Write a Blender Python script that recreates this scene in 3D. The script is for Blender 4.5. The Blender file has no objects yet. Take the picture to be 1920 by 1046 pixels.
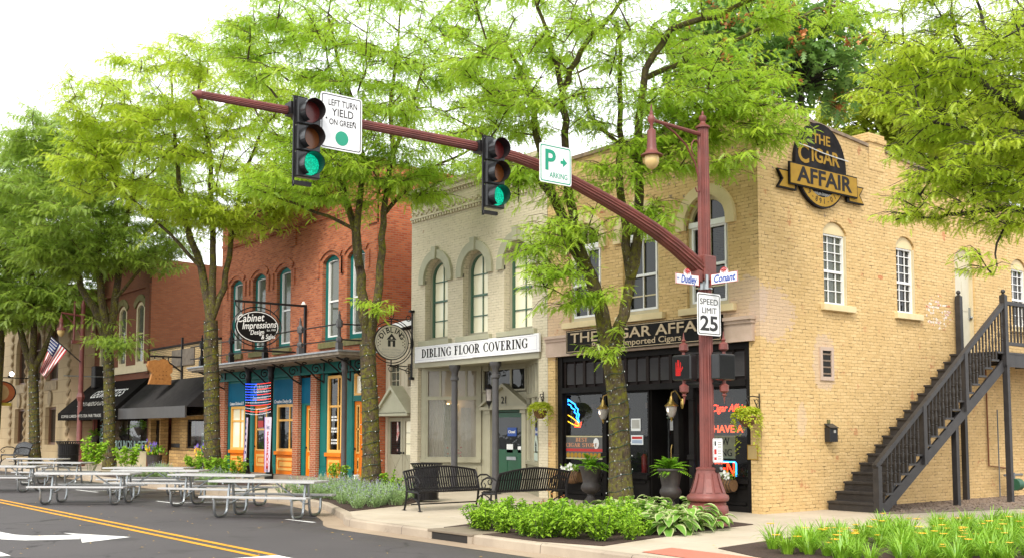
import bpy, math, random
import numpy as np
from mathutils import Vector, Matrix
R = math.radians
SC = bpy.context.scene
COL = SC.collection

# ---------------- camera, sky, sun, exposure ----------------
FPX, CPX, CPY = 2025.0, 960.0, 650.0
YAW, PIT = R(38.16), R(4.466)
CAM = np.array([14.0313, -17.4228, 1.65])
cam = bpy.data.objects.new('camera', bpy.data.cameras.new('camera')); COL.objects.link(cam)
cam.location = CAM
cam.rotation_euler = (R(90) + PIT, 0, R(90) - YAW)
cam.data.sensor_width = 36; cam.data.lens = FPX / 1920 * 36
cam.data.shift_y = (CPY - 523) / 1920
cam.data.clip_start = 0.1; cam.data.clip_end = 3000
cam.data.dof.use_dof = True; cam.data.dof.focus_distance = 16.5; cam.data.dof.aperture_fstop = 9.0
SC.camera = cam
SUN_EL, SUN_AZ = R(46), R(-54)          # azimuth of the sun measured from +X towards +Y
w = bpy.data.worlds.new("World"); SC.world = w; w.use_nodes = True
nt = w.node_tree; nt.nodes.clear()
wo = nt.nodes.new('ShaderNodeOutputWorld'); bg = nt.nodes.new('ShaderNodeBackground')
sky = nt.nodes.new('ShaderNodeTexSky'); sky.sky_type = 'NISHITA'; sky.sun_disc = False
sky.sun_elevation = SUN_EL; sky.sun_rotation = R(90) - SUN_AZ
sky.air_density = 1.0; sky.dust_density = 3.0
mx = nt.nodes.new('ShaderNodeMix'); mx.data_type = 'RGBA'
cl = nt.nodes.new('ShaderNodeTexNoise'); cl.inputs['Scale'].default_value = 2.2; cl.inputs['Detail'].default_value = 4
rp = nt.nodes.new('ShaderNodeMapRange'); rp.inputs[1].default_value = 0.3; rp.inputs[2].default_value = 0.7
rp.inputs[3].default_value = 0.90; rp.inputs[4].default_value = 0.985
nt.links.new(cl.outputs['Fac'], rp.inputs[0]); nt.links.new(rp.outputs[0], mx.inputs['Factor'])
nt.links.new(sky.outputs[0], mx.inputs['A']); mx.inputs['B'].default_value = (8.3, 8.5, 8.55, 1)   # the even overcast layer
nt.links.new(mx.outputs['Result'], bg.inputs[0]); bg.inputs[1].default_value = 0.125
nt.links.new(bg.outputs[0], wo.inputs[0])
sl = bpy.data.lights.new('sun', 'SUN'); sl.energy = 1.7; sl.angle = R(16); sl.color = (1, .95, .86)
so = bpy.data.objects.new('sun', sl); COL.objects.link(so)
sd = Vector((math.cos(SUN_EL) * math.cos(SUN_AZ), math.cos(SUN_EL) * math.sin(SUN_AZ), math.sin(SUN_EL)))
so.rotation_euler = sd.to_track_quat('Z', 'Y').to_euler(); so.location = (20, -20, 40)
SC.view_settings.view_transform = 'Standard'; SC.view_settings.look = 'None'
SC.view_settings.exposure = 1.05; SC.view_settings.gamma = 1.0; SC.view_settings.use_curve_mapping = False

# ---------------- surveying: photograph pixels -> points on real planes ----------------
_F = np.array([-math.cos(YAW) * math.cos(PIT), math.sin(YAW) * math.cos(PIT), math.sin(PIT)])
_r = np.cross(_F, [0, 0, 1]); _r /= np.linalg.norm(_r); _u = np.cross(_r, _F)
def ray(x, y): return _F + _r * (x - CPX) / FPX - _u * (y - CPY) / FPX
def hit(x, y, ax, val):
    d = ray(x, y); return CAM + d * ((val - CAM[ax]) / d[ax])
def FR(x, y, v=0.0): p = hit(x, y, 1, v); return float(p[0]), float(p[2])     # on a street-facing wall
def SD(x, y, v=0.0): p = hit(x, y, 0, v); return float(p[1]), float(p[2])     # on a side wall
def GR(x, y, z=0.0): p = hit(x, y, 2, z); return float(p[0]), float(p[1])     # on the ground
def DP(x, y, dep): return CAM + ray(x, y) * dep                               # at a distance

# ---------------- objects ----------------
def tag(o, label=None, cat=None, group=None, kind=None):
    if label: o['label'] = label
    if cat: o['category'] = cat
    if group: o['group'] = group
    if kind: o['kind'] = kind
    return o
def thing(name, label, cat, loc=(0, 0, 0), group=None):
    o = bpy.data.objects.new(name, None); COL.objects.link(o); o.location = loc
    o.empty_display_size = .2
    return tag(o, label, cat, group)
def wloc(o):
    v = Vector((0, 0, 0))
    while o: v += o.location; o = o.parent
    return v
def dup(o, parent=None):
    c = o.copy(); COL.objects.link(c)
    for k in list(o.children):
        d = dup(k, c)
    if parent is not None: c.parent = parent
    return c
class MB:
    def __init__(s): s.v = []; s.f = []; s.m = []; s.mi = 0
    def face(s, pts, m=None):
        n = len(s.v); s.v += [tuple(map(float, p)) for p in pts]; s.f.append(list(range(n, n + len(pts)))); s.m.append(s.mi if m is None else m)
    def add(s, vs, fs):
        n = len(s.v); s.v += [tuple(map(float, p)) for p in vs]
        for f in fs: s.f.append([n + i for i in f]); s.m.append(s.mi)
        return s
    def box(s, x0, x1, y0, y1, z0, z1):
        if x0 > x1: x0, x1 = x1, x0
        if y0 > y1: y0, y1 = y1, y0
        if z0 > z1: z0, z1 = z1, z0
        return s.add([(x0,y0,z0),(x1,y0,z0),(x1,y1,z0),(x0,y1,z0),(x0,y0,z1),(x1,y0,z1),(x1,y1,z1),(x0,y1,z1)],
              [(0,3,2,1),(4,5,6,7),(0,1,5,4),(1,2,6,5),(2,3,7,6),(3,0,4,7)])
    def wb(s, W, u0, u1, z0, z1, d0, d1):            # box in a wall frame
        if getattr(W, 'slant', False): return s.prism([(u0, z0), (u1, z0), (u1, z1), (u0, z1)], W, min(d0, d1), max(d0, d1))
        a, b = W(u0, z0, d0), W(u1, z1, d1); return s.box(a[0], b[0], a[1], b[1], a[2], b[2])
    def bar(s, p, q, w, h=None, up=(0, 0, 1)):       # square bar
        h = h or w; p, q = Vector(p), Vector(q); d = (q - p).normalized(); up = Vector(up)
        if abs(d.dot(up)) > .98: up = Vector((1, 0, 0))
        a = d.cross(up).normalized() * w / 2; b = a.cross(d).normalized() * h / 2
        return s.add([p-a-b, p+a-b, p+a+b, p-a+b, q-a-b, q+a-b, q+a+b, q-a+b],
              [(0,1,2,3),(7,6,5,4),(0,4,5,1),(1,5,6,2),(2,6,7,3),(3,7,4,0)])
    def tube(s, pts, r, n=8, cap=True, flute=0):
        pts = [Vector(p) for p in pts]; k = len(pts)
        rs = r if isinstance(r, (list, tuple, np.ndarray)) else [r] * k
        base = len(s.v); ref = None
        for i, p in enumerate(pts):
            t = (pts[min(i+1, k-1)] - pts[max(i-1, 0)])
            t = t.normalized() if t.length > 1e-9 else Vector((0,0,1))
            if ref is None:
                ref = Vector((0,0,1)) if abs(t.z) < .9 else Vector((1,0,0))
            a = (ref - t * ref.dot(t)).normalized(); ref = a; b = t.cross(a)
            for j in range(n):
                an = 2*math.pi*j/n; rr = rs[i] * (1 - (flute if j % 2 else 0))
                s.v.append(tuple(p + a*math.cos(an)*rr + b*math.sin(an)*rr))
        for i in range(k-1):
            for j in range(n):
                j2 = (j+1) % n
                s.f.append([base+i*n+j, base+i*n+j2, base+(i+1)*n+j2, base+(i+1)*n+j]); s.m.append(s.mi)
        if cap:
            s.f.append([base+j for j in range(n)][::-1]); s.m.append(s.mi)
            s.f.append([base+(k-1)*n+j for j in range(n)]); s.m.append(s.mi)
        return s
    def lathe(s, prof, c=(0,0,0), n=16, flute=0):
        c = Vector(c); return s.tube([c + Vector((0,0,z)) for r_, z in prof], [max(r_, 1e-4) for r_, z in prof], n, True, flute)
    def prism(s, poly, W, d0, d1):                   # polygon in wall coords (u,z), extruded along the wall normal
        n = len(poly)
        s.face([W(u, z, d1) for u, z in poly]); s.face([W(u, z, d0) for u, z in poly][::-1])
        for i in range(n):
            a, b = poly[i], poly[(i+1) % n]
            s.face([W(*a, d0), W(*b, d0), W(*b, d1), W(*a, d1)])
        return s
    def strip(s, P, Q, W, d0, d1):                   # band between two polylines, extruded
        for i in range(len(P)-1):
            s.prism([P[i], P[i+1], Q[i+1], Q[i]], W, d0, d1)
        return s
    def sphere(s, c, r, n=8, m=5, sc=(1,1,1)):
        c = Vector(c); vs = []; fs = []
        for i in range(m+1):
            th = math.pi*i/m
            for j in range(n):
                ph = 2*math.pi*j/n
                vs.append((c.x+r*sc[0]*math.sin(th)*math.cos(ph), c.y+r*sc[1]*math.sin(th)*math.sin(ph), c.z+r*sc[2]*math.cos(th)))
        for i in range(m):
            for j in range(n): fs.append((i*n+j, (i+1)*n+j, (i+1)*n+(j+1)%n, i*n+(j+1)%n))
        return s.add(vs, fs)
    def build(s, name, mat, parent=None, smooth=False, bevel=0, label=None):
        me = bpy.data.meshes.new(name); off = wloc(parent) if parent else Vector((0,0,0))
        V = np.array(s.v, dtype=float).reshape(-1, 3) - np.array(off)
        me.from_pydata(V.tolist(), [], s.f)
        for m_ in (mat if isinstance(mat, (list, tuple)) else [mat]): me.materials.append(m_)
        if any(s.m): me.polygons.foreach_set('material_index', s.m)
        if smooth: me.polygons.foreach_set('use_smooth', [True]*len(me.polygons))
        me.update()
        if smooth:
            try: me.set_sharp_from_angle(angle=R(42))
            except Exception: pass
        o = bpy.data.objects.new(name, me); COL.objects.link(o)
        if parent: o.parent = parent
        if bevel:
            b = o.modifiers.new('bevel', 'BEVEL'); b.width = bevel; b.segments = 2; b.limit_method = 'ANGLE'
        if label: o['label'] = label
        return o
def WF(v): return lambda u, z, d=0.0: (u, v - d, z)        # wall frame of a street-facing wall
def WS(v): return lambda u, z, d=0.0: (v + d, u, z)        # wall frame of a side wall facing +X
def WL(p0, p1, flip=False):                                # wall frame of a slanting wall from p0 to p1
    p0, p1 = Vector((*p0, 0)), Vector((*p1, 0)); dv = (p1-p0).normalized(); nv = Vector((dv.y, -dv.x, 0)) * (-1 if flip else 1)
    def W(u, z, d=0.0): p = p0+dv*u+nv*d; return (p.x, p.y, z)
    W.slant = True; W.len = (p1-p0).length
    return W
def arch(u0, u1, z1, rise, n=14, grow=0.0):
    """points of an arch from left spring to right spring"""
    c, h = (u0+u1)/2, (u1-u0)/2
    if rise >= h*.98: return [(c - (h+grow)*math.cos(math.pi*i/n), z1 + (rise+grow)*math.sin(math.pi*i/n)) for i in range(n+1)]
    rad = (h*h + rise*rise)/(2*rise); cz = z1 + rise - rad; a = math.asin(h/rad)
    return [(c + (rad+grow)*math.sin(-a+2*a*i/n), cz + (rad+grow)*math.cos(-a+2*a*i/n)) for i in range(n+1)]
def wall(mb, W, u0, u1, z0, z1, ops, depth=.2):
    """sheet with openings (u0,u1,z0,zspring,rise) and their reveals"""
    us = sorted({u0, u1} | {o[0] for o in ops} | {o[1] for o in ops}); us = [u for u in us if u0-1e-6 <= u <= u1+1e-6]
    zs = sorted({z0, z1} | {o[2] for o in ops} | {o[3]+o[4] for o in ops}); zs = [z for z in zs if z0-1e-6 <= z <= z1+1e-6]
    for i in range(len(us)-1):
        for j in range(len(zs)-1):
            cu, cz = (us[i]+us[i+1])/2, (zs[j]+zs[j+1])/2
            if any(o[0] < cu < o[1] and o[2] < cz < o[3]+o[4] for o in ops): continue
            mb.face([W(us[i], zs[j]), W(us[i+1], zs[j]), W(us[i+1], zs[j+1]), W(us[i], zs[j+1])])
    for a, b, c, d, rise in ops:
        mb.face([W(a, c), W(a, d), W(a, d, -depth), W(a, c, -depth)])
        mb.face([W(b, c, -depth), W(b, d, -depth), W(b, d), W(b, c)])
        mb.face([W(a, c, -depth), W(b, c, -depth), W(b, c), W(a, c)])
        if rise:
            A = arch(a, b, d, rise); top = d + rise; mid = len(A)//2
            for i in range(len(A)-1):
                p, q = A[i], A[i+1]
                mb.face([W(*p), W(*q), W(q[0], top), W(p[0], top)])
                mb.face([W(*p), W(*p, -depth), W(*q, -depth), W(*q)])
        else:
            mb.face([W(a, d), W(b, d), W(b, d, -depth), W(a, d, -depth)])
    return mb
def grid_mesh(name, V, Fc, mat, parent=None, smooth=False):
    """fast numpy mesh (quads or tris)"""
    me = bpy.data.meshes.new(name)
    if parent: V = V - np.array(wloc(parent))
    n, k = Fc.shape
    me.vertices.add(len(V)); me.vertices.foreach_set('co', V.astype(np.float32).ravel())
    me.loops.add(n*k); me.loops.foreach_set('vertex_index', Fc.astype(np.int32).ravel())
    me.polygons.add(n); me.polygons.foreach_set('loop_start', np.arange(0, n*k, k, dtype=np.int32))
    try: me.polygons.foreach_set('loop_total', np.full(n, k, dtype=np.int32))
    except Exception: pass
    for m_ in (mat if isinstance(mat, (list, tuple)) else [mat]): me.materials.append(m_)
    me.update(calc_edges=True)
    if smooth: me.polygons.foreach_set('use_smooth', np.ones(n, dtype=bool))
    o = bpy.data.objects.new(name, me); COL.objects.link(o)
    if parent: o.parent = parent
    return o

# ---------------- lettering ----------------
def text(s, mat, parent, origin, U, Vv, size, name='lettering', align='CENTER', bold=0.0, shear=0.0, ext=.004, space=1.0, fit=None, valign='CENTER'):
    """flat raised letters: origin, unit vectors along the line and up"""
    c = bpy.data.curves.new(name, 'FONT'); c.body = s; c.size = size; c.offset = bold*size; c.shear = shear
    c.extrude = ext; c.align_x = align; c.align_y = valign; c.space_character = space; c.resolution_u = 3
    o = bpy.data.objects.new(name, c); COL.objects.link(o)
    dg = bpy.context.evaluated_depsgraph_get(); dg.update()
    me = bpy.data.meshes.new_from_object(o.evaluated_get(dg)); bpy.data.objects.remove(o)
    me.name = name; me.materials.clear(); me.materials.append(mat)
    U = Vector(U).normalized(); Vv = Vector(Vv).normalized(); Nn = U.cross(Vv)
    co = np.zeros(len(me.vertices)*3); me.vertices.foreach_get('co', co); co = co.reshape(-1, 3)
    if fit and len(co):
        wd = co[:,0].max()-co[:,0].min(); co[:,0] *= fit/wd
    P = np.array(origin)[None] + co[:, :1]*np.array(U) + co[:, 1:2]*np.array(Vv) + (co[:, 2:3]+ext)*np.array(Nn)
    P -= np.array(wloc(parent)) if parent else 0
    me.vertices.foreach_set('co', P.ravel()); me.update()
    o = bpy.data.objects.new(name, me); COL.objects.link(o)
    if parent: o.parent = parent
    return o
# a serif capital alphabet drawn as strokes: (x0,y0,x1,y1,w) bars, ('a',cx,cy,rx,ry,a0,a1,thick,thin) bows
_K, _k, _S = .25, .10, .085
def _st(x, t=1, y0=0, y1=1, sl=.09, sr=.09):           # stem with serifs
    h = _K/2 if t else _k/2
    return [('b', x, y0, x, y1, 2*h), ('r', x-h-sl, y0, x+h+sr, y0+_S), ('r', x-h-sl, y1-_S, x+h+sr, y1)]
SER = {
 'I': (.42, lambda: _st(.21)),
 'D': (.84, lambda: _st(.2, sr=0) + [('a', .3, .5, .42, .465, -90, 90), ('r', .2, 0, .34, _S), ('r', .2, 1-_S, .34, 1)]),
 'B': (.76, lambda: _st(.2, sr=0) + [('a', .34, .735, .24, .23, -90, 90), ('a', .34, .26, .3, .225, -90, 90), ('r', .2, 0, .36, _S), ('r', .2, 1-_S, .36, 1), ('r', .2, .48, .36, .55)]),
 'L': (.68, lambda: _st(.2) + [('r', .2, 0, .64, _S), ('r', .57, 0, .64, .28)]),
 'N': (.9, lambda: _st(.15, 0, sr=.03) + _st(.75, 0, sl=.07, sr=.07) + [('b', .17, .97, .73, .03, _K)]),
 'G': (.86, lambda: [('a', .46, .5, .36, .465, 35, 320), ('r', .62, .06, .82, .45), ('r', .54, .40, .9, .47), ('r', .72, .68, .79, .98)]),
 'C': (.8, lambda: [('a', .46, .5, .36, .465, 38, 325), ('r', .7, .68, .77, .98)]),
 'F': (.68, lambda: _st(.2) + [('r', .2, 1-_S, .64, 1), ('r', .57, .72, .64, 1), ('r', .2, .48, .48, .55), ('r', .44, .38, .5, .65)]),
 'E': (.72, lambda: _st(.2) + [('r', .2, 1-_S, .64, 1), ('r', .57, .72, .64, 1), ('r', .2, .48, .48, .55), ('r', .44, .38, .5, .65), ('r', .2, 0, .67, _S), ('r', .6, 0, .67, .28)]),
 'O': (.88, lambda: [('a', .44, .5, .36, .465, 0, 360)]),
 'R': (.84, lambda: _st(.2) + [('a', .36, .735, .25, .23, -90, 90), ('r', .2, 1-_S, .38, 1), ('r', .2, .47, .38, .54), ('b', .42, .5, .7, .04, _K*.9), ('r', .58, 0, .86, _S)]),
 'V': (.86, lambda: [('b', .14, 1, .45, .02, _K), ('b', .72, 1, .46, .02, _k), ('r', 0, 1-_S, .32, 1), ('r', .58, 1-_S, .86, 1)]),
 'A': (.9, lambda: [('b', .45, .98, .16, 0, _k), ('b', .45, .98, .76, 0, _K), ('r', .25, .28, .66, .35), ('r', .02, 0, .3, _S), ('r', .6, 0, .92, _S)]),
 'T': (.76, lambda: [('b', .38, 0, .38, 1, _K), ('r', .2, 0, .56, _S), ('r', .02, 1-_S, .74, 1), ('r', .02, .7, .09, 1), ('r', .67, .7, .74, 1)]),
 'H': (.92, lambda: _st(.18) + _st(.74) + [('r', .2, .47, .74, .54)]),
 'M': (1.08, lambda: _st(.14, 0) + _st(.9) + [('b', .16, .98, .52, .1, _K*.9), ('b', .88, .98, .54, .1, _k)]),
 'S': (.7, lambda: [('a', .35, .74, .23, .23, 20, 270), ('a', .35, .26, .25, .23, -160, 90), ('r', .54, .7, .6, .98), ('r', .08, .02, .14, .3)]),
 ' ': (.42, lambda: []),
}
def _glyph(mb, ops, T):
    for o in ops:
        if o[0] == 'r':
            _, x0, y0, x1, y1 = o; mb.face([T(x0, y0), T(x1, y0), T(x1, y1), T(x0, y1)])
        elif o[0] == 'b':
            _, x0, y0, x1, y1, wd = o; h = wd/2
            mb.face([T(x0-h, y0), T(x1-h, y1), T(x1+h, y1), T(x0+h, y0)])
        else:
            _, cx, cy, rx, ry, a0, a1 = o; n = max(6, int(abs(a1-a0)/18)); pr = None
            for i in range(n+1):
                a = R(a0+(a1-a0)*i/n); c_, s_ = math.cos(a), math.sin(a); th = _k/2+(_K-_k)/2*abs(c_)**1.3
                p = ((cx+(rx+th)*c_, cy+(ry+_S/2)*s_), (cx+(rx-th)*c_, cy+(ry-_S/2)*s_))
                if pr: mb.face([T(*pr[0]), T(*p[0]), T(*p[1]), T(*pr[1])])
                pr = p
def serif(s, mat, parent, P, height, width, name='lettering', ls=.06, first=1.0):
    """serif capitals; P(a, b) maps inches-on-the-board (a along, b up) to a point; first>1 makes initials taller"""
    tot = 0; prev = ' '; lay = []
    for ch in s:
        k = first if prev == ' ' else 1.0
        lay.append((ch, tot, k)); tot += (SER[ch][0] + ls)*k; prev = ch
    tot -= ls; sx = width/tot; mb = MB()
    for ch, x, k in lay:
        for i, o in enumerate(SER[ch][1]()):
            _glyph(mb, [o], lambda a, b: P((x + a*k)*sx - width/2, b*height*k, .0006*(i % 14)))
    return mb.build(name, mat, parent)
# ---------------- materials ----------------
class NB:
    def __init__(s, name):
        s.m = bpy.data.materials.new(name); s.m.use_nodes = True; s.t = s.m.node_tree
        s.b = s.t.nodes['Principled BSDF']; s.out = s.t.nodes['Material Output']
        s.tc = s.t.nodes.new('ShaderNodeTexCoord'); s.geo = None
    def n(s, typ, ins=None, **kw):
        x = s.t.nodes.new('ShaderNode' + typ)
        for k, v in kw.items(): setattr(x, k, v)
        for k, v in (ins or {}).items():
            if hasattr(v, 'is_output'): s.t.links.new(v, x.inputs[k])
            else: x.inputs[k].default_value = v
        return x
    def l(s, a, b): s.t.links.new(a, b)
    def pos(s):                                   # world position: real-size textures whatever the object's origin
        if not s.geo: s.geo = s.n('NewGeometry')
        return s.geo.outputs['Position']
    def noise(s, scale, detail=4, rough=.55, vec=None):
        return s.n('TexNoise', {'Vector': vec if vec is not None else s.pos(), 'Scale': scale, 'Detail': detail, 'Roughness': rough}).outputs['Fac']
    def ramp(s, f, a, b, lo=0.0, hi=1.0, smooth=False):
        x = s.n('MapRange', {0: f, 1: a, 2: b, 3: lo, 4: hi}); x.clamp = True
        if smooth: x.interpolation_type = 'SMOOTHSTEP'
        return x.outputs[0]
    def mix(s, f, a, b, mode='MIX'):
        x = s.n('Mix', data_type='RGBA', blend_type=mode)
        for k, v in (('Factor', f), ('A', a), ('B', b)):
            if hasattr(v, 'is_output'): s.l(v, x.inputs[k])
            elif k == 'Factor': x.inputs[k].default_value = v
            else: x.inputs[k].default_value = (*v, 1)
        return x.outputs['Result']
    def math(s, op, a, b=0.0):
        x = s.n('Math', {0: a, 1: b}, operation=op); return x.outputs[0]
    def bump(s, h, strength=.4, dist=.01):
        x = s.n('Bump', {'Height': h, 'Strength': strength, 'Distance': dist}); s.l(x.outputs[0], s.b.inputs['Normal'])
    def col(s, c):
        if hasattr(c, 'is_output'): s.l(c, s.b.inputs['Base Color'])
        else: s.b.inputs['Base Color'].default_value = (*c, 1)
    def set(s, **k):
        for a, v in k.items():
            i = s.b.inputs[a.replace('_', ' ')]
            if hasattr(v, 'is_output'): s.l(v, i)
            else: i.default_value = v
        return s
def M(name, c1, c2=None, scale=6.0, rough=.6, bump=0.0, metal=0.0, bscale=None, spec=.5, fine=0.0):
    b = NB(name); b.set(Roughness=rough, Metallic=metal, Specular_IOR_Level=spec)
    if c2 is None: c2 = tuple(x*.82 for x in c1)
    f = b.ramp(b.noise(scale, 5, .6), .32, .68)
    c = b.mix(f, c1, c2)
    if fine: c = b.mix(b.ramp(b.noise(scale*14, 2), .35, .65, 0, fine), c, tuple(x*.5 for x in c1))
    b.col(c)
    if bump: b.bump(b.noise(bscale or scale*8, 4), bump, .01)
    return b.m
def emis(name, c, st=3.0, base=None):
    b = NB(name); b.col(base or c); b.set(Emission_Color=(*c, 1), Emission_Strength=st, Roughness=.4); return b.m
def uvwall(b):                                     # (x+y, z): runs along either wall direction
    s = b.n('SeparateXYZ', {0: b.pos()}); u = b.math('ADD', s.outputs[0], s.outputs[1])
    return b.n('CombineXYZ', {0: u, 1: s.outputs[2], 2: 0.0}).outputs[0], s
def brick(name, c1, c2, mortar, bw=.215, bh=.072, mort=.011, rough=.85, stain=(.5, .5, .5), peel=None, patches=(), dirt=.25, bumps=.6, wob=.012, shadowgap=0.0, amt=.5):
    b = NB(name); vec, xyz = uvwall(b)
    wv = b.n('VectorMath', {0: vec, 1: b.n('VectorMath', {0: b.n('TexNoise', {'Vector': b.pos(), 'Scale': 5.0, 'Detail': 3}).outputs['Color'], 1: (wob*2,)*3}, operation='MULTIPLY').outputs[0]}, operation='ADD').outputs[0]
    t = b.n('TexBrick', {'Vector': wv, 'Color1': (0, 0, 0, 1), 'Color2': (1, 1, 1, 1), 'Mortar': (.5, .5, .5, 1), 'Scale': 1.0, 'Mortar Size': mort, 'Mortar Smooth': .35, 'Bias': 0.0, 'Brick Width': bw, 'Row Height': bh})
    t.offset = .5; rnd = t.outputs['Color']; mf = t.outputs['Fac']
    c = b.mix(b.n('SeparateColor', {0: rnd}).outputs[0], c1, c2)
    c = b.mix(b.ramp(b.noise(1.1, 6, .65), .4, .7, 0, amt), c, tuple(x*y*2 for x, y in zip(c1, stain)))
    c = b.mix(b.ramp(b.noise(24, 3), .45, .75, 0, dirt), c, tuple(x*.55 for x in c1))
    # irregular mortar, joint shadows painted dark here and there
    if shadowgap:
        joint_shade = b.math('MULTIPLY', mf, b.ramp(b.noise(7, 4, .7), .48, .68))
        c = b.mix(b.math('MULTIPLY', mf, .55), c, mortar)
        c = b.mix(b.math('MULTIPLY', joint_shade, shadowgap), c, tuple(x*.22 for x in mortar))
    else:
        c = b.mix(mf, c, mortar)
    for (px, py, pz, rad, pc, am, *brk) in patches:       # repainted or worn patches of their own shape
        d = b.n('VectorMath', {0: b.pos(), 1: (px, py, pz)}, operation='SUBTRACT').outputs[0]
        d = b.n('VectorMath', {0: d, 1: rad}, operation='DIVIDE').outputs[0]
        ln = b.n('VectorMath', {0: d}, operation='LENGTH').outputs['Value']
        ln = b.math('ADD', ln, b.math('ADD', b.math('MULTIPLY', b.math('SUBTRACT', b.noise(5.5, 3, .7), .5), .8), b.math('MULTIPLY', b.math('SUBTRACT', b.n('SeparateColor', {0: rnd}).outputs[0], .5), .35)))
        pm = b.math('MULTIPLY', b.ramp(ln, .965, 1.0, 1, 0), am*.62)
        if brk: pm = b.math('MULTIPLY', pm, b.ramp(b.math('ADD', b.n('SeparateColor', {0: rnd}).outputs[0], b.math('MULTIPLY', b.math('SUBTRACT', b.noise(9, 3, .7), .5), 1.6)), brk[0], brk[0]+.12))
        c = b.mix(pm, c, pc)
    if peel:
        for (sc, lo, hi, pc, zlo, zhi, am) in peel:
            msk = b.math('MULTIPLY', b.ramp(b.noise(sc, 6, .72), lo, hi), b.ramp(b.noise(.55, 2), .42, .56))
            msk = b.math('MULTIPLY', msk, b.ramp(xyz.outputs[2], zlo, zhi)); msk = b.math('MULTIPLY', msk, am)
            c = b.mix(msk, c, pc)
    b.col(c); b.set(Roughness=rough, Specular_IOR_Level=.25)
    h = b.math('SUBTRACT', b.math('MULTIPLY', b.noise(30, 3), .35), mf)
    b.bump(h, bumps, .012)
    return b.m
mBrickYel = brick('painted_yellow_brick', (.60, .405, .18), (.71, .50, .245), (.52, .335, .14), wob=.02, stain=(.44, .42, .38), shadowgap=.9, dirt=.22, amt=.35,
    peel=[(2.6, .60, .64, (.42, .13, .06), 0, .2, .55), (3.4, .63, .655, (.12, .10, .11), 4.5, 7.0, .8)],
    patches=[(.0, 2.12, 3.13, (.3, .42, .62), (.56, .42, .33), .85), (0, .35, 4.05, (.3, .75, .55), (.58, .43, .35), .8), (-.5, 0, 4.3, (.85, .3, .55), (.54, .41, .34), .85), (-6.3, 0, 4.2, (.5, .3, .75), (.56, .42, .36), .75), (0, 1.3, 1.9, (.3, .16, .35), (.6, .46, .36), .6), (0, 6.7, 4.5, (.3, .62, .42), (.78, .75, .70), 1.4, .62), (0, 6.7, 4.5, (.3, .7, .5), (.50, .16, .07), 1.4, .80), (-1.6, 0, 7.2, (1.3, .3, .9), (.13, .11, .115), 1.2, .86), (-4.2, 0, 7.0, (1.6, .3, .9), (.14, .10, .09), 1.2, .86), (-4.6, 0, 6.9, (1.6, .3, 1.0), (.48, .17, .08), 1.3, .92), (0, 4.3, 5.15, (.3, .10, .05), (.5, .16, .07), 1.2), (0, 7.05, 6.4, (.3, .08, .12), (.5, .17, .08), 1.0)])
mBrickPeel = brick('bare_peeling_brick', (.62, .22, .1), (.75, .7, .66), (.62, .42, .2), wob=.012, dirt=.3)
mBrickCream = brick('painted_cream_brick', (.60, .525, .385), (.65, .575, .43), (.53, .455, .325), wob=.014, stain=(.45, .44, .40), shadowgap=.6, dirt=.14, amt=.3,
    peel=[(3.1, .62, .65, (.30, .19, .12), 4.5, 7.5, .7), (2.2, .64, .66, (.66, .6, .5), 0, .2, .7)])
mBrickRed = brick('red_brick', (.53, .165, .066), (.25, .055, .022), (.33, .18, .12), stain=(.38, .36, .42), dirt=.3, amt=.5, bumps=.7)
mBrickRedSide = brick('weathered_red_brick', (.58, .165, .066), (.36, .07, .03), (.38, .19, .11), stain=(.42, .45, .5), dirt=.35, amt=.45, bumps=.8, mort=.013)
mBrickPier = brick('pier_brick', (.42, .115, .045), (.27, .065, .03), (.45, .32, .22), stain=(.42, .42, .42), dirt=.25)
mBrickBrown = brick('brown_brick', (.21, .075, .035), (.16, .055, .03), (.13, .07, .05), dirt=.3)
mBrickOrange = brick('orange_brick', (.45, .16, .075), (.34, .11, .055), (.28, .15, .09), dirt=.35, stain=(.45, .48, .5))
mBrickTan = brick('buff_roman_brick', (.60, .44, .24), (.52, .37, .19), (.16, .11, .07), bw=.4, bh=.075, mort=.013, dirt=.2)
mStoneTan = brick('sandstone_ashlar', (.55, .35, .14), (.36, .22, .09), (.22, .14, .07), bw=.46, bh=.13, mort=.012, dirt=.3, wob=.05, stain=(.5, .46, .42))
mBank = brick('limestone_block', (.42, .32, .19), (.37, .275, .155), (.25, .18, .1), bw=1.3, bh=.62, mort=.012, dirt=.12, bumps=.3)
mBankSide = brick('pale_limestone_block', (.58, .42, .27), (.52, .37, .23), (.40, .28, .17), bw=1.3, bh=.62, mort=.012, dirt=.1, bumps=.3)
mStoneY = M('cream_painted_stone', (.72, .58, .34), (.62, .49, .27), 3, .75, .25)
mPinkBeam = M('pinkish_painted_stone', (.54, .40, .32), (.46, .34, .26), 4, .8, .3, fine=.15)
mTrimG = M('olive_grey_paint', (.335, .31, .215), (.30, .275, .19), 4, .5, .08)
mTrimG2 = M('sage_stone_paint', (.40, .38, .27), (.34, .33, .23), 4, .65, .2)
mTrimB = M('beige_siding_paint', (.50, .43, .31), (.45, .385, .275), 3, .6, .06)
mGreenSash = M('dark_green_paint', (.05, .12, .075), (.04, .10, .06), 5, .45)
mGreenDoor = M('green_door_paint', (.008, .075, .032), (.007, .062, .027), 4, .4)
mTeal = M('teal_paint', (.007, .145, .125), (.006, .115, .10), 3, .5, .05, spec=.2)
mBlueP = M('peacock_blue_panel', (.003, .115, .20), (.003, .095, .17), 2, .6, spec=.1)
mOrange = M('orange_paint', (.74, .19, .006), (.66, .16, .005), 3, .5, .05, spec=.15)
mGold = M('golden_yellow_paint', (.80, .43, .085), (.74, .385, .07), 4, .45)
mBlackP = M('black_paint', (.010, .009, .009), (.015, .013, .012), 4, .45, .05, spec=.06)
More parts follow.
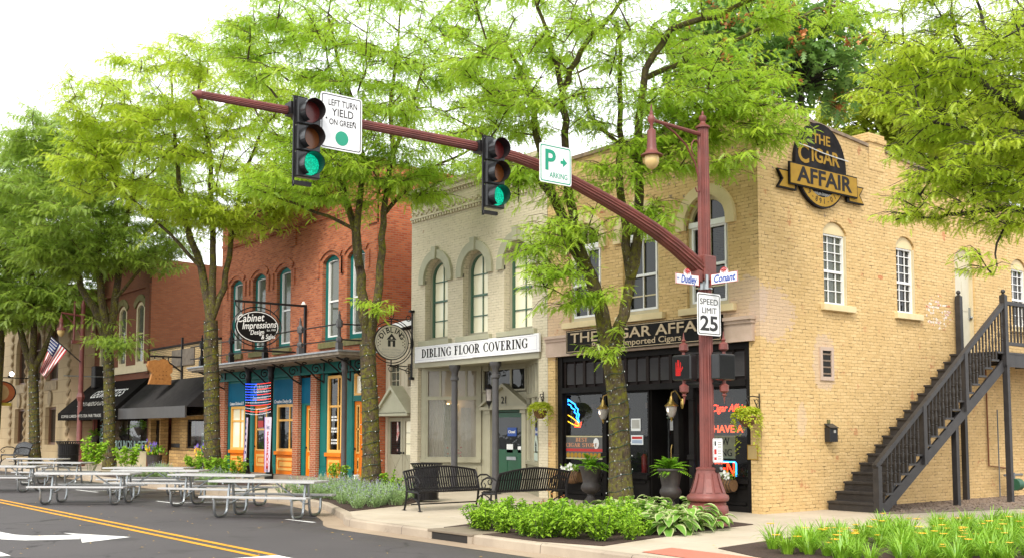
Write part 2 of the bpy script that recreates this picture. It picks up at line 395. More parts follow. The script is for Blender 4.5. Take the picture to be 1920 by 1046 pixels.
mBlackW = M('weathered_black_wood', (.018, .016, .017), (.035, .031, .03), 5, .55, .25, bscale=60)
mIron = M('black_iron', (.011, .010, .011), (.018, .016, .016), 8, .4, .1, spec=.2)
mGreyIron = M('grey_painted_iron', (.06, .055, .058), (.075, .07, .07), 5, .42, .05)
mWhite = M('white_paint', (.80, .79, .77), (.74, .73, .71), 3, .45)
mWhiteB = M('white_board', (.83, .82, .82), (.78, .77, .78), 2, .4)
mCream = M('cream_paint', (.62, .52, .33), (.55, .46, .28), 4, .6)
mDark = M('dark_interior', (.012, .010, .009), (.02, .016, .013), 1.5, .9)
mDarkBrown = M('dark_brown_paint', (.020, .014, .013), (.026, .019, .017), 4, .5, spec=.06)
mLouver = M('grey_louvre', (.055, .05, .052), (.07, .064, .064), 6, .5)
mRoof = M('roof_membrane', (.09, .085, .08), None, 2, .9)
mSteelRoof = M('galvanised_sheet', (.33, .35, .37), (.24, .25, .26), 3, .4, .05, metal=.5)
mFasciaW = M('weathered_fascia', (.27, .22, .17), (.16, .13, .10), 5, .8, .2)
mSillStone = M('mossy_stone_sill', (.19, .155, .07), (.10, .10, .03), 6, .9, .4)
mMast = M('oxide_red_paint', (.225, .058, .046), (.135, .038, .032), 3.5, .5, .12, fine=.3)
mSignalBlk = M('black_signal_housing', (.013, .013, .014), (.02, .02, .021), 5, .28)
mAlu = M('galvanised_steel', (.42, .44, .45), (.33, .35, .36), 10, .34, .04, metal=.85)
mTableTop = M('aluminium_plank', (.50, .49, .485), (.43, .42, .415), 5, .4, .03, metal=.2, fine=.12)
mBrass = M('brass', (.62, .42, .14), (.45, .29, .09), 10, .3, 0, metal=.85)
mGlobe = M('frosted_amber_globe', (.66, .47, .20), (.6, .42, .17), 2, .25)
mClearG = M('lantern_glass', (.45, .40, .36), (.3, .27, .25), 8, .08, spec=.8)
mUrn = M('dark_cast_iron_urn', (.028, .023, .022), (.045, .036, .033), 12, .6, .3)
mSoil = M('bark_mulch', (.065, .032, .02), (.03, .016, .011), 30, .95, .9, bscale=60, fine=.5)
mCoir = M('coir_liner', (.20, .105, .045), (.11, .055, .022), 30, .95, .7, bscale=80)
mPetalW = M('white_petals', (.82, .82, .78), (.75, .76, .7), 20, .5)
mPetalY = M('yellow_orange_petals', (.85, .38, .02), (.85, .55, .03), 3, .5)
mPetalP = M('purple_petals', (.12, .07, .35), (.18, .11, .42), 9, .5)
mPetalL = M('lavender_spikes', (.30, .25, .48), (.38, .34, .55), 9, .6)
mPaper = M('white_paper', (.75, .75, .74), (.7, .7, .69), 4, .6)
mRed = M('red_ink', (.52, .015, .012), None, 4, .5); mNavy = M('navy_ink', (.02, .035, .17), None, 4, .5)
mBlueInk = M('blue_ink', (.01, .07, .42), None, 4, .5); mInk = M('black_ink', (.012, .011, .012), (.015, .014, .014), 4, .5)
mGreenInk = M('green_sign_sheet', (.005, .30, .175), (.005, .27, .16), 4, .4)
mGoldL = M('antique_gold', (.40, .235, .035), (.33, .19, .03), 5, .6, spec=.08)
mGoldL2 = M('bevelled_gold_letters', (.40, .30, .18), (.30, .22, .12), 5, .3, metal=.4)
mGreyL = M('grey_letters', (.42, .40, .36), None, 5, .5); mCharL = M('charcoal_letters', (.028, .025, .026), None, 5, .6, spec=.08)
mWoodSign = M('carved_honey_wood', (.42, .18, .045), (.30, .115, .025), 9, .6, .5, bscale=22)
mCanvasB = M('black_canvas_awning', (.010, .009, .0085), (.014, .0125, .012), 3, .9, spec=.03)
mMetalAwn = M('dark_ribbed_metal', (.026, .024, .025), (.036, .033, .033), 3, .5, spec=.2)
mCurtain = M('sheer_curtain', (.50, .47, .40), (.40, .37, .31), 3, .8); mBlueCur = M('pale_blue_drape', (.42, .48, .48), (.30, .36, .37), 6, .8)
mBeigeIn = M('beige_interior', (.36, .30, .22), (.28, .235, .17), 1.2, .8); mBlind = M('window_blind', (.42, .40, .34), (.36, .34, .29), 2, .7)
mMailB = M('black_mailbox', (.02, .02, .022), None, 5, .4)
def glass(name, tint=(.9, .93, .92), clear=.75, dark=(.02, .022, .022), wav=.0):
    b = NB(name); t = b.t
    tr = b.n('BsdfTransparent', {'Color': (*tint, 1)}); gl = b.n('BsdfGlossy', {'Roughness': .02, 'Color': (1, 1, 1, 1)})
    df = b.n('BsdfDiffuse', {'Color': (*dark, 1)})
    if wav:
        bp = b.n('Bump', {'Height': b.noise(3.0, 2), 'Strength': wav, 'Distance': .02}); b.l(bp.outputs[0], gl.inputs['Normal'])
    m1 = b.n('MixShader', {0: clear}); b.l(df.outputs[0], m1.inputs[1]); b.l(tr.outputs[0], m1.inputs[2])
    fr = b.n('Fresnel', {'IOR': 1.55}); f2 = b.math('MULTIPLY', fr.outputs[0], .8)
    m2 = b.n('MixShader', {0: f2}); b.l(m1.outputs[0], m2.inputs[1]); b.l(gl.outputs[0], m2.inputs[2]); b.l(m2.outputs[0], b.out.inputs['Surface'])
    return b.m
mGlass = glass('clear_pane'); mGlassD = glass('dark_pane', clear=.25, dark=(.015, .017, .018), wav=.15)
mGlassG = glass('reflecting_pane', clear=.2, dark=(.10, .11, .085), wav=.2)
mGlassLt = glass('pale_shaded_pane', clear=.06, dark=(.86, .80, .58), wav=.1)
mGlassDis = glass('brightened_display_pane', clear=.68, dark=(.48, .43, .34), wav=.1)  # pale diffuse mixed into the glass brightens the shaded display
def leafmat(name, c1, c2, c3, sc=.9, trans=.52):
    b = NB(name); f = b.ramp(b.noise(sc, 3, .6), .35, .65); g = b.ramp(b.noise(9.0, 2), .3, .7)
    c = b.mix(f, c1, c2); c = b.mix(b.math('MULTIPLY', g, .55), c, c3)
    df = b.n('BsdfDiffuse', {'Color': c}); tl = b.n('BsdfTranslucent', {'Color': b.mix(.35, c, c2)}); gl = b.n('BsdfGlossy', {'Roughness': .45, 'Color': (.8, .85, .8, 1)})
    m1 = b.n('MixShader', {0: trans}); b.l(df.outputs[0], m1.inputs[1]); b.l(tl.outputs[0], m1.inputs[2])
    m2 = b.n('MixShader', {0: .05}); b.l(m1.outputs[0], m2.inputs[1]); b.l(gl.outputs[0], m2.inputs[2]); b.l(m2.outputs[0], b.out.inputs['Surface'])
    return b.m
mLeafA = leafmat('locust_leaf_fresh', (.27, .50, .03), (.44, .62, .04), (.54, .66, .06))
mLeafB = leafmat('locust_leaf_yellow', (.36, .55, .03), (.52, .65, .035), (.62, .68, .06))
mLeafC = leafmat('locust_leaf_green', (.20, .35, .045), (.31, .45, .05), (.42, .52, .06))
mLeafD = leafmat('dark_tree_leaf', (.12, .26, .05), (.18, .33, .06), (.22, .36, .07))
mLeafE = leafmat('golden_tree_leaf', (.32, .44, .04), (.46, .54, .05), (.56, .58, .07))
mLeafSh = leafmat('shrub_leaf', (.17, .37, .02), (.29, .50, .03), (.42, .58, .05), 2.0, .35)
mLeafFern = leafmat('fern_leaf', (.15, .40, .02), (.26, .55, .03), (.38, .60, .04), 3.0, .35)
mLeafLav = leafmat('catmint_leaf', (.22, .34, .13), (.30, .44, .16), (.38, .50, .2), 3.0, .25)
mLeafHosta = leafmat('hosta_leaf', (.11, .27, .03), (.18, .36, .04), (.24, .42, .06), 2.0, .3)
mHostaEdge = leafmat('hosta_margin', (.45, .50, .22), (.52, .55, .28), (.5, .52, .25), 2.0, .3)
mGrassL = leafmat('strap_leaf', (.15, .36, .02), (.26, .48, .03), (.38, .55, .05), 2.0, .35)
mBasketL = leafmat('creeping_jenny_leaf', (.36, .46, .02), (.50, .56, .03), (.56, .58, .05), 3.0, .4)
mOrangeFl = leafmat('orange_seed_pods', (.60, .20, .06), (.68, .26, .09), (.6, .25, .1), 2.0, .3)
def barkmat():
    b = NB('mossy_bark'); v = b.n('Mapping', {'Vector': b.pos(), 'Scale': (1, 1, .3)}).outputs[0]
    f = b.ramp(b.noise(16, 6, .7, v), .35, .65); g = b.ramp(b.noise(3.2, 5, .7), .40, .60)
    c = b.mix(f, (.12, .088, .06), (.04, .03, .022)); c = b.mix(b.math('MULTIPLY', g, b.ramp(b.noise(14, 3), .35, .6)), c, (.16, .155, .02))
    c = b.mix(b.ramp(b.noise(22, 2), .66, .72), c, (.28, .29, .25))
    b.col(c); b.set(Roughness=.95, Specular_IOR_Level=.1); b.bump(b.noise(16, 6, .7, v), 1.0, .05); return b.m
mBark = barkmat()
mBarkD = M('dark_bark', (.03, .024, .019), (.05, .042, .03), 10, .95, .6, bscale=20)
# ---------------- ground ----------------
def structure(o): return tag(o, kind='structure')
def asphalt():
    b = NB('asphalt'); f = b.ramp(b.noise(.35, 5, .6), .35, .65); g = b.noise(160, 2)
    c = b.mix(f, (.060, .052, .053), (.045, .039, .041)); c = b.mix(b.ramp(g, .35, .7, 0, .55), c, (.10, .09, .089))
    wet = b.math('MULTIPLY', b.ramp(b.noise(.5, 4), .38, .52), b.ramp(b.n('SeparateXYZ', {0: b.pos()}).outputs[1], -8.6, -7.0))
    c = b.mix(b.math('MULTIPLY', wet, .45), c, (.03, .026, .026)); c = b.mix(b.ramp(b.noise(2.5, 6, .75), .60, .72, 0, .35), c, (.045, .04, .04))
    vo = b.n('TexVoronoi', {'Vector': b.n('VectorMath', {0: b.pos(), 1: b.n('VectorMath', {0: b.n('TexNoise', {'Vector': b.pos(), 'Scale': 1.1, 'Detail': 4}).outputs['Color'], 1: (1.6, 1.6, 0)}, operation='MULTIPLY').outputs[0]}, operation='ADD').outputs[0], 'Scale': .24}, feature='DISTANCE_TO_EDGE').outputs['Distance']
    c = b.mix(b.math('MULTIPLY', b.ramp(vo, .003, .008, .85, 0), b.ramp(b.noise(.4, 2), .42, .5)), c, (.018, .016, .016))
    c = b.mix(b.ramp(b.noise(1.3, 2, .4), .66, .72, 0, .5), c, (.035, .031, .031))
    b.col(c); b.set(Roughness=b.math('SUBTRACT', .78, b.math('MULTIPLY', wet, .5)), Specular_IOR_Level=.4); b.bump(g, .35, .006); return b.m
def concrete(name, c1, c2, joint=1.5, j2=1.5, dark=(.3, .27, .24), stain=.4):
    b = NB(name); s = b.n('SeparateXYZ', {0: b.pos()})
    c = b.mix(b.ramp(b.noise(.9, 5, .65), .35, .65), c1, c2); c = b.mix(b.ramp(b.noise(60, 3), .4, .7, 0, .25), c, tuple(x*.7 for x in c1))
    c = b.mix(b.ramp(b.noise(2.1, 6, .7), .58, .70, 0, stain), c, tuple(x*.55 for x in c2))
    if joint:
        jx = b.math('LESS_THAN', b.math('ABSOLUTE', b.math('SUBTRACT', b.math('FRACT', b.math('DIVIDE', b.math('ADD', s.outputs[0], 100), joint)), .5)), .006/joint*1.5)
        jy = b.math('LESS_THAN', b.math('ABSOLUTE', b.math('SUBTRACT', b.math('FRACT', b.math('DIVIDE', b.math('ADD', s.outputs[1], 100.35), j2)), .5)), .006/j2*1.5)
        c = b.mix(b.math('MULTIPLY', b.math('MAXIMUM', jx, jy), .75), c, dark)
    b.col(c); b.set(Roughness=.85, Specular_IOR_Level=.3); b.bump(b.noise(50, 4), .25, .008); return b.m
mConc = concrete('sidewalk_concrete', (.50, .425, .33), (.41, .34, .255)); mKerb = concrete('kerb_concrete', (.42, .345, .26), (.31, .25, .19), 1.9, 90, (.08, .06, .05), .75)
mGutter = concrete('gutter_pan', (.36, .275, .195), (.29, .215, .15), 0)

def roadpaint(name, c1):
    b = NB(name); wn = b.noise(9, 6, .75); c = b.mix(b.ramp(b.noise(2.2, 4), .3, .7), c1, tuple(x*.82 for x in c1)); c = b.mix(b.ramp(wn, .57, .66, 0, .85), c, (.07, .062, .062)); c = b.mix(b.ramp(b.noise(90, 2), .5, .75, 0, .4), c, tuple(x*.5 for x in c1)); b.col(c); b.set(Roughness=.65, Specular_IOR_Level=.3); return b.m
mPaintW = roadpaint('white_road_paint', (.74, .73, .70)); mPaintY = roadpaint('yellow_road_paint', (.72, .33, .02))
mb = MB(); mb.face([(-400, -300, -.15), (300, -300, -.15), (300, 400, -.15), (-400, 400, -.15)]); structure(mb.build('ground', M('plain_ground', (.07, .065, .06), None, .5, .9)))
mb = MB(); mb.face([(-200, -40, -.146), (40, -40, -.146), (40, -4.0, -.146), (-200, -4.0, -.146)])
mb.face([(7, -4, -.146), (40, -4, -.146), (40, 60, -.146), (7, 60, -.146)]); structure(mb.build('road', asphalt()))
K = [(-200, -4.75), (-30, -4.75), (-10.4, -4.9), (-8.6, -5.25), (-6.9, -5.9), (-5.3, -6.55), (-4.75, -6.85), (-4.45, -7.0), (-4.1, -7.12), (-3.6, -7.17), (4.6, -7.17), (5.8, -6.9), (6.9, -6.2), (7.7, -5.2), (8.1, -4.0), (8.2, -2.6), (8.2, 60)]
def offset(P, d):
    o = []
    for i, p in enumerate(P):
        a, b = Vector(P[max(i-1, 0)]), Vector(P[min(i+1, len(P)-1)]); t = (b-a).normalized(); n = Vector((-t.y, t.x)); o.append((p[0]+n.x*d, p[1]+n.y*d))
    return o
IN = offset(K, .16); OUT = offset(K, -.40)
mb = MB(); mb.face([(x, y, 0) for x, y in IN] + [(-200, 60, 0)]); structure(mb.build('sidewalk', mConc))
mb = MB()
prof = [(0.0, -.146), (.012, -.02), (.03, .0), (.055, .006), (.16, .006), (.161, -.05)]
rings = [offset(K, d) for d, z in prof]
for i in range(len(K)-1):
    for j in range(len(prof)-1):
        mb.face([(*rings[j][i], prof[j][1]), (*rings[j][i+1], prof[j][1]), (*rings[j+1][i+1], prof[j+1][1]), (*rings[j+1][i], prof[j+1][1])])
structure(mb.build('kerb', mKerb, smooth=True))
mb = MB()
for i in range(len(K)-1): mb.face([(*OUT[i], -.142), (*OUT[i+1], -.142), (*K[i+1], -.138), (*K[i], -.138)])
structure(mb.build('gutter', mGutter))
mb = MB()
Z = -.1415
for y0 in (-10.36, -10.62): mb.face([(-150, y0, Z), (-.65, y0, Z), (-.65, y0+.11, Z), (-150, y0+.11, Z)])
structure(mb.build('yellow_centre_lines', mPaintY))
mb = MB()
def strip2(pts, z=Z): mb.face([(x, y, z) for x, y in pts])
strip2([(-4.62, -11.02), (-6.12, -11.72), (-5.56, -11.69), (-5.25, -11.7), (-4.75, -11.82), (-4.15, -11.98)])
strip2([(-5.56, -11.69), (-5.9, -12.3), (-6.3, -12.48), (-6.4, -12.9), (-5.54, -12.87), (-5.11, -12.6), (-4.78, -11.83), (-5.25, -11.7)])
strip2([(-6.3, -12.48), (-7.07, -12.56), (-9.5, -12.56), (-9.5, -12.9), (-6.4, -12.9)])
structure(mb.build('turn_arrow_marking', mPaintW))
mb = MB()
strip2([(-60, -13.5), (-2.9, -13.5), (-2.9, -13.35), (-60, -13.35)]); strip2([(-.6, -16.5), (.0, -16.5), (.0, -10.28), (-.6, -10.28)])
for a in ((-6.4, -5.35), (-13.8, -12.2), (-20.7, -18.9), (-27.6, -26)): strip2([(a[0], -7.3), (a[1], -7.22), (a[1], -7.12), (a[0], -7.2)])
for x in (-12.9, -19.9, -26.8): strip2([(x, -7.1, ), (x+.1, -7.1), (x+.9, -5.35), (x+.8, -5.35)])
structure(mb.build('white_line_markings', mPaintW))
bedsM = {}
def bed(name, pts, z=.012):
    mb = MB(); mb.face([(x, y, z) for x, y in pts]); n = len(pts)
    for i in range(n): mb.face([(*pts[i], -.02), (*pts[(i+1) % n], -.02), (*pts[(i+1) % n], z), (*pts[i], z)])
    return structure(mb.build(name, mSoil))
bed('planting_bed', [(-1.45, -6.75), (-.1, -6.98), (1.35, -6.98), (2.45, -6.65), (2.13, -5.41), (1.62, -3.09), (1.46, -2.1), (.6, -1.9), (-2.6, -1.7), (-3.2, -2.2)])
bed('planting_bed', [(-5.75, -6.15), (-6.6, -4.3), (-8.2, -2.5), (-12.3, -2.3), (-12.6, -4.68), (-10.4, -4.72), (-8.7, -5.05), (-7.0, -5.68)])
bed('planting_bed', [(-16.6, -4.56), (-17.3, -2.2), (-27.5, -2.0), (-27.5, -4.56)])
bed('planting_bed', [(3.7, -5.6), (3.2, -2.7), (4.3, 1.8), (7.6, 4.5), (7.9, -3.5), (7.0, -5.4), (5.8, -6.2), (4.7, -6.0)])
# ribbed red warning panel on the kerb ramp
b = NB('tactile_red'); s = b.n('SeparateXYZ', {0: b.pos()}); st = b.ramp(b.math('ABSOLUTE', b.math('SUBTRACT', b.math('FRACT', b.math('MULTIPLY', b.math('ADD', s.outputs[0], b.math('MULTIPLY', s.outputs[1], -.25)), 9.0)), .5)), .18, .3)
b.col(b.mix(st, (.46, .095, .055), (.60, .19, .13))); b.set(Roughness=.8); b.bump(st, .5, .01)
mb = MB(); mb.face([(3.24, -6.06, .008), (4.9, -6.1, .008), (4.75, -6.85, .008), (3.36, -6.78, .008)])
structure(mb.build('tactile_paving', b.m))
gv = NB('pebbles'); vor = gv.n('TexVoronoi', {'Vector': gv.pos(), 'Scale': 26.0}); gv.col(gv.mix(gv.n('SeparateColor', {0: vor.outputs['Color']}).outputs[0], (.30, .22, .16), (.12, .085, .065))); gv.bump(vor.outputs['Distance'], -1.0, .03); gv.set(Roughness=.9)
mb = MB(); mb.face([(.0, 2.9, .008), (1.55, 2.0, .008), (2.3, 5.0, .008), (3.3, 9, .008), (3.3, 16, .008), (0, 16, .008)])
structure(mb.build('gravel_strip', gv.m))
rng = np.random.default_rng(3)
mb = MB()
for i in range(900):
    y = rng.uniform(2.6, 12); x = rng.uniform(.05, 1.5 + max(0, (y-3))*.22); r_ = rng.uniform(.015, .04)
    mb.sphere((x, y, .012), r_, 5, 3, (1, rng.uniform(.7, 1.3), .6))
tag(mb.build('pebble_scatter', gv.m), 'loose brown pebbles strewn under the black staircase', 'pebbles', kind='stuff')
mb = MB()
for i in range(260):
    x = rng.uniform(-16, 7); y = rng.uniform(-14, -7.4) if rng.random() < .75 else rng.uniform(-6.5, -.5); z = -.139 if y < -7.3 else .006
    if z < 0 and x > -5 and y > -7.8: continue
    a = rng.uniform(0, 6.28); l_ = rng.uniform(.012, .035); c_, s_ = math.cos(a)*l_, math.sin(a)*l_
    mb.face([(x-c_, y-s_, z), (x+s_*.5, y-c_*.5, z+.004), (x+c_, y+s_, z+.003), (x-s_*.5, y+c_*.5, z+.004)])
tag(mb.build('fallen_leaflets', mPetalY), 'tiny fallen yellow leaflets scattered over road and pavement', 'leaf litter', kind='stuff')

# ---------------- shared building bits ----------------
def polyframe(mb, W, u0, u1, z0, zs, rise, fw, d0, d1, bottom=True):
    n = 16
    if rise:
        A = arch(u0, u1, zs, rise, n); h = (u1-u0)/2; B = arch(u0+fw, u1-fw, zs, max(rise-fw*(1 if rise > h*.9 else .8), .02), n)
        mb.strip(A, B, W, d0, d1)
    else: mb.wb(W, u0, u1, zs-fw, zs, d0, d1)
    top = zs if rise else zs-fw
    mb.wb(W, u0, u0+fw, z0+(fw if bottom else 0), top, d0, d1); mb.wb(W, u1-fw, u1, z0+(fw if bottom else 0), top, d0, d1)
    if bottom: mb.wb(W, u0, u1, z0, z0+fw, d0, d1)
def atop(u, u0, u1, zs, rise, fw):
    c, h = (u0+u1)/2, (u1-u0)/2-fw
    if not rise: return zs-fw
    t = max(0.0, 1-((u-c)/h)**2)
    return zs + max(rise-fw, .01)*math.sqrt(t)
def window(par, W, u0, u1, z0, zs, rise=0, d=-.12, fm=None, pm=None, vs=(.5,), hs=(), rail=None, fw=.055, mw=.022, th=.06, outer=None, name='window', back=None, label=None):
    if u0 > u1: u0, u1 = u1, u0
    mb = MB()
    if outer:                                     # a casing in another colour around the sash
        om, ow, od = outer; ob = MB(); polyframe(ob, W, u0, u1, z0, zs, rise, ow, d-.02, d+od)
        oo = ob.build(name, om, par, label=label); u0 += ow; u1 -= ow; z0 += ow; zs -= 0 if rise else ow; rise = max(rise-ow, 0)
        polyframe(mb, W, u0, u1, z0, zs, rise, fw, d-.015, d+th)
    else:
        polyframe(mb, W, u0, u1, z0, zs, rise, fw, d-.015, d+th)
    zt = zs + rise; 
    for v in vs:
        u = u0 + (u1-u0)*v; mb.wb(W, u-mw/2, u+mw/2, z0+fw, atop(u, u0, u1, zs, rise, fw), d+.008, d+.03)
    for k in hs:
        z = z0 + (zt-z0)*k
        if rise and z > zs:
            h = (u1-u0)/2-fw; c = (u0+u1)/2; q = h*math.sqrt(max(0, 1-((z-zs)/max(rise-fw, .01))**2)); mb.wb(W, c-q, c+q, z-mw/2, z+mw/2, d+.009, d+.029)
        else: mb.wb(W, u0+fw, u1-fw, z-mw/2, z+mw/2, d+.009, d+.029)
    if rail is not None:
        z = z0 + (zt-z0)*rail; mb.wb(W, u0+fw, u1-fw, z-.028, z+.028, d+.007, d+.045)
    if outer: o = mb.build('sash', fm, oo); top = oo
    else: o = mb.build(name, fm, par, label=label); top = o
    pb = MB(); poly = [W(u0+fw*.5, z0+fw*.5, d), W(u1-fw*.5, z0+fw*.5, d), W(u1-fw*.5, zs, d)]
    if rise: poly += [W(p[0], p[1], d) for p in arch(u0+fw*.5, u1-fw*.5, zs, max(rise-fw*.5, .01), 14)][::-1][1:-1]
    poly += [W(u0+fw*.5, zs, d)]
    if not rise: poly[2] = W(u1-fw*.5, zs-fw*.5, d); poly[-1] = W(u0+fw*.5, zs-fw*.5, d)
    pb.face(poly); pb.build('pane', pm or mGlassD, top)
    if back:
        bb = MB(); bm, bd, b0, b1 = back; bb.face([W(u0, z0+(zt-z0)*b0, d-bd), W(u1, z0+(zt-z0)*b0, d-bd), W(u1, z0+(zt-z0)*b1, d-bd), W(u0, z0+(zt-z0)*b1, d-bd)]); bb.build('blind', bm, top)
    return top
def part(par, name, mat, f, smooth=False, bevel=0, label=None):
    mb = MB(); f(mb); return mb.build(name, mat, par, smooth, bevel, label)
def rectF(x0, y0, x1, y1, v=0.0):
    a, b = FR(x0, y0, v), FR(x1, y1, v); return a[0], b[0], b[1], a[1]      # u0,u1,z0,z1

# ---------------- yellow corner building ----------------
yb = thing('brick_building', 'yellow painted two storey brick corner building with the black shopfront', 'building', (0, 0, 0))
W = WF(0.0); S = WS(0.0); YT = 8.32; XL = -6.68
wins = [(-1.97, -.80, 4.30, 6.10, .60), (-3.97, -2.82, 4.30, 6.10, .58), (-5.86, -4.70, 4.30, 6.10, .58)]
SF = (-6.40, -.29, -.02, 3.49, 0)
part(yb, 'front_wall', mBrickYel, lambda m: wall(m, W, XL, 0, -.05, YT, wins+[SF], .22))
sw = [(2.17, 3.02, 4.38, 6.0, .22), (4.95, 5.72, 4.38, 5.98, .22), (7.50, 8.42, 3.5, 5.93, .26), (10.28, 11.1, 4.38, 5.98, .22)]
RP = [SD(*q) for q in ((1492, 204), (1491, 219), (1626, 276), (1627, 250), (1657, 262), (1658, 287), (1744, 327))]
roof = [(0, 8.32), (RP[0][0], RP[0][1]), (RP[1][0]+.01, RP[1][1]), RP[2], (RP[3][0]+.01, RP[3][1]-.1), (RP[4][0], RP[3][1]-.1), (RP[5][0]+.01, RP[5][1]), RP[6], (9.5, RP[6][1]-.28), (16, 7.2)]
def side(m):
    wall(m, S, 0, 16, -.05, 7.2, sw, .2)
    for (a, za), (b_, zb) in zip(roof, roof[1:]):
        if b_-a > .002: m.face([S(a, 7.2), S(b_, 7.2), S(b_, zb), S(a, za)])
part(yb, 'side_wall', mBrickYel, side)
def closing(m):
    m.face([(XL, 0, -.05), (XL, 16, -.05), (XL, 16, 7.2), (XL, 0, YT)]); m.face([(XL, 16, -.05), (0, 16, -.05), (0, 16, 7.2), (XL, 16, 7.2)])
part(yb, 'party_wall', mBrickYel, closing)
part(yb, 'roof', mRoof, lambda m: (m.face([(XL, .25, 8.0), (-.2, .25, 8.0), (-.2, 16, 6.9), (XL, 16, 6.9)]), m.face([(-.2, .25, 8.0), (-.2, .25, 8.3), (-.2, 16, 7.1), (-.2, 16, 6.9)])))
def cop(m):
    m.box(XL, .06, -.06, .26, YT, YT+.09)
    for (a, za), (b_, zb) in zip(roof, roof[1:]):
        if b_-a > .05 and abs(a-RP[3][0]) > .05: m.add([S(a, za, .04), S(b_, zb, .04), S(b_, zb, -.25), S(a, za, -.25), S(a, za+.07, .04), S(b_, zb+.07, .04), S(b_, zb+.07, -.25), S(a, za+.07, -.25)], [(0,1,2,3),(4,7,6,5),(0,4,5,1),(1,5,6,2),(2,6,7,3),(3,7,4,0)])
part(yb, 'coping', M('coping_tile', (.34, .25, .16), (.16, .11, .08), 5, .85, .3), cop)
def chim(m): m.box(-.5, .012, RP[3][0], RP[4][0], 7.6, RP[3][1]+.02); m.box(-.54, .045, RP[3][0]-.04, RP[4][0]+.04, RP[3][1]-.19, RP[3][1]-.08)
part(yb, 'chimney', mBrickYel, chim)
for i, (a, b_, z0, zs, rs) in enumerate(wins):
    o = window(yb, W, a, b_, z0+.01, zs, rs, -.14, mCream, mGlassD, (.5,), (.18,), None, .09, .03, .07)
    flat = i > 0
    part(o, 'sash', mWhite, lambda m: (polyframe(m, W, a+.1, b_-.1, z0+.1, zs-.05, 0, .05, -.115, -.06), m.wb(W, a+.1, b_-.1, (z0+zs)/2-.03, (z0+zs)/2+.03, -.112, -.05), m.wb(W, a+.05, b_-.05, zs-.06, zs+.06, -.1, -.02), m.wb(W, (a+b_)/2-.012, (a+b_)/2+.012, z0+.15, zs-.1, -.112, -.09)))
    part(o, 'sill', mStoneY, lambda m: m.wb(W, a-.18, b_+.2, z0-.15, z0, -.1, .11), bevel=.012)
    def hood(m):
        A = arch(a, b_, zs, rs, 18); B = arch(a, b_, zs, rs, 18, .24); A = [(a, zs-.1)]+A+[(b_, zs-.1)]; B = [(a-.24, zs-.1)]+B+[(b_+.24, zs-.1)]
        m.strip(A, B, W, -.03, .09); c = (a+b_)/2; m.prism([(c-.07, zs+rs-.02), (c+.07, zs+rs-.02), (c+.1, zs+rs+.32), (c-.1, zs+rs+.32)], W, -.02, .12)
    part(o, 'arched_hood', mStoneY, hood)
    if flat: part(o, 'blind', mBlind, lambda m: m.face([W(a+.06, z0+.1, -.3), W(b_-.06, z0+.1, -.3), W(b_-.06, zs, -.3), W(a+.06, zs, -.3)]))
    else: part(o, 'curtain', mCurtain, lambda m: [m.face([W(a+.06+k*.06, z0+.1, -.28-(k % 2)*.05), W(a+.12+k*.06, z0+.1, -.28-((k+1) % 2)*.05), W(a+.12+k*.06, zs-.2, -.28-((k+1) % 2)*.05), W(a+.06+k*.06, zs-.2, -.28-(k % 2)*.05)]) for k in range(5)])
for i, (a, b_, z0, zs, rs) in enumerate(sw):
    if i == 2: continue
    o = window(yb, S, a+.02, b_-.02, z0+.02, zs-.05, 0, -.13, mWhite, mGlassG if i == 0 else mGlassD, (.333, .667), (.08+.12, .36, .62, .74, .87), .47, .05, .018, .06)
    part(o, 'sill', mStoneY, lambda m: m.wb(S, a-.13, b_+.18, z0-.13, z0+.01, -.1, .1), bevel=.01)
    part(o, 'lintel', mStoneY, lambda m: m.prism([(a, zs-.06), (b_, zs-.06)] + arch(a, b_, zs, rs-.01, 10)[::-1], S, -.12, -.05))
    part(o, 'jamb', mCream, lambda m: m.wb(S, b_-.03, b_-.004, z0, zs-.06, -.13, -.01))
a, b_, z0, zs, rs = sw[2]
def dr(m): m.wb(S, a+.06, b_-.06, z0, zs-.25, -.17, -.12); [m.wb(S, a+.16+k*.34, a+.42+k*.34, z0+.2+j*.95, z0+.95+j*.95, -.12, -.112) for k in (0, 1) for j in (0, 1)]
o = part(yb, 'door', M('off_white_door', (.60, .55, .42), (.54, .49, .37), 3, .5), dr, label='off white upper door at the top of the staircase')
part(o, 'door_frame', mCream, lambda m: (m.wb(S, a, a+.06, z0, zs, -.18, -.05), m.wb(S, b_-.06, b_, z0, zs, -.18, -.05), m.prism([(a+.06, zs-.25), (b_-.06, zs-.25)] + arch(a, b_, zs, rs-.01, 10)[::-1], S, -.16, -.06)))
part(o, 'handle', mAlu, lambda m: (m.wb(S, a+.80, a+.86, z0+.95, z0+1.25, -.12, -.09), m.sphere(S(a+.83, z0+1.0, -.06), .035)))
# stone beam over the shopfront
def beam(m):
    m.wb(W, XL+.02, -.14, 3.49, 3.86, -.1, .09); m.wb(W, XL+.02, -.12, 3.86, 3.93, -.1, .13); m.wb(W, XL+.02, -.10, 3.93, 4.0, -.1, .18)
part(yb, 'shopfront_beam', mPinkBeam, beam)
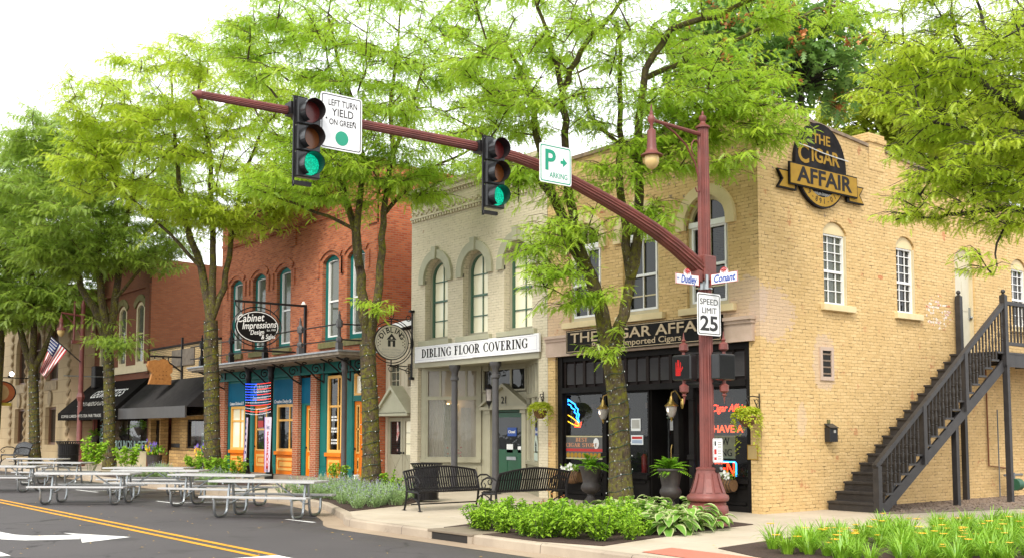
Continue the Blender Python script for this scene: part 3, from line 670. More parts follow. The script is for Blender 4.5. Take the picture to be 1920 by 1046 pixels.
# shopfront joinery: plane .2 m behind the wall
v = .2; Wv = WF(v)
L0, L1, Zs, Zt, Zl = SF[0], SF[1], .62, 2.62, 2.72
def joinery(m):
    m.wb(Wv, L0, L0+.17, -.02, 3.49, -.05, .12); m.wb(Wv, L1-.16, L1, -.02, 3.49, -.05, .12)
    m.wb(Wv, L0+.17, L1-.16, 3.36, 3.49, -.05, .10); m.wb(Wv, L0+.17, L1-.16, Zt-.03, Zl, -.05, .14)
    for x in (-4.72, -4.42, -2.42, -1.98): m.wb(Wv, x-.07, x+.07, -.02, Zt-.03, -.05, .12); m.wb(Wv, x-.1, x+.1, 1.05, 1.15, .1, .15); m.wb(Wv, x-.1, x+.1, Zt-.28, Zt-.16, .1, .16)
    for a, b_ in ((L0+.17, -4.79), (-4.35, -3.32), (-1.91, L1-.16)):
        m.wb(Wv, a, b_, .0, Zs-.04, -.05, .05); m.wb(Wv, a-.02, b_+.02, Zs-.04, Zs+.05, -.05, .14)
        m.wb(Wv, a+.1, b_-.1, .14, .2, .05, .08); m.wb(Wv, a+.1, b_-.1, .48, .53, .05, .08)
        m.wb(Wv, a, b_, -.02, .12, .05, .11)
part(yb, 'shopfront', mBlackP, joinery)
def louv(m):
    z0, z1 = Zl+.08, 3.30; x = L0+.2; n = 16; wd = (L1-.16-L0-.24)/n
    for k in range(n):
        a = x+k*wd+.03+(.03 if k % 2 == 0 else 0); b_ = a+wd-.09
        for j in range(15):
            zz = z0+(z1-z0)*j/15; m.face([Wv(a, zz, .045), Wv(b_, zz, .045), Wv(b_, zz+.045, .015), Wv(a, zz+.045, .015)])
part(yb, 'louvred_shutters', mLouver, louv)
part(yb, 'shutter_frame', mDarkBrown, lambda m: (m.wb(Wv, L0+.17, L1-.16, Zl, 3.36, -.05, 0), [m.wb(Wv, L0+.2+k*(L1-.16-L0-.24)/16-(.045 if k % 2 == 0 else .02), L0+.2+k*(L1-.16-L0-.24)/16+(.045 if k % 2 == 0 else .02), Zl, 3.36, 0, .06 if k % 2 == 0 else .05) for k in range(17)]))
for a, b_ in ((L0+.17, -4.79), (-4.35, -3.32), (-1.91, L1-.16)):
    window(yb, Wv, a, b_, Zs+.05, Zt-.03, 0, -.02, mBlackP, mGlass, (), (), None, .05, name='shop_window')
Wd = WF(.75)
o = part(yb, 'door', mBlackP, lambda m: (polyframe(m, Wd, -3.22, -2.5, .02, 2.35, 0, .11, -.04, .0), m.wb(Wd, -3.22, -2.5, .02, .35, -.04, .0), m.wb(Wd, -3.3, -2.45, 2.36, 2.66, -.04, .0)))
part(o, 'pane', mGlass, lambda m: m.face([Wd(-3.15, .3, -.02), Wd(-2.55, .3, -.02), Wd(-2.55, 2.3, -.02), Wd(-3.15, 2.3, -.02)]))
part(o, 'handle', mBrass, lambda m: m.tube([Wd(-3.15, .9, .03), Wd(-3.15, 1.0, .06), Wd(-3.15, 1.25, .06), Wd(-3.15, 1.35, .03)], .014))
part(o, 'door_edge', mAlu, lambda m: m.wb(Wd, -3.285, -3.255, .02, 2.4, 0, .03))
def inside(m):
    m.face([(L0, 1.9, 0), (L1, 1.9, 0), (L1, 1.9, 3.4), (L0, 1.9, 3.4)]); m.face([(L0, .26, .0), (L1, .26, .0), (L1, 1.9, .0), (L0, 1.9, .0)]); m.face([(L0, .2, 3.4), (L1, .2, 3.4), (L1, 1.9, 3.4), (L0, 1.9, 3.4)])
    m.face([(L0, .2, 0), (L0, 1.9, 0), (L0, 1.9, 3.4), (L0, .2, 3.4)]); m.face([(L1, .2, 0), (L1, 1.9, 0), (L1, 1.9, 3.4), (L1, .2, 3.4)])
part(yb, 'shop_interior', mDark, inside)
def rec(m): m.box(-3.32, -3.28, .2, .75, 0, Zt); m.box(-2.46, -2.42, .2, .75, 0, Zt)
part(yb, 'doorway_side', mBlackP, rec)
rb = np.random.default_rng(5)
mDim = M('dim_boxes', (.16, .08, .045), (.06, .045, .04), 4, .7)
for k in range(34):
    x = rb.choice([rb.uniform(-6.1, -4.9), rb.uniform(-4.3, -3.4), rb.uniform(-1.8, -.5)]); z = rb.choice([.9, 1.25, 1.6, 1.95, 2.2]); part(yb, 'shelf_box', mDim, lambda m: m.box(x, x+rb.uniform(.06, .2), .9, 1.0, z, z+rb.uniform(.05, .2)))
part(yb, 'vent_grille', mPinkBeam, lambda m: (polyframe(m, S, 1.95, 2.42, 2.74, 3.46, 0, .08, -.02, .03), [m.add([S(2.03, 2.84+k*.14, -.02), S(2.34, 2.84+k*.14, -.02), S(2.34, 2.90+k*.14, .028), S(2.03, 2.90+k*.14, .028)], [(0, 1, 2, 3)]) for k in range(4)]))
part(yb, 'vent_shade', mDark, lambda m: m.face([S(2.02, 2.8, .004), S(2.35, 2.8, .004), S(2.35, 3.4, .004), S(2.02, 3.4, .004)]))  # flat dark sheet on the uncut wall stands in for shade behind the slats
part(yb, 'side_pipe', M('rusty_pipe', (.22, .08, .03), None, 8, .7), lambda m: m.tube([S(8.75, 3.4, .04), S(8.75, .8, .04), S(9.6, .72, .04)], .02))

# ---------------- cream narrow shop ----------------
cb = thing('brick_building', 'cream painted brick shop with three arched upper windows', 'building', (-13.0, 0, 0))
X0, X1, CT = -13.0, -6.69, 8.78; W = WF(0.0)
cw = [(-12.26, -11.10, 4.27, 6.05, .58), (-10.36, -9.20, 4.27, 6.05, .58), (-8.48, -7.30, 4.27, 6.05, .59)]
SF2 = (-12.62, -7.05, -.02, 3.66, 0)
part(cb, 'front_wall', mBrickCream, lambda m: wall(m, W, X0, X1, -.05, CT, cw+[SF2], .30))
part(cb, 'side_wall', mBrickRedSide, lambda m: m.face([(X0, 0, -.05), (X0, 20, -.05), (X0, 20, CT-1), (X0, 0, CT)]))
part(cb, 'party_wall', mBrickRedSide, lambda m: m.face([(X1, .2, 7), (X1, 20, 7), (X1, 20, CT-1), (X1, .2, CT)]))
part(cb, 'roof', mRoof, lambda m: m.face([(X0, .02, CT-.05), (X1, .02, CT-.05), (X1, 20, CT-1), (X0, 20, CT-1)]))
def corn(m):
    m.wb(W, X0-.02, X1, CT-.12, CT+.02, -.2, .16); m.wb(W, X0, X1, CT-.26, CT-.12, -.05, .10); m.wb(W, X0, X1, CT-.86, CT-.80, -.05, .07)
    n = 46
    for k in range(n):
        u = X0+.06+(X1-X0-.12)*k/n; m.wb(W, u, u+.07, CT-.95, CT-.86, -.05, .06)
        if k % 2: m.wb(W, u, u+.09, CT-.80, CT-.72, -.05, .06)
        else: m.wb(W, u, u+.09, CT-.72, CT-.64, -.05, .06)
        m.wb(W, u, u+.07, CT-.34, CT-.26, -.05, .06)
part(cb, 'cornice', mBrickCream, corn)
for a, b_, z0, zs, rs in cw:
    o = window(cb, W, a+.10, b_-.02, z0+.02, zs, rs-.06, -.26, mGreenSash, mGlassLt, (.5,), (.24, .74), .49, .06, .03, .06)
    part(o, 'casing', mTrimG, lambda m: polyframe(m, W, a+.002, b_-.002, z0, zs, rs-.002, .10, -.29, -.19))
    def hood(m):
        A = arch(a, b_, zs, rs, 18); B = arch(a, b_, zs, rs, 18, .25); A = [(a, zs-.12)]+A+[(b_, zs-.12)]; B = [(a-.25, zs-.12)]+B+[(b_+.25, zs-.12)]
        m.strip(A, B, W, -.04, .08); c = (a+b_)/2; m.prism([(c-.08, zs+rs-.03), (c+.08, zs+rs-.03), (c+.11, zs+rs+.34), (c-.11, zs+rs+.34)], W, -.02, .13)
    part(o, 'arched_hood', mTrimG2, hood)
    part(o, 'sill', mTrimG2, lambda m: m.wb(W, a-.2, b_+.2, z0-.17, z0, -.2, .12), bevel=.012)
    part(o, 'curtain', mCurtain, lambda m: [m.face([W(a+.12+k*.1, z0+.05, -.33-(k % 2)*.04), W(a+.22+k*.1, z0+.05, -.33-((k+1) % 2)*.04), W(a+.22+k*.1, zs+.3, -.33-((k+1) % 2)*.04), W(a+.12+k*.1, zs+.3, -.33-(k % 2)*.04)]) for k in (0, 1, 2, 5, 6, 7, 8)])
part(cb, 'shopfront_beam', mTrimG, lambda m: (m.wb(W, X0+.3, -6.95, 3.50, 3.66, -.25, .06), m.wb(W, X0+.3, -6.95, 3.66, 3.72, -.1, .1)))
part(cb, 'porch_ceiling', mTrimG, lambda m: m.face([(SF2[0], .02, 3.54), (SF2[1], .02, 3.54), (SF2[1], 2.9, 3.54), (SF2[0], 2.9, 3.54)]))
Wb = WL((-12.55, .1), (-11.15, 1.24)); bl = Wb.len         # left display window splays back to the door
def bay(m):
    m.wb(Wb, 0, bl, 0, .76, -.05, .0); m.wb(Wb, -.02, bl, .76, .86, -.05, .10); m.wb(Wb, .16, bl*.46, .16, .62, .0, .03); m.wb(Wb, bl*.54, bl-.14, .16, .62, .0, .03)
    m.wb(Wb, 0, .14, .86, 3.54, -.05, .04); m.wb(Wb, bl-.1, bl, .86, 3.54, -.05, .04); m.wb(Wb, .14, bl-.1, 3.46, 3.54, -.05, .03)
part(cb, 'display_bay', mTrimG, bay)
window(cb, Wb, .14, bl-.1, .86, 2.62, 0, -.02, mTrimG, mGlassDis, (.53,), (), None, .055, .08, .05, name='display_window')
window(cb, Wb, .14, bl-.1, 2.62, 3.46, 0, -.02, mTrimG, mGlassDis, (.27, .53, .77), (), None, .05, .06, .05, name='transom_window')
part(cb, 'display_backdrop', M('pale_backdrop', (.62, .54, .43), (.52, .45, .35), 1.5, .8), lambda m: (m.wb(Wb, .0, bl+.0, .8, 3.54, -.75, -.7), m.wb(Wb, .02, bl-.02, .74, .80, -.7, -.06), m.wb(Wb, bl*.80, bl*.98, .8, 2.5, -.5, -.48)))
def cur(m, u0, u1, d, z0, z1, n=7):
    for k in range(n): m.face([Wb(u0+(u1-u0)*k/n, z0, d-.05*(k % 2)), Wb(u0+(u1-u0)*(k+1)/n, z0, d-.05*((k+1) % 2)), Wb(u0+(u1-u0)*(k+1)/n, z1, d-.05*((k+1) % 2)), Wb(u0+(u1-u0)*k/n, z1, d-.05*(k % 2))])
part(cb, 'drape', mBlueCur, lambda m: cur(m, bl*.33, bl*.47, -.25, .85, 2.45))
part(cb, 'sheer_curtain', mCurtain, lambda m: (cur(m, .1, bl*.36, -.4, .8, 2.6, 12), cur(m, bl*.6, bl*.76, -.4, .8, 2.35, 3)))
mPinkF = M('pink_flowers', (.55, .06, .12), (.5, .18, .2), 12, .6)
for k in range(26): part(cb, 'display_flower', mPinkF, lambda m: m.sphere(Wb(bl*.5+rb.uniform(-.22, .22), .85+rb.uniform(.02, .35), -.3+rb.uniform(-.1, .1)), rb.uniform(.025, .045), 5, 3))
part(cb, 'display_spotlight', emis('warm_lamp', (1, .62, .25), 6), lambda m: m.sphere(Wb(bl*.36, 2.46, -.5), .045, 6, 4, (1.6, 1, .7)))
part(cb, 'display_spotlight', bpy.data.materials['warm_lamp'], lambda m: m.sphere(Wb(bl*.5, 2.44, -.5), .045, 6, 4, (1.6, 1, .7)))
Wdr = WF(1.25)                                         # recessed door with its little pediment
def doorwall(m):
    m.wb(Wdr, -11.15, -10.62, 0, 2.75, -.05, 0); m.wb(Wdr, -9.18, -9.0, 0, 2.75, -.05, 0); m.wb(Wdr, -10.62, -9.18, 2.4, 2.75, -.05, 0); m.wb(Wdr, -11.15, -9.0, 3.44, 3.54, -.05, 0)
    for x in (-10.74, -9.12): m.wb(Wdr, x-.09, x+.09, 0, 2.26, 0, .08); m.wb(Wdr, x-.12, x+.12, 0, .3, 0, .11); m.wb(Wdr, x-.12, x+.12, 2.16, 2.26, 0, .12)
part(cb, 'entrance_surround', mTrimG, doorwall)
part(cb, 'door_pediment', mTrimG, lambda m: (m.prism([(-11.0, 2.34), (-8.9, 2.34), (-9.95, 2.92)], Wdr, 0, .10), m.wb(Wdr, -11.05, -8.86, 2.26, 2.35, 0, .18), m.prism([(-11.1, 2.35), (-10.98, 2.35), (-9.95, 2.90), (-8.92, 2.35), (-8.82, 2.35), (-9.95, 3.0)], Wdr, 0, .2)))
text('21', mCharL, cb, Wdr(-9.95, 2.52, .11), (1, 0, 0), (0, 0, 1), .28, 'house_number')
o = part(cb, 'door', mGreenDoor, lambda m: (m.wb(Wdr, -10.6, -9.22, .02, 1.02, -.06, -.02), polyframe(m, Wdr, -10.6, -9.22, 1.02, 2.18, 0, .13, -.06, -.02), [m.wb(Wdr, -10.45+k*.62, -9.97+k*.62, .15, .85, -.02, -.01) for k in (0, 1)], m.wb(Wdr, -10.6, -9.22, 2.2, 2.4, -.06, -.02)), label='dark green half glazed door')
part(o, 'pane', mGlassD, lambda m: m.face([Wdr(-10.5, 1.1, -.04), Wdr(-9.3, 1.1, -.04), Wdr(-9.3, 2.1, -.04), Wdr(-10.5, 2.1, -.04)]))
part(o, 'letter_plate', mAlu, lambda m: m.wb(Wdr, -9.98, -9.56, .86, .95, -.02, 0)); part(o, 'handle', mBrass, lambda m: m.sphere(Wdr(-10.52, 1.0, .03), .04))
q = part(cb, 'closed_notice', M('blue_notice', (.01, .06, .30), None, 5, .4), lambda m: m.wb(Wdr, -9.96, -9.56, 1.52, 1.76, -.035, -.02)); text('Closed', mPaper, q, Wdr(-9.76, 1.64, -.017), (1, 0, 0), (0, 0, 1), .11, bold=.02)
part(cb, 'door_sticker', mPaper, lambda m: m.wb(Wdr, -10.0, -9.72, 1.06, 1.3, -.035, -.02)); part(cb, 'door_sticker', mPaper, lambda m: m.wb(Wdr, -9.5, -9.36, 1.06, 1.24, -.035, -.02))
window(cb, Wdr, -10.55, -9.1, 2.78, 3.44, 0, -.03, mTrimG, mGlassD, (.52,), (), None, .05, .08, .05, name='transom_window')
window(cb, Wdr, -11.1, -10.6, 2.78, 3.44, 0, -.03, mTrimG, mGlassD, (), (), None, .05, .08, .05, name='transom_window')
Wx = WL((-7.08, .06), (-9.02, 1.24), True); ln = Wx.len
def pbox(m, u0, u1, z0, z1, d0, d1): m.prism([(u0, z0), (u1, z0), (u1, z1), (u0, z1)], Wx, d0, d1)
def spl(m):
    pbox(m, 0, ln, 0, .78, -.04, .02); pbox(m, 0, ln, .78, .88, -.04, .08); pbox(m, .15, ln-.15, .16, .66, .02, .05); pbox(m, 0, ln, 2.55, 2.66, -.04, .04); pbox(m, 0, ln, 3.42, 3.54, -.04, .04)
    for u in (0, ln*.48, ln-.12): pbox(m, u, u+.12, .88, 2.55, -.04, .04)
    for u in (0, ln*.24, ln*.48, ln*.72, ln-.12): pbox(m, u, u+.10, 2.66, 3.42, -.04, .04)
o = part(cb, 'splayed_window', mTrimG, spl); part(o, 'pane', mGlassD, lambda m: m.face([Wx(0, .8), Wx(ln, .8), Wx(ln, 3.42), Wx(0, 3.42)]))
def decal(m):
    c = (ln*.27, 1.14); m.face([Wx(c[0]+.34*math.cos(t*.3142), c[1]+.42*math.sin(t*.3142), .012) for t in range(11)]); m.face([Wx(c[0]-.34, .90, .012), Wx(c[0]+.34, .90, .012), Wx(c[0]+.34, 1.1, .012), Wx(c[0]-.34, 1.1, .012)])
part(o, 'window_decal', M('frosted_decal', (.50, .58, .50), None, 5, .6), decal)
part(o, 'decal_house', mCharL, lambda m: (m.face([Wx(ln*.27-.1, 1.12, .016), Wx(ln*.27+.1, 1.12, .016), Wx(ln*.27+.1, 1.27, .016), Wx(ln*.27-.1, 1.27, .016)]), m.face([Wx(ln*.27-.16, 1.28, .016), Wx(ln*.27+.16, 1.28, .016), Wx(ln*.27, 1.42, .016)])))
part(cb, 'back_partition', mBeigeIn, lambda m: m.face([(-7.0, 3.0, 0), (-13, 3.0, 0), (-13, 3.0, 3.54), (-7.0, 3.0, 3.54)]))
for px in (852, 929):
    x = FR(px, 800)[0]
    MBc = MB(); [MBc.lathe([(.15, 0), (.15, .12), (.1, .14), (.095, .3), (.085, 3.05), (.12, 3.08), (.12, 3.15), (.09, 3.18), (.09, 3.3), (.14, 3.38), (.16, 3.42), (.16, 3.5)], (x, .0, 0), 14)]
    MBc.build('porch_column', mGreyIron, cb, True)
o = part(cb, 'hanging_lantern', mIron, lambda m: (m.tube([(-10.07, .7, 3.54), (-10.07, .7, 2.95)], .012, 6), m.lathe([(.02, 2.98), (.13, 2.86), (.13, 2.83), (.09, 2.82)], (-10.07, .7, 0), 8), m.lathe([(.09, 2.5), (.07, 2.44), (.02, 2.36), (.01, 2.28)], (-10.07, .7, 0), 8), [m.tube([(-10.07+.09*math.cos(k*1.57), .7+.09*math.sin(k*1.57), 2.5), (-10.07+.11*math.cos(k*1.57), .7+.11*math.sin(k*1.57), 2.83)], .008, 4) for k in range(4)]))
part(o, 'lantern_glass', mClearG, lambda m: m.lathe([(.08, 2.5), (.1, 2.82)], (-10.07, .7, 0), 8))
# ---------------- narrow beige entry between the shops ----------------
eb = thing('entry_building', 'low narrow beige boarded entry building between red brick and cream shops', 'building', (-15, 0, 0))
v0 = .35; W = WF(v0); X0, X1 = -14.98, -13.02; zt = 4.75
b = NB('beige_boards'); s = b.n('SeparateXYZ', {0: b.pos()}); g = b.math('LESS_THAN', b.math('ABSOLUTE', b.math('SUBTRACT', b.math('FRACT', b.math('MULTIPLY', s.outputs[0], 5.0)), .5)), .035)
b.col(b.mix(b.math('MULTIPLY', g, .6), b.mix(b.noise(3, 4), (.52, .45, .33), (.46, .395, .285)), (.2, .17, .12))); b.set(Roughness=.6)
mBoards = b.m
part(eb, 'front_wall', mBoards, lambda m: wall(m, W, X0, X1, 0, zt, [(-14.75, -14.1, 2.95, 3.75, 0), (-13.75, -13.1, 2.95, 3.75, 0), (-14.86, -13.14, 0, 2.1, 0)], .1))
part(eb, 'roof', mSteelRoof, lambda m: m.add([(X0-.25, v0-.25, zt-.02), (X1, v0-.25, zt+.12), (X1, 9, zt+.3), (X0-.25, 9, zt+.1), (X0-.25, v0-.25, zt+.1), (X1, v0-.25, zt+.22), (X1, 9, zt+.4), (X0-.25, 9, zt+.2)], [(0,1,2,3),(4,7,6,5),(0,4,5,1),(1,5,6,2),(2,6,7,3),(3,7,4,0)]))
part(eb, 'roof_edge', mWhite, lambda m: m.add([(X0-.27, v0-.28, zt-.06), (X1, v0-.28, zt+.08), (X1, v0-.25, zt+.08), (X0-.27, v0-.25, zt-.06), (X0-.27, v0-.28, zt+.12), (X1, v0-.28, zt+.26), (X1, v0-.25, zt+.26), (X0-.27, v0-.25, zt+.12)], [(0,1,2,3),(4,7,6,5),(0,4,5,1),(1,5,6,2),(2,6,7,3),(3,7,4,0)]))
part(eb, 'frieze', mTrimB, lambda m: m.wb(W, X0, X1, zt-.55, zt-.03, -.02, .05))
for a in (-14.75, -13.75): window(eb, W, a, a+.65, 2.95, 3.75, 0, -.06, mTrimB, mGlassG, (.5,), (.33, .66), None, .06, .02, .08)
part(eb, 'door_canopy', mTrimG2, lambda m: (m.prism([(X0+.02, 2.2), (X0+.12, 2.2), (-14.0, 2.92), (-13.12, 2.2), (X1-.01, 2.2), (-14.0, 3.04)], W, 0, .45), m.prism([(X0+.1, 2.22), (X1-.1, 2.22), (-14.0, 2.9)], W, .02, .36), m.wb(W, X0+.06, X1-.06, 2.12, 2.2, 0, .42)))
def dd(m, a):
    polyframe(m, W, a, a+.84, .02, 2.08, 0, .12, -.07, -.02); m.wb(W, a+.12, a+.72, .14, .95, -.07, -.03)
    for (x0, z0), (x1, z1) in (((a+.12, .16), (a+.72, .93)), ((a+.72, .16), (a+.12, .93))): m.bar(W(x0, z0, -.03), W(x1, z1, -.03), .03, .02, (0, 1, 0))
for i, a in enumerate((-14.85, -13.99)):
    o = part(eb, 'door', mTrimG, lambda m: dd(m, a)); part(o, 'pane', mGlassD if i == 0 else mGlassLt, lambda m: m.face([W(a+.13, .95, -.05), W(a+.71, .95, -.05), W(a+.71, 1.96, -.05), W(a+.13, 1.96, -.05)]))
    if i: part(o, 'muntin', mTrimG, lambda m: (m.wb(W, a+.41, a+.43, .95, 1.96, -.05, -.03), m.wb(W, a+.12, a+.72, 1.27, 1.29, -.05, -.035), m.wb(W, a+.12, a+.72, 1.6, 1.62, -.05, -.035)))
    else: part(o, 'window_ornament', M('red_white_ornament', (.5, .08, .07), (.7, .65, .6), 12, .6), lambda m: (m.sphere(W(a+.5, 1.08, -.1), .11, 8, 5, (1.3, .5, .9)), m.tube([W(a+.45, 1.3, -.1), W(a+.55, 1.6, -.1), W(a+.5, 1.95, -.1)], [.05, .09, .06], 6)))
    part(o, 'knob', mIron, lambda m: m.sphere(W(a+.06 if i else a+.78, 1.0, .0), .035))

# ---------------- red brick two storey ----------------
rb_ = thing('brick_building', 'red brick building with teal windows and an iron railed balcony', 'building', (-26.9, 0, 0))
X0, X1, RT = -26.85, -15.0, 10.2; W = WF(0.0)
def seg(px0, px1, ytop, ybot): a, zt_ = FR(px0, ytop); b_, zb = FR(px1, ybot); return a, b_, zb, zt_
rw = []
for (x0, x1, yt, yb_) in ((431.6, 455, 535, 662), (473, 497, 523, 658), (518, 543.5, 512, 652), (604, 632, 491, 643), (650, 680, 480, 637)):
    a, b_ = FR(x0, 600)[0], FR(x1, 600)[0]; rw.append((a, b_, 4.62, 7.33, .22))
# even out the row
rw = [(a, a+1.12, 4.62, 7.33, .22) for a, *_ in rw]
XG = lambda px: FR(px, 800, .05)[0]
PIER = [(FR(a, 800, -.14)[0], FR(b_, 800, -.14)[0]) for a, b_ in ((410, 420), (548, 557.5), (581, 592))]
gops = [(PIER[0][1], PIER[1][0], -.02, 3.62, 0), (PIER[1][1], PIER[2][0], -.02, 3.62, 0), (PIER[2][1], -15.25, -.02, 3.62, 0)]
part(rb_, 'front_wall', mBrickRed, lambda m: wall(m, W, X0, X1, -.05, RT, rw+gops, .3))
part(rb_, 'side_wall', mBrickRedSide, lambda m: (m.face([(X1, 0, -.05), (X1, 26, -.05), (X1, 26, RT-.5), (X1, 0, RT)])))
part(rb_, 'party_wall', mBrickRedSide, lambda m: m.face([(X0, 0, -.05), (X0, 26, -.05), (X0, 26, RT-.8), (X0, 0, RT)]))
part(rb_, 'back_wall', mBrickRedSide, lambda m: m.face([(X0, 26, 0), (X1, 26, 0), (X1, 26, RT-.8), (X0, 26, RT-.8)]))
part(rb_, 'roof', mRoof, lambda m: m.face([(X0, .05, RT-.3), (X1-.05, .05, RT-.3), (X1-.05, 26, RT-1), (X0, 26, RT-1)]))
def corn(m):
    m.wb(W, X0-.03, X1+.1, RT-.14, RT+.06, -.3, .2); m.wb(W, X0, X1, RT-.30, RT-.14, -.05, .12)
    m.wb(W, X0, X1, 8.92, 9.02, -.05, .09); n = 84
    for k in range(n):
        u = X0+.05+(X1-X0-.1)*k/n; m.wb(W, u, u+.075, 8.82, 8.92, -.05, .08); m.wb(W, u, u+.075, RT-.42, RT-.3, -.05, .1)
    for u in (X0, -21.0, X1-.5): m.wb(W, u, u+.5, 8.2, RT-.42, -.05, .06)
part(rb_, 'cornice', mBrickRed, corn)
for a, b_, z0, zs, rs in rw:
    o = window(rb_, W, a+.01, b_-.01, z0+.01, zs, rs-.01, -.2, mWhite, mGlassG, (), (), .47, .05, .02, .07, outer=(mTeal, .17, .08))
    part(o, 'blind', mBlind, lambda m: m.face([W(a+.2, 5.95, -.24), W(b_-.2, 5.95, -.24), W(b_-.2, zs+.0, -.24), W(a+.2, zs+.0, -.24)]))
    part(o, 'sill', mSillStone, lambda m: m.wb(W, a-.12, b_+.14, z0-.2, z0, -.25, .1), bevel=.012)
    def hood(m):
        A = arch(a-.02, b_+.02, zs, rs, 12, .14); B = arch(a-.02, b_+.02, zs, rs, 12, .36); m.strip(A, B, W, -.02, .055)
        m.wb(W, a-.34, a-.22, zs-.5, zs+.08, -.02, .055); m.wb(W, b_+.22, b_+.34, zs-.5, zs+.08, -.02, .055)
    part(o, 'brick_hood', mBrickRed, hood)
for a, b_ in PIER:
    part(rb_, 'brick_pier', mBrickPier, lambda m: m.box(a, b_, -.14, .1, -.02, 3.58), bevel=.01)
part(rb_, 'entablature', mTeal, lambda m: (m.wb(W, X0+.2, X1-.1, 3.62, 4.0, -.1, .1), m.wb(W, X0+.2, X1-.1, 3.585, 3.66, -.1, .14)))
part(rb_, 'base_step', concrete('worn_step', (.30, .245, .19), (.2, .165, .13), 0), lambda m: m.box(X0+.2, X1+.1, -.55, .3, -.02, .14), bevel=.02)
Wg = WF(.05); PA, PB2, PC = PIER
def tealcol(m):
    for a, b_ in ((PA[1], XG(434)), (XG(460), XG(477)), (XG(502), XG(520)), (PC[1], XG(615)), (XG(642), XG(664)), (-15.45, -15.25)):
        m.wb(Wg, a, b_, .12, 3.56, -.1, .03); m.wb(Wg, a+.06, b_-.06, .5, 3.3, .03, .045); m.wb(Wg, a-.0, b_+.0, .12, .4, .0, .06)
    m.wb(Wg, PA[1], PB2[0], 3.5, 3.62, -.1, .04); m.wb(Wg, XG(664), -15.45, 2.62, 2.80, -.1, .04); m.wb(Wg, PB2[1], PC[0], 2.55, 2.68, -.05, .03); m.wb(Wg, PB2[1], XG(573.5), .1, 2.55, -.05, .03)
part(rb_, 'teal_pilasters', mTeal, tealcol)
for a, b_ in ((XG(429), XG(460)), (XG(470), XG(505)), (XG(515), PB2[0]), (PB2[1], PC[0])): part(rb_, 'name_panel', mBlueP, lambda m: m.wb(Wg, a, b_, 2.62, 3.5, -.06, .045 if b_ > -20.4 and a > -21 else .05))
cu1, cu2, cu3 = (XG(431)+XG(460))/2, XG(487), (XG(516)+XG(548))/2
text('Custom Kitchens & B', mPaper, rb_, Wg(cu1, 2.72, .052), (1, 0, 0), (0, 0, 1), .17, bold=.02, shear=.2, fit=1.25)
text('Creative Design Se', mPaper, rb_, Wg(cu3, 2.72, .052), (1, 0, 0), (0, 0, 1), .17, bold=.02, shear=.2, fit=1.35)
text('Cabinet', mPaper, rb_, Wg(cu2+.1, 3.22, .052), (1, 0, 0), (0, 0, 1), .46, bold=.0, shear=.35, fit=1.2); text('Impressions', mPaper, rb_, Wg(cu2+.05, 2.88, .052), (1, 0, 0), (0, 0, 1), .28, bold=0, shear=.35, fit=1.2)
def gwin(a, b_, z1, vs=(.62,), hs=(.66,), pm=mGlassD):
    window(rb_, Wg, a, b_, .95, z1, 0, -.03, mGold, pm, vs, hs, None, .10, .07, .06, name='shop_window')
    def base(m):
        m.wb(Wg, a-.03, b_+.03, .12, .83, -.08, .03); m.wb(Wg, a-.06, b_+.06, .83, .95, -.08, .10)
    o = part(rb_, 'stall_riser', mOrange, base)
    part(o, 'panel', mGold, lambda m: (polyframe(m, Wg, a+.1, b_-.1, .28, .72, 0, .09, .03, .05), m.wb(Wg, a+.3, b_-.3, .42, .58, .03, .05)))
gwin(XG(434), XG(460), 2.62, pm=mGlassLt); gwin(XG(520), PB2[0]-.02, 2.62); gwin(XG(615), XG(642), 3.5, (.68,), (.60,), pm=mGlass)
part(rb_, 'display_table', mPaper, lambda m: m.add([(-17.9, 1.0, .95), (-16.9, 1.0, .95), (-16.9, .3, .95), (-17.9, .3, .95), (-17.2, .7, 1.3)], [(0,1,2,3), (0,1,4), (1,2,4), (2,3,4)]))
part(rb_, 'shop_backdrop', mBeigeIn, lambda m: m.face([(-18.6, .9, .2), (-16.3, .9, .2), (-16.3, .9, 3.5), (-18.6, .9, 3.5)]))
def wordlines(m):
    r_ = np.random.default_rng(7)
    for z in (2.1, 2.0, 1.72, 1.62, 1.34, 1.24):
        x = XG(616)+.16
        while x < XG(616)+.5+.1*r_.random(): l_ = r_.uniform(.05, .12); m.face([Wg(x, z, -.02), Wg(x+l_, z, -.02), Wg(x+l_, z+.06, -.02), Wg(x, z+.06, -.02)]); x += l_+.03
part(rb_, 'window_lettering', mPaper, wordlines)
def odoor(a, b_, z1, pmat=mGlassD):
    o = part(rb_, 'door', mOrange, lambda m: (polyframe(m, Wg, a, b_, .12, z1, 0, .14, -.07, -.02), m.wb(Wg, a+.14, b_-.14, .26, .95, -.07, -.03)))
    part(o, 'panel', mGold, lambda m: (polyframe(m, Wg, a+.18, b_-.18, .38, .82, 0, .09, -.03, -.01), m.wb(Wg, a+.34, b_-.34, .52, .68, -.03, -.01) if b_-a > .8 else None, polyframe(m, Wg, a+.13, b_-.13, .95, z1-.12, 0, .05, -.04, -.005), m.wb(Wg, a+.14, b_-.14, 1.7, 1.76, -.04, -.005)))
    part(o, 'pane', pmat, lambda m: m.face([Wg(a+.16, .97, -.05), Wg(b_-.16, .97, -.05), Wg(b_-.16, z1-.14, -.05), Wg(a+.16, z1-.14, -.05)]))
    part(o, 'handle', mIron, lambda m: m.sphere(Wg(a+.08, 1.1, .02), .035))
    return o
o = odoor(XG(477), XG(502), 2.62); du = XG(487)
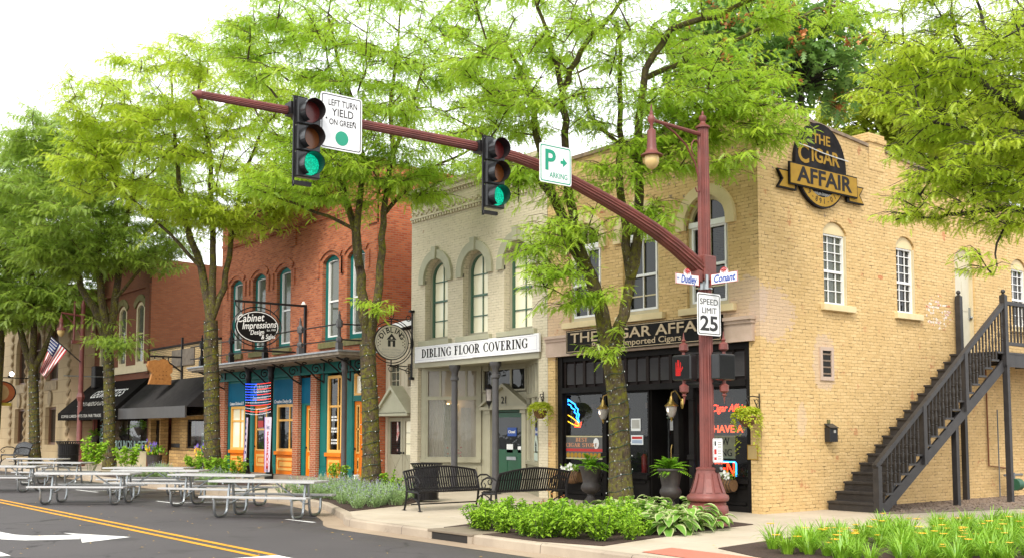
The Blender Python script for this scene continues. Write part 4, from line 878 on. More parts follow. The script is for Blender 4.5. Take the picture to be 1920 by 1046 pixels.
part(o, 'notice', mRed, lambda m: m.wb(Wg, du-.22, du+.22, 1.8, 2.05, -.045, -.03)); part(o, 'notice', mInk, lambda m: m.wb(Wg, du-.22, du+.22, 2.05, 2.3, -.045, -.03)); text('Cabinet', mPaper, o, Wg(du, 2.18, -.028), (1, 0, 0), (0, 0, 1), .11, shear=.3)
dm = XG(664); odoor(dm, (dm-15.45)/2, 2.62); odoor((dm-15.45)/2, -15.45, 2.62); odoor(XG(573.5), PC[0]-.0, 2.55)
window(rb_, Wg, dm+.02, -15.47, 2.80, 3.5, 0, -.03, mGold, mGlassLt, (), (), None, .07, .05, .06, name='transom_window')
# balcony
D = 1.3; ba = -27.0
def deck(m): m.box(ba, -15.02, -D, .0, 4.12, 4.20); 
bal = part(rb_, 'balcony', mFasciaW, lambda m: (m.box(ba, -15.0, -D-.02, -.0, 3.99, 4.085), m.box(ba+.1, -15.1, -D+.1, -.0, 3.94, 3.99)))
part(bal, 'metal_edge', mSteelRoof, lambda m: m.box(ba-.03, -14.97, -D-.06, -.0, 4.088, 4.14))
posts = [-26.3, -24.05, -22.3, -20.35, -17.75, -15.12]
posts = [-26.4, -23.75, -21.95, -19.75, -17.5, -15.12]
posts = [FR(px, 690, -D+.08)[0] for px in (378, 433, 496.5, 562)] + [-15.15]
def bpost(m, x, y):
    m.box(x-.085, x+.085, y-.085, y+.085, 4.14, 4.36); m.lathe([(.075, 4.36), (.055, 4.42), (.05, 4.8), (.075, 4.84)], (x, y, 0), 10); m.lathe([(.10, 4.84), (.105, 5.02), (.06, 5.08)], (x, y, 0), 6)
    m.lathe([(.06, 5.08), (.035, 5.16), (.05, 5.2), (.02, 5.27), (.03, 5.30), (.005, 5.36)], (x, y, 0), 8); m.lathe([(.075, 4.36), (.10, 4.40), (.10, 4.50), (.06, 4.54)], (x, y, 0), 6)
for x in posts: part(rb_, 'baluster_post', mGreyIron if x > -18 else mIron, lambda m: bpost(m, x, -D+.08), True)
part(rb_, 'baluster_post', mIron, lambda m: bpost(m, -15.15, -.1), True)
part(rb_, 'railing', mIron, lambda m: (m.tube([(ba, -D+.08, 4.46), (-15.15, -D+.08, 4.46)], .022, 6), m.tube([(ba, -D+.08, 4.94), (-15.15, -D+.08, 4.94)], .022, 6), m.tube([(-15.15, -D+.08, 4.46), (-15.15, 0, 4.46)], .022, 6), m.tube([(-15.15, -D+.08, 4.94), (-15.15, 0, 4.94)], .022, 6)))
def scroll(m, x):
    pts = [(-D+.1, 3.93), (-.9, 3.82), (-.62, 3.62), (-.4, 3.42), (-.14, 3.3)]
    m.tube([(x, y, z) for y, z in pts], .028, 6); m.tube([(x, -.12, 3.25), (x, -.12, 3.93)], .03, 6)
    m.tube([(x, -.42+.19*math.cos(t*.55)*(1-t*.05), 3.72+.19*math.sin(t*.55)*(1-t*.05)) for t in range(18)], .022, 5)
    m.tube([(x, -.85+.09*math.cos(t*.6)*(1-t*.05), 3.88+.05*math.sin(t*.6)*(1-t*.05)) for t in range(12)], .018, 5)
for px in (405, 452, 492, 545, 588, 637): part(rb_, 'scroll_bracket', mIron, lambda m: scroll(m, FR(px, 700, -.5)[0]), True)
part(rb_, 'scroll_bracket', mIron, lambda m: scroll(m, -15.35), True)
for px, yb_ in ((465, 885), (507.5, 890), (645.5, 902)):
    x = FR(px, 760, -.62)[0]
    part(rb_, 'iron_post', mGreyIron if px > 600 else mIron, lambda m: m.lathe([(.17, 0), (.17, .16), (.12, .2), (.1, .4), (.085, .5), (.085, 3.5), (.11, 3.55), (.11, 3.62), (.09, 3.7), (.15, 3.94)], (x, -.62, 0), 12), True)

# ---------------- low sandstone shop with ribbed metal awning ----------------
lb = thing('shop_building', 'low buff brick and sandstone shop with ribbed black metal awning', 'building', (-31, 0, 0))
X0, X1, LT = -34.9, -26.9, 5.3
part(lb, 'front_wall', mBrickTan, lambda m: m.face([(X0, 0, 2.9), (X1, 0, 2.9), (X1, 0, LT), (X0, 0, LT)])); part(lb, 'roof', mRoof, lambda m: m.face([(X0, 0, LT-.05), (X1, 0, LT-.05), (X1, 20, LT-.3), (X0, 20, LT-.3)]))
part(lb, 'coping', mDarkBrown, lambda m: m.box(X0, X1, -.06, .2, LT, LT+.09)); part(lb, 'old_sign_board', M('weathered_board', (.12, .10, .085), (.2, .165, .13), 6, .9), lambda m: m.box(-32.1, -29.6, -.06, -.01, 4.45, 5.15))
def ribs(m):
    a, b_ = X0+.05, X1-.1; yf, zf, yk, zk = -1.35, 2.62, -.02, 3.85; n = 58
    for k in range(n):
        u = a+(b_-a)*k/n; du = (b_-a)/n
        m.face([(u, yf, zf), (u+du*.65, yf, zf), (u+du*.65, yk, zk), (u, yk, zk)]); m.add([(u+du*.65, yf, zf), (u+du*.8, yf-.03, zf+.05), (u+du, yf, zf), (u+du*.65, yk, zk), (u+du*.8, yk-.03, zk+.05), (u+du, yk, zk)], [(0,1,4,3), (1,2,5,4)])
    m.face([(b_, yf, zf), (b_, yk, zk), (b_, yk, zf)]); m.face([(a, yf, zf), (a, yk, zk), (a, yk, zf)])
o = part(lb, 'metal_awning', mMetalAwn, ribs); part(o, 'fascia', M('grey_fascia', (.06, .054, .05), None, 3, .5), lambda m: m.box(X0+.05, X1-.1, -1.4, -1.33, 2.2, 2.66)); part(o, 'soffit', mBeigeIn, lambda m: m.face([(X0+.05, -1.35, 2.25), (X1-.1, -1.35, 2.25), (X1-.1, 0, 2.35), (X0+.05, 0, 2.35)]))
a1, a2 = FR(283, 800)[0], FR(299, 800)[0]; c1, c2 = FR(301, 800)[0], FR(338, 800)[0]; w1, w2, wz0, wz1 = rectF(351, 773, 392, 834)
part(lb, 'stone_front', mStoneTan, lambda m: (wall(m, WF(.0), X0, X1, -.05, 2.9, [(a1, a2, 0, 2.15, 0), (w1, w2, .95, 2.15, 0), (c1, c2, 0, 2.3, 0)], .35), m.box(c2-.3, X1, -.35, -.0, -.05, .85)))
part(lb, 'stone_panel', mStoneTan, lambda m: m.face([(c1, .5, 0), (c2, .5, 0), (c2, .5, 2.3), (c1, .5, 2.3)]))
window(lb, WF(0), w1, w2, .95, 2.15, 0, -.1, mDarkBrown, mGlass, (), (), None, .07, name='shop_window'); part(lb, 'window_display', M('muddled_display', (.28, .10, .10), (.35, .36, .30), 3, .6, fine=.5), lambda m: m.face([(w1, .45, .95), (w2, .45, .95), (w2, .45, 2.15), (w1, .45, 2.15)])); part(lb, 'window_poster', M('pale_green_poster', (.45, .52, .44), None, 3, .5), lambda m: m.box((w1+w2)/2-.1, w2-.5, .2, .22, 1.02, 1.6))
o = part(lb, 'door', mDarkBrown, lambda m: m.box(a1, a2, .25, .3, 0, 2.15)); part(o, 'pane', mGlassD, lambda m: m.box(a1+.2, a2-.2, .24, .25, .3, 2.0)); part(lb, 'letter_box', mIron, lambda m: m.box(c1+.3, c2-.5, .38, .5, .95, 1.12), bevel=.01)

# ---------------- brown brick building with black canvas awning ----------------
gb = thing('brick_building', 'brown brick two storey building with a black lettered canvas awning', 'building', (-39, 0, 0))
X0, X1, GT = -43.0, -34.95, 9.6; W = WF(0.0)
gw = [(-42.2, -41.1, 4.75, 7.4, .3), (-39.35, -38.2, 4.75, 7.4, .3), (-36.9, -35.75, 4.75, 7.4, .3)]
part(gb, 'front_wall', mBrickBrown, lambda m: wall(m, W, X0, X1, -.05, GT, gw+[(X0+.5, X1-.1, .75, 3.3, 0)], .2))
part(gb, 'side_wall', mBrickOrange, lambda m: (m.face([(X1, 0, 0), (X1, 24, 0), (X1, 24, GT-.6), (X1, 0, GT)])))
part(gb, 'party_wall', mBrickOrange, lambda m: m.face([(X0, 0, 0), (X0, 24, 0), (X0, 24, GT-.6), (X0, 0, GT)]))
part(gb, 'roof', mRoof, lambda m: m.face([(X0, .05, GT-.2), (X1, .05, GT-.2), (X1, 24, GT-.8), (X0, 24, GT-.8)])); part(gb, 'cornice', mBrickBrown, lambda m: (m.box(X0, X1+.1, -.2, .2, GT-.2, GT+.05), m.box(X0, X1, -.1, 0, 8.3, 8.45), m.box(X1-.55, X1, -.09, 0, 4.3, 8.3)))
for a, b_, z0, zs, rs in gw:
    o = window(gb, W, a, b_, z0, zs, rs, -.1, mCream, mGlassG, (), (), .5, .17, .03, .09); part(o, 'arched_hood', mSillStone, lambda m: m.strip(arch(a, b_, zs, rs, 10, .05), arch(a, b_, zs, rs, 10, .35), W, -.02, .06))
part(gb, 'stone_band', mCream, lambda m: m.wb(W, X0, X1, 4.40, 4.75, -.1, .12))
def canv(m):
    a, b_ = X0-.1, X1-.0; yf, zf, zl, yk, zk = -1.7, 2.55, 2.2, -.02, 4.1
    m.face([(a, yf, zf), (b_, yf, zf), (b_, yk, zk), (a, yk, zk)]); m.face([(a, yf, zl), (b_, yf, zl), (b_, yf, zf), (a, yf, zf)])
    m.face([(b_, yf, zf), (b_, yk, zk), (b_, yk, zl), (b_, yf, zl)]); m.face([(a, yf, zf), (a, yk, zk), (a, yk, zl), (a, yf, zl)])
aw = part(gb, 'canvas_awning', mCanvasB, canv)
sv = Vector((0, 1.68, 1.55)).normalized(); so_ = Vector((0, -1.68, 2.55)) + Vector((0, -.03, .03))
text("GEORGETTE'S", mPaper, aw, Vector((-38.3, 0, 0))+so_+sv*1.25, (1, 0, 0), sv, .75, bold=.0, shear=.2, fit=4.6); text('GROUNDS & GIFTS', mGreyL, aw, Vector((-38.9, 0, 0))+so_+sv*.55, (1, 0, 0), sv, .42, bold=0, shear=.15, fit=4.4)
text('COFFEE CARDS GIFTS TEA FAIR TRADE', mGreyL, aw, (-39.3, -1.72, 2.38), (1, 0, 0), (0, 0, 1), .2, fit=6.2)
o = window(gb, W, X0+.5, X1-.1, .75, 3.3, 0, -.12, mDarkBrown, mGlassD, (.14, .62,), (), None, .08, .06, name='shop_window')
mTealL = M('teal_letters', (.30, .45, .42), None, 3, .5)
text('GROUNDS & GIFTS', mTealL, o, W(-37.6, 1.0, -.1), (1, 0, 0), (0, 0, 1), .55, bold=.02, fit=5.0); text('FAIR TRADE', mTealL, o, W(-41.9, 1.9, -.1), (0, 0, -1), (1, 0, 0), .6, bold=.02, fit=2.0)
part(gb, 'stall_riser', mCream, lambda m: m.wb(W, X0+.5, X1-.1, 0, .75, -.1, .02)); part(gb, 'downpipe', M('faded_red_pipe', (.25, .06, .04), None, 3, .6), lambda m: m.box(-42.35, -42.15, -.2, -.03, 0, 2.3))

# ---------------- limestone bank ----------------
bk = thing('bank_building', 'beige limestone building with arched windows and twisted corner columns', 'building', (-52, -1.2, 0))
X0, X1, yv, BT = -63.5, -43.15, -1.15, 9.0; W = WF(yv)
b1 = []
for px0, px1 in ((27, 45), (54, 72), (84, 104)):
    a, b_ = FR(px0, 800, yv)[0], FR(px1, 800, yv)[0]; b1.append((a, b_, .95, 2.95, 0)); b1.append((a-.15, b_+.15, 4.35, 6.2, (b_-a+.3)/2))
part(bk, 'front_wall', mBank, lambda m: wall(m, W, X0, X1, -.05, BT, b1, .4)); part(bk, 'side_wall', mBankSide, lambda m: (m.face([(X1, yv, -.05), (X1, 20, -.05), (X1, 20, BT), (X1, yv, BT)])))
part(bk, 'party_wall', mBankSide, lambda m: m.face([(X0, yv, -.05), (X0, 20, -.05), (X0, 20, BT), (X0, yv, BT)]))
part(bk, 'roof', mRoof, lambda m: m.face([(X0, yv, BT-.05), (X1, yv, BT-.05), (X1, 20, BT-.05), (X0, 20, BT-.05)])); part(bk, 'cornice', mBank, lambda m: (m.box(X0, X1+.15, yv-.2, yv+.3, BT-.1, BT+.15), m.box(X0, X1+.05, yv-.06, yv, .0, .7)))
mWoodW = M('brown_window_wood', (.14, .06, .025), None, 4, .5)
for a, b_, z0, zs, rs in b1:
    o = window(bk, W, a, b_, z0, zs, rs, -.3, mWoodW, mGlassD, (.5,), (), .62 if rs else None, .12, .07, .1)
    if rs: part(o, 'carved_panel', M('carved_stone', (.34, .255, .15), (.2, .15, .09), 3, .9, .8, bscale=6), lambda m: (m.wb(W, a, b_, 3.85, 4.3, -.02, .07), m.prism([((a+b_)/2+.35*math.cos(t*.524), 3.4+.42*math.sin(t*.524)) for t in range(12)], W, 0, .1)))
    elif abs(a - b1[0][0]) < .01: part(o, 'neon_light', emis('orange_neon', (1, .25, .03), 5), lambda m: m.box(b_-.7, b_-.35, yv+.5, yv+.55, 1.9, 2.4))
def twist(m, x):
    m.tube([(x+.05*math.cos(k*.75), yv-.02+.05*math.sin(k*.75), .7+k*.06) for k in range(125)], .09, 6)
for x in (X1-.1, b1[4][0]-.6, b1[4][1]+.7 if False else b1[2][0]-.8, b1[0][0]-.8): part(bk, 'twisted_column', M('carved_twist', (.36, .27, .16), (.26, .19, .11), 6, .9), lambda m: twist(m, x))
# far houses beyond
fb = thing('brick_building', 'distant dark brick house front at the left edge of the photo', 'building', (-72, 0, 0))
part(fb, 'front_wall', mBrickBrown, lambda m: (m.face([(-90, -.6, 0), (-66.5, -.6, 0), (-66.5, -.6, 7.2), (-90, -.6, 7.2)]), m.face([(-66.5, -.6, 0), (-66.5, 15, 0), (-66.5, 15, 7.2), (-66.5, -.6, 7.2)])))
part(fb, 'cornice', mWhite, lambda m: m.box(-90, -66.3, -.9, -.4, 6.9, 7.4))
for k in range(3): window(fb, WF(-.6), -71-k*4, -69.6-k*4, 3.9, 6.0, 0, .02, mWhite, mGlassD, (.5,), (), .5)
part(fb, 'roof', M('red_roof_tile', (.42, .10, .06), None, 3, .8), lambda m: m.add([(-90, -.9, 7.4), (-66.3, -.9, 7.4), (-66.3, 15, 7.4), (-90, 15, 7.4), (-88, 7, 10), (-68, 7, 10)], [(0,1,5,4), (1,2,5), (2,3,4,5), (3,0,4)]))
# ---------------- signal mast ----------------
PX_, PY_ = 1.05, -2.82
mast = thing('signal_mast', 'fluted oxide red signal mast with a long curved arm over the street', 'signal mast', (PX_, PY_, 0))
part(mast, 'base', mMast, lambda m: m.lathe([(.37, 0), (.37, .05), (.36, .17), (.335, .2), (.35, .24), (.36, .34), (.345, .43), (.315, .46), (.32, .5), (.30, .52), (.36, .55), (.375, .60), (.36, .66), (.32, .69), (.31, .72), (.27, .84), (.225, 1.02), (.20, 1.18), (.195, 1.22), (.205, 1.225), (.205, 1.26), (.16, 1.28)][:] and [(r, z*.80) for r, z in ((.37, 0), (.37, .05), (.36, .17), (.335, .2), (.35, .24), (.36, .34), (.345, .43), (.315, .46), (.32, .5), (.30, .52), (.36, .55), (.375, .60), (.36, .66), (.32, .69), (.31, .72), (.27, .84), (.225, 1.02), (.20, 1.18), (.195, 1.22), (.205, 1.225), (.205, 1.26), (.16, 1.28))], (PX_, PY_, 0), 32), True)
def panels(m):
    for k in range(12):
        a = 2*math.pi*(k+.5)/12; c, s_ = math.cos(a), math.sin(a); t = (-s_, c)
        pr = [(.305, .585), (.268, .68), (.223, .82), (.203, .92)]
        for (r0, z0), (r1, z1) in zip(pr, pr[1:]):
            w0, w1 = r0*.19, r1*.19; e = .012
            m.face([(PX_+(r0+e)*c-t[0]*w0, PY_+(r0+e)*s_-t[1]*w0, z0), (PX_+(r0+e)*c+t[0]*w0, PY_+(r0+e)*s_+t[1]*w0, z0), (PX_+(r1+e)*c+t[0]*w1, PY_+(r1+e)*s_+t[1]*w1, z1), (PX_+(r1+e)*c-t[0]*w1, PY_+(r1+e)*s_-t[1]*w1, z1)])
part(mast, 'base_panels', mMast, panels)
part(mast, 'shaft', mMast, lambda m: m.lathe([(.130, 1.0), (.128, 2), (.121, 3.5), (.113, 5), (.104, 6.5), (.100, 7.12)], (PX_, PY_, 0), 32, .13), True)
part(mast, 'finial', mMast, lambda m: m.lathe([(.135, 7.12), (.135, 7.15), (.10, 7.17), (.06, 7.20), (.045, 7.24), (.075, 7.29), (.065, 7.34), (.02, 7.37), (.025, 7.40), (.004, 7.45)], (PX_, PY_, 0), 14), True)
def arm(m):
    P = [(-2.86, 4.50), (-3.17, 4.67), (-3.6, 4.89), (-4.1, 5.11), (-4.7, 5.32), (-5.3, 5.50), (-5.95, 5.68), (-6.6, 5.83), (-7.2, 5.91), (-8, 5.945), (-9.5, 5.94), (-11, 5.92), (-12.25, 5.90)]
    n = len(P); m.tube([(PX_, y, z) for y, z in P], [.155-.105*i/(n-1) for i in range(n)], 30, True, .15)
    m.tube([(PX_, -12.25, 5.9), (PX_, -12.27, 5.9), (PX_, -12.36, 5.9)], [.062, .06, .012], 14)
part(mast, 'mast_arm', mMast, arm, True)
part(mast, 'arm_clamp', mMast, lambda m: (m.box(PX_-.15, PX_+.15, PY_-.17, PY_+.15, 4.32, 4.78), m.box(PX_-.12, PX_+.12, PY_-.3, PY_-.1, 4.28, 4.5)), bevel=.02)
LY = PY_-1.32
def bracket(m):
    m.tube([(PX_, PY_-.08, 7.00), (PX_, PY_-.7, 7.02), (PX_, LY, 7.04)], [.042, .035, .032], 8)
    m.tube([(PX_, PY_-.10, 5.95), (PX_, PY_-.13, 6.2), (PX_, PY_-.22, 6.45), (PX_, PY_-.45, 6.74), (PX_, PY_-.75, 6.92), (PX_, PY_-.98, 7.0)], .018, 6)
    m.tube([(PX_, PY_-.1, 5.95), (PX_, PY_-.18, 5.93), (PX_, PY_-.22, 6.0)], .014, 6)
    m.tube([(PX_, PY_-.2+.11*math.cos(t*.5), 6.72+.15*math.sin(t*.5)) for t in range(10)], .013, 5)
part(mast, 'lamp_bracket', mMast, bracket, True)
lamp = thing('street_lamp', 'red hooded pendant street lamp hanging from the corner signal mast', 'street lamp', (PX_, LY, 6.2))
part(lamp, 'lamp_hood', mMast, lambda m: m.lathe([(.005, 7.32), (.018, 7.24), (.012, 7.22), (.035, 7.16), (.03, 7.13), (.065, 7.08), (.068, 7.02), (.03, 6.97), (.03, 6.88), (.075, 6.85), (.08, 6.62), (.085, 6.6), (.085, 6.54), (.10, 6.50), (.12, 6.46), (.19, 6.42), (.19, 6.405), (.11, 6.41)], (PX_, LY, 0), 20), True)
part(lamp, 'globe', mGlobe, lambda m: m.lathe([(.115, 6.41), (.13, 6.36), (.125, 6.28), (.09, 6.21), (.03, 6.165), (.002, 6.16)], (PX_, LY, 0), 18), True)
def greenlens():
    b = NB('green_lens_lit'); vo = b.n('TexVoronoi', {'Vector': b.pos(), 'Scale': 45.0}); k = b.ramp(vo.outputs['Distance'], .0, .6, 1.25, .45)
    b.col((.005, .12, .07)); b.set(Emission_Color=(.004, .66, .38, 1), Emission_Strength=b.math('MULTIPLY', k, .62), Roughness=.4, Specular_IOR_Level=.15); return b.m
def signal(yc, lab):
    S = WS(PX_+.12); t = thing('traffic_light', lab, 'traffic light', (PX_, yc, 5.5)); z1 = 6.06; h = .356
    def body(m):
        for k in range(3): m.wb(S, yc-.17, yc+.17, z1-(k+1)*h+.004, z1-k*h-.004, .0, .11)
    part(t, 'housing', mSignalBlk, body, bevel=.015)
    part(t, 'mounting_bar', mIron, lambda m: (m.box(PX_+.14, PX_+.165, yc-.20, yc-.175, z1-3*h-.12, z1+.03), m.box(PX_+.14, PX_+.20, yc-.2, yc+.06, z1-3*h-.10, z1-3*h-.05), m.box(PX_+.14, PX_+.17, yc-.2, yc+.0, z1, z1+.03), m.box(PX_-.06, PX_+.12, yc-.22, yc-.08, 5.85, 6.02)))
    lens = (M('red_lens_unlit', (.13, .012, .01), None, 20, .25), M('amber_lens_unlit', (.19, .055, .008), None, 20, .25), greenlens())
    for k, n_ in enumerate(('red_lens', 'amber_lens', 'green_lens')):
        zc = z1-(k+.5)*h
        part(t, n_, lens[k], lambda m: (m.face([S(yc+.145*math.cos(a*.2618), zc+.145*math.sin(a*.2618), .117) for a in range(24)])))
        def vis(m):
            n = 26
            for i in range(n):
                a0, a1 = R(-68+316*i/n), R(-68+316*(i+1)/n)
                def L(a): return .17 - .06*max(0, -math.sin(a))
                for r, s_ in ((.152, 1), (.146, -1)):
                    q = [S(yc+r*math.cos(a0), zc+r*math.sin(a0), .11), S(yc+r*math.cos(a1), zc+r*math.sin(a1), .11), S(yc+r*math.cos(a1), zc+r*math.sin(a1), .11+L(a1)), S(yc+r*math.cos(a0), zc+r*math.sin(a0), .11+L(a0))]
                    m.face(q if s_ > 0 else q[::-1])
        part(t, 'visor', mSignalBlk, vis, True)
    return t
signal(-10.83, 'traffic light showing green beside the left turn sign'); signal(-7.71, 'traffic light showing green beside the parking sign')
def rrect(u0, u1, z0, z1, r, n=5):
    o = []
    for cx, cz, a0 in ((u1-r, z0+r, -90), (u1-r, z1-r, 0), (u0+r, z1-r, 90), (u0+r, z0+r, 180)):
        for i in range(n+1): a = R(a0+90*i/n); o.append((cx+r*math.cos(a), cz+r*math.sin(a)))
    return o
def board(t, W, u0, u1, z0, z1, mat, rim, inset=.018, bw=.012, r=.04, d=0.0, th=.006, name='plate'):
    p = part(t, name, mat, lambda m: m.prism(rrect(u0, u1, z0, z1, r), W, d-th, d))
    if rim: part(t, 'border', rim, lambda m: m.strip(rrect(u0+inset, u1-inset, z0+inset, z1-inset, r*.8)+[rrect(u0+inset, u1-inset, z0+inset, z1-inset, r*.8)[0]], rrect(u0+inset+bw, u1-inset-bw, z0+inset+bw, z1-inset-bw, r*.6)+[rrect(u0+inset+bw, u1-inset-bw, z0+inset+bw, z1-inset-bw, r*.6)[0]], W, d, d+.002))
    return p
UY, UZ, UX = (0, 1, 0), (0, 0, 1), (1, 0, 0)
S = WS(1.26)
t = thing('road_sign', 'white LEFT TURN YIELD ON GREEN sign on the mast arm', 'road sign', (1.26, -10.35, 5.8))
board(t, S, -10.66, -10.02, 5.44, 6.21, mWhiteB, mInk)
for tx, z, sz, ft in (('LEFT TURN', 6.08, .125, .44), ('YIELD', 5.95, .15, .33), ('ON GREEN', 5.815, .115, .41)): text(tx, mCharL, t, S(-10.32, z, .002), UY, UZ, sz, fit=ft, ext=.001)
part(t, 'green_disc', mGreenInk, lambda m: m.prism([(-10.33+.1*math.cos(k*.2618), 5.61+.1*math.sin(k*.2618)) for k in range(24)], S, 0, .003)); part(t, 'bolt', mCharL, lambda m: m.sphere(S(-10.57, 5.86, .003), .012)); part(t, 'bolt', mCharL, lambda m: m.sphere(S(-10.15, 5.86, .003), .012))
t = thing('road_sign', 'white and green P PARKING sign with arrow on the mast arm', 'road sign', (1.26, -6.5, 5.8))
board(t, S, -6.84, -6.18, 5.53, 6.15, mWhiteB, mGreenInk, .02, .016)
text('P', mGreenInk, t, S(-6.63, 5.88, .002), UY, UZ, .46, bold=.02, ext=.001); text('ARKING', mGreenInk, t, S(-6.45, 5.66, .002), UY, UZ, .125, bold=.004, fit=.37, ext=.001)
part(t, 'arrow', mGreenInk, lambda m: m.prism([(-6.41, 5.87), (-6.36, 5.87), (-6.36, 5.82), (-6.27, 5.895), (-6.36, 5.97), (-6.36, 5.92), (-6.41, 5.92)], S, 0, .003))
t = thing('road_sign', 'white SPEED LIMIT 25 sign on the mast', 'road sign', (1.24, -2.95, 3.7)); S = WS(1.24)
board(t, S, -3.24, -2.63, 3.34, 4.09, mWhiteB, mInk, .022, .014)
for tx, z, sz, ft in (('SPEED', 3.93, .15, .47), ('LIMIT', 3.775, .15, .38)): text(tx, mInk, t, S(-2.935, z, .002), UY, UZ, sz, fit=ft, ext=.001)
text('25', mInk, t, S(-2.935, 3.54, .002), UY, UZ, .36, bold=.025, fit=.46, ext=.001)
def street_sign(lab, txt, W, u0, u1, z0, z1, U, pre=None):
    c = W((u0+u1)/2, (z0+z1)/2); t = thing('street_sign', lab, 'street sign', c); cu = (u0+u1)/2
    crown = [(cu+.095*math.cos(k*math.pi/10), z1+.10*math.sin(k*math.pi/10)) for k in range(11)]
    poly = [(u0, z0), (u1, z0), (u1, z1)] + [(a, b_) for a, b_ in crown] + [(u0, z1)]
    part(t, 'plate', mWhiteB, lambda m: m.prism(poly, W, -.008, 0))
    inn = [(cu+(a-cu)*.955, (z0+z1)/2+(b_-(z0+z1)/2)*.93) for a, b_ in poly]
    part(t, 'border', mRed, lambda m: m.strip(poly+[poly[0]], inn+[inn[0]], W, 0, .003))
    part(t, 'scrollwork', mRed, lambda m: [m.tube([W(cu+sg*(.035+.022*math.cos(k*.7)), z1+.035+q*.04+.02*math.sin(k*.7), .004) for k in range(9)], .006, 4) for sg in (-1, 1) for q in (0, .6)] + [m.tube([W(cu, z1-.01, .004), W(cu, z1+.09, .004)], .006, 4)])
    text(txt, mBlueInk, t, W(cu+(.02 if pre else 0), (z0+z1)/2-.004, .002), U, UZ, (z1-z0)*1.0, bold=.02, shear=.25, fit=(u1-u0)*(.66 if pre else .8), ext=.001)
    if pre: text(pre, mBlueInk, t, W(u0+.06, (z0+z1)/2, .002), U, UZ, .06, ext=.001)
S = WS(1.22); a, b_ = SD(1267, 520, 1.22)[0], SD(1311, 520, 1.22)[0]; street_sign('Dudley street name sign with red scroll crest', 'Dudley', S, a, b_, 4.20, 4.38, UY, 'W')
W = WF(-3.0); a, b_ = FR(1332.5, 520, -3.0)[0], FR(1383, 520, -3.0)[0]; street_sign('Conant street name sign with red scroll crest', 'Conant', W, a, b_, 4.22, 4.40, UX)
part(mast, 'sign_strap', mAlu, lambda m: (m.lathe([(.135, 4.18), (.135, 4.2)], (PX_, PY_, 0), 12), m.lathe([(.135, 4.38), (.135, 4.4)], (PX_, PY_, 0), 12), m.box(PX_+.06, PX_+.12, PY_-.19, PY_-.13, 4.16, 4.42), m.box(PX_+.12, PX_+.17, PY_-.16, PY_-.1, 4.16, 4.42)))
def ped(lab, x, y, W, U, lit):
    t = thing('pedestrian_signal', lab, 'pedestrian signal', (x, y, 2.8)); c = (x if W is None else 0)
    u = x if U == UX else y
    part(t, 'housing', mSignalBlk, lambda m: m.wb(W, u-.22, u+.22, 2.56, 3.02, -.12, .08), bevel=.03)
    part(t, 'grille', M('black_mesh_screen', (.006, .006, .006), None, 4, .6), lambda m: ([m.bar(W(u-.19, 2.6+k*.022, .084), W(u+.19, 2.6+k*.022, .084), .007, .004) for k in range(18)], [m.bar(W(u-.19+k*.022, 2.59, .085), W(u-.19+k*.022, 2.99, .085), .007, .004) for k in range(18)], m.wb(W, u-.2, u+.2, 2.58, 3.0, .07, .0805)))
    if lit:
        # upraised hand: palm, four fingers, thumb
        def hand(m):
            P = lambda a, b_: W(u-.06+a*.85, 2.79+b_, .0812)
            m.face([P(-.075, -.15), P(.06, -.15), P(.075, .0), P(-.075, .0)])
            for k, (a, h) in enumerate(((-.075, .10), (-.036, .14), (.003, .13), (.042, .10))): m.face([P(a, .0), P(a+.031, .0), P(a+.029, h), P(a+.003, h)])
            m.face([P(.07, -.09), P(.13, -.01), P(.115, .02), P(.075, -.03)])
        part(t, 'lit_hand', emis('red_led', (1, .01, .006), .30), hand)
    part(t, 'finial', mMast, lambda m: m.lathe([(.004, 3.42), (.02, 3.3), (.045, 3.27), (.025, 3.24), (.08, 3.2), (.085, 3.1), (.03, 3.06), (.035, 3.02)], (x, y, 0), 8))
    part(t, 'finial', mMast, lambda m: m.lathe([(.035, 2.56), (.03, 2.5), (.085, 2.46), (.08, 2.36), (.025, 2.32), (.045, 2.29), (.02, 2.26), (.004, 2.14)], (x, y, 0), 8))
    part(t, 'bracket', mIron, lambda m: (m.tube([(x, y, 3.04), (PX_, PY_, 3.04)], .022, 6), m.tube([(x, y, 2.5), (PX_, PY_, 2.5)], .022, 6))); part(t, 'pipe_stub', mAlu, lambda m: (m.tube([(x, y, 3.0), (x, y, 3.07)], .028, 8), m.tube([(x, y, 2.48), (x, y, 2.57)], .028, 8)))
ped('pedestrian signal showing a lit red hand', .74, -3.06, WF(-3.06), UX, True); ped('dark pedestrian signal with a blank mesh face on the right of the mast', 1.34, -2.68, WS(1.34), UY, False)
S = WS(1.22); t = thing('push_button_sign', 'small white crossing instruction sign with push button on the mast', 'crossing sign', (1.22, -2.75, 1.3))
board(t, S, -2.86, -2.60, 1.10, 1.53, mWhiteB, mInk, .008, .006, .03)
def lines(m):
    for z in (1.45, 1.41, 1.37, 1.30, 1.26, 1.20, 1.16): m.face([S(-2.74, z, .003), S(-2.64, z, .003), S(-2.64, z+.018, .003), S(-2.74, z+.018, .003)])
part(t, 'printed_lines', mGreyL, lines); part(t, 'red_hand_icon', mRed, lambda m: (m.wb(S, -2.83, -2.77, 1.25, 1.34, 0, .003), m.wb(S, -2.83, -2.77, 1.15, 1.20, 0, .003))); part(t, 'walk_icon', mInk, lambda m: m.wb(S, -2.82, -2.78, 1.40, 1.48, 0, .003))
o = part(t, 'button_box', mIron, lambda m: m.wb(S, -2.84, -2.66, .93, 1.08, -.06, .06), bevel=.02); part(o, 'button', mAlu, lambda m: m.tube([S(-2.75, 1.0, .06), S(-2.75, 1.0, .09)], .03, 10))

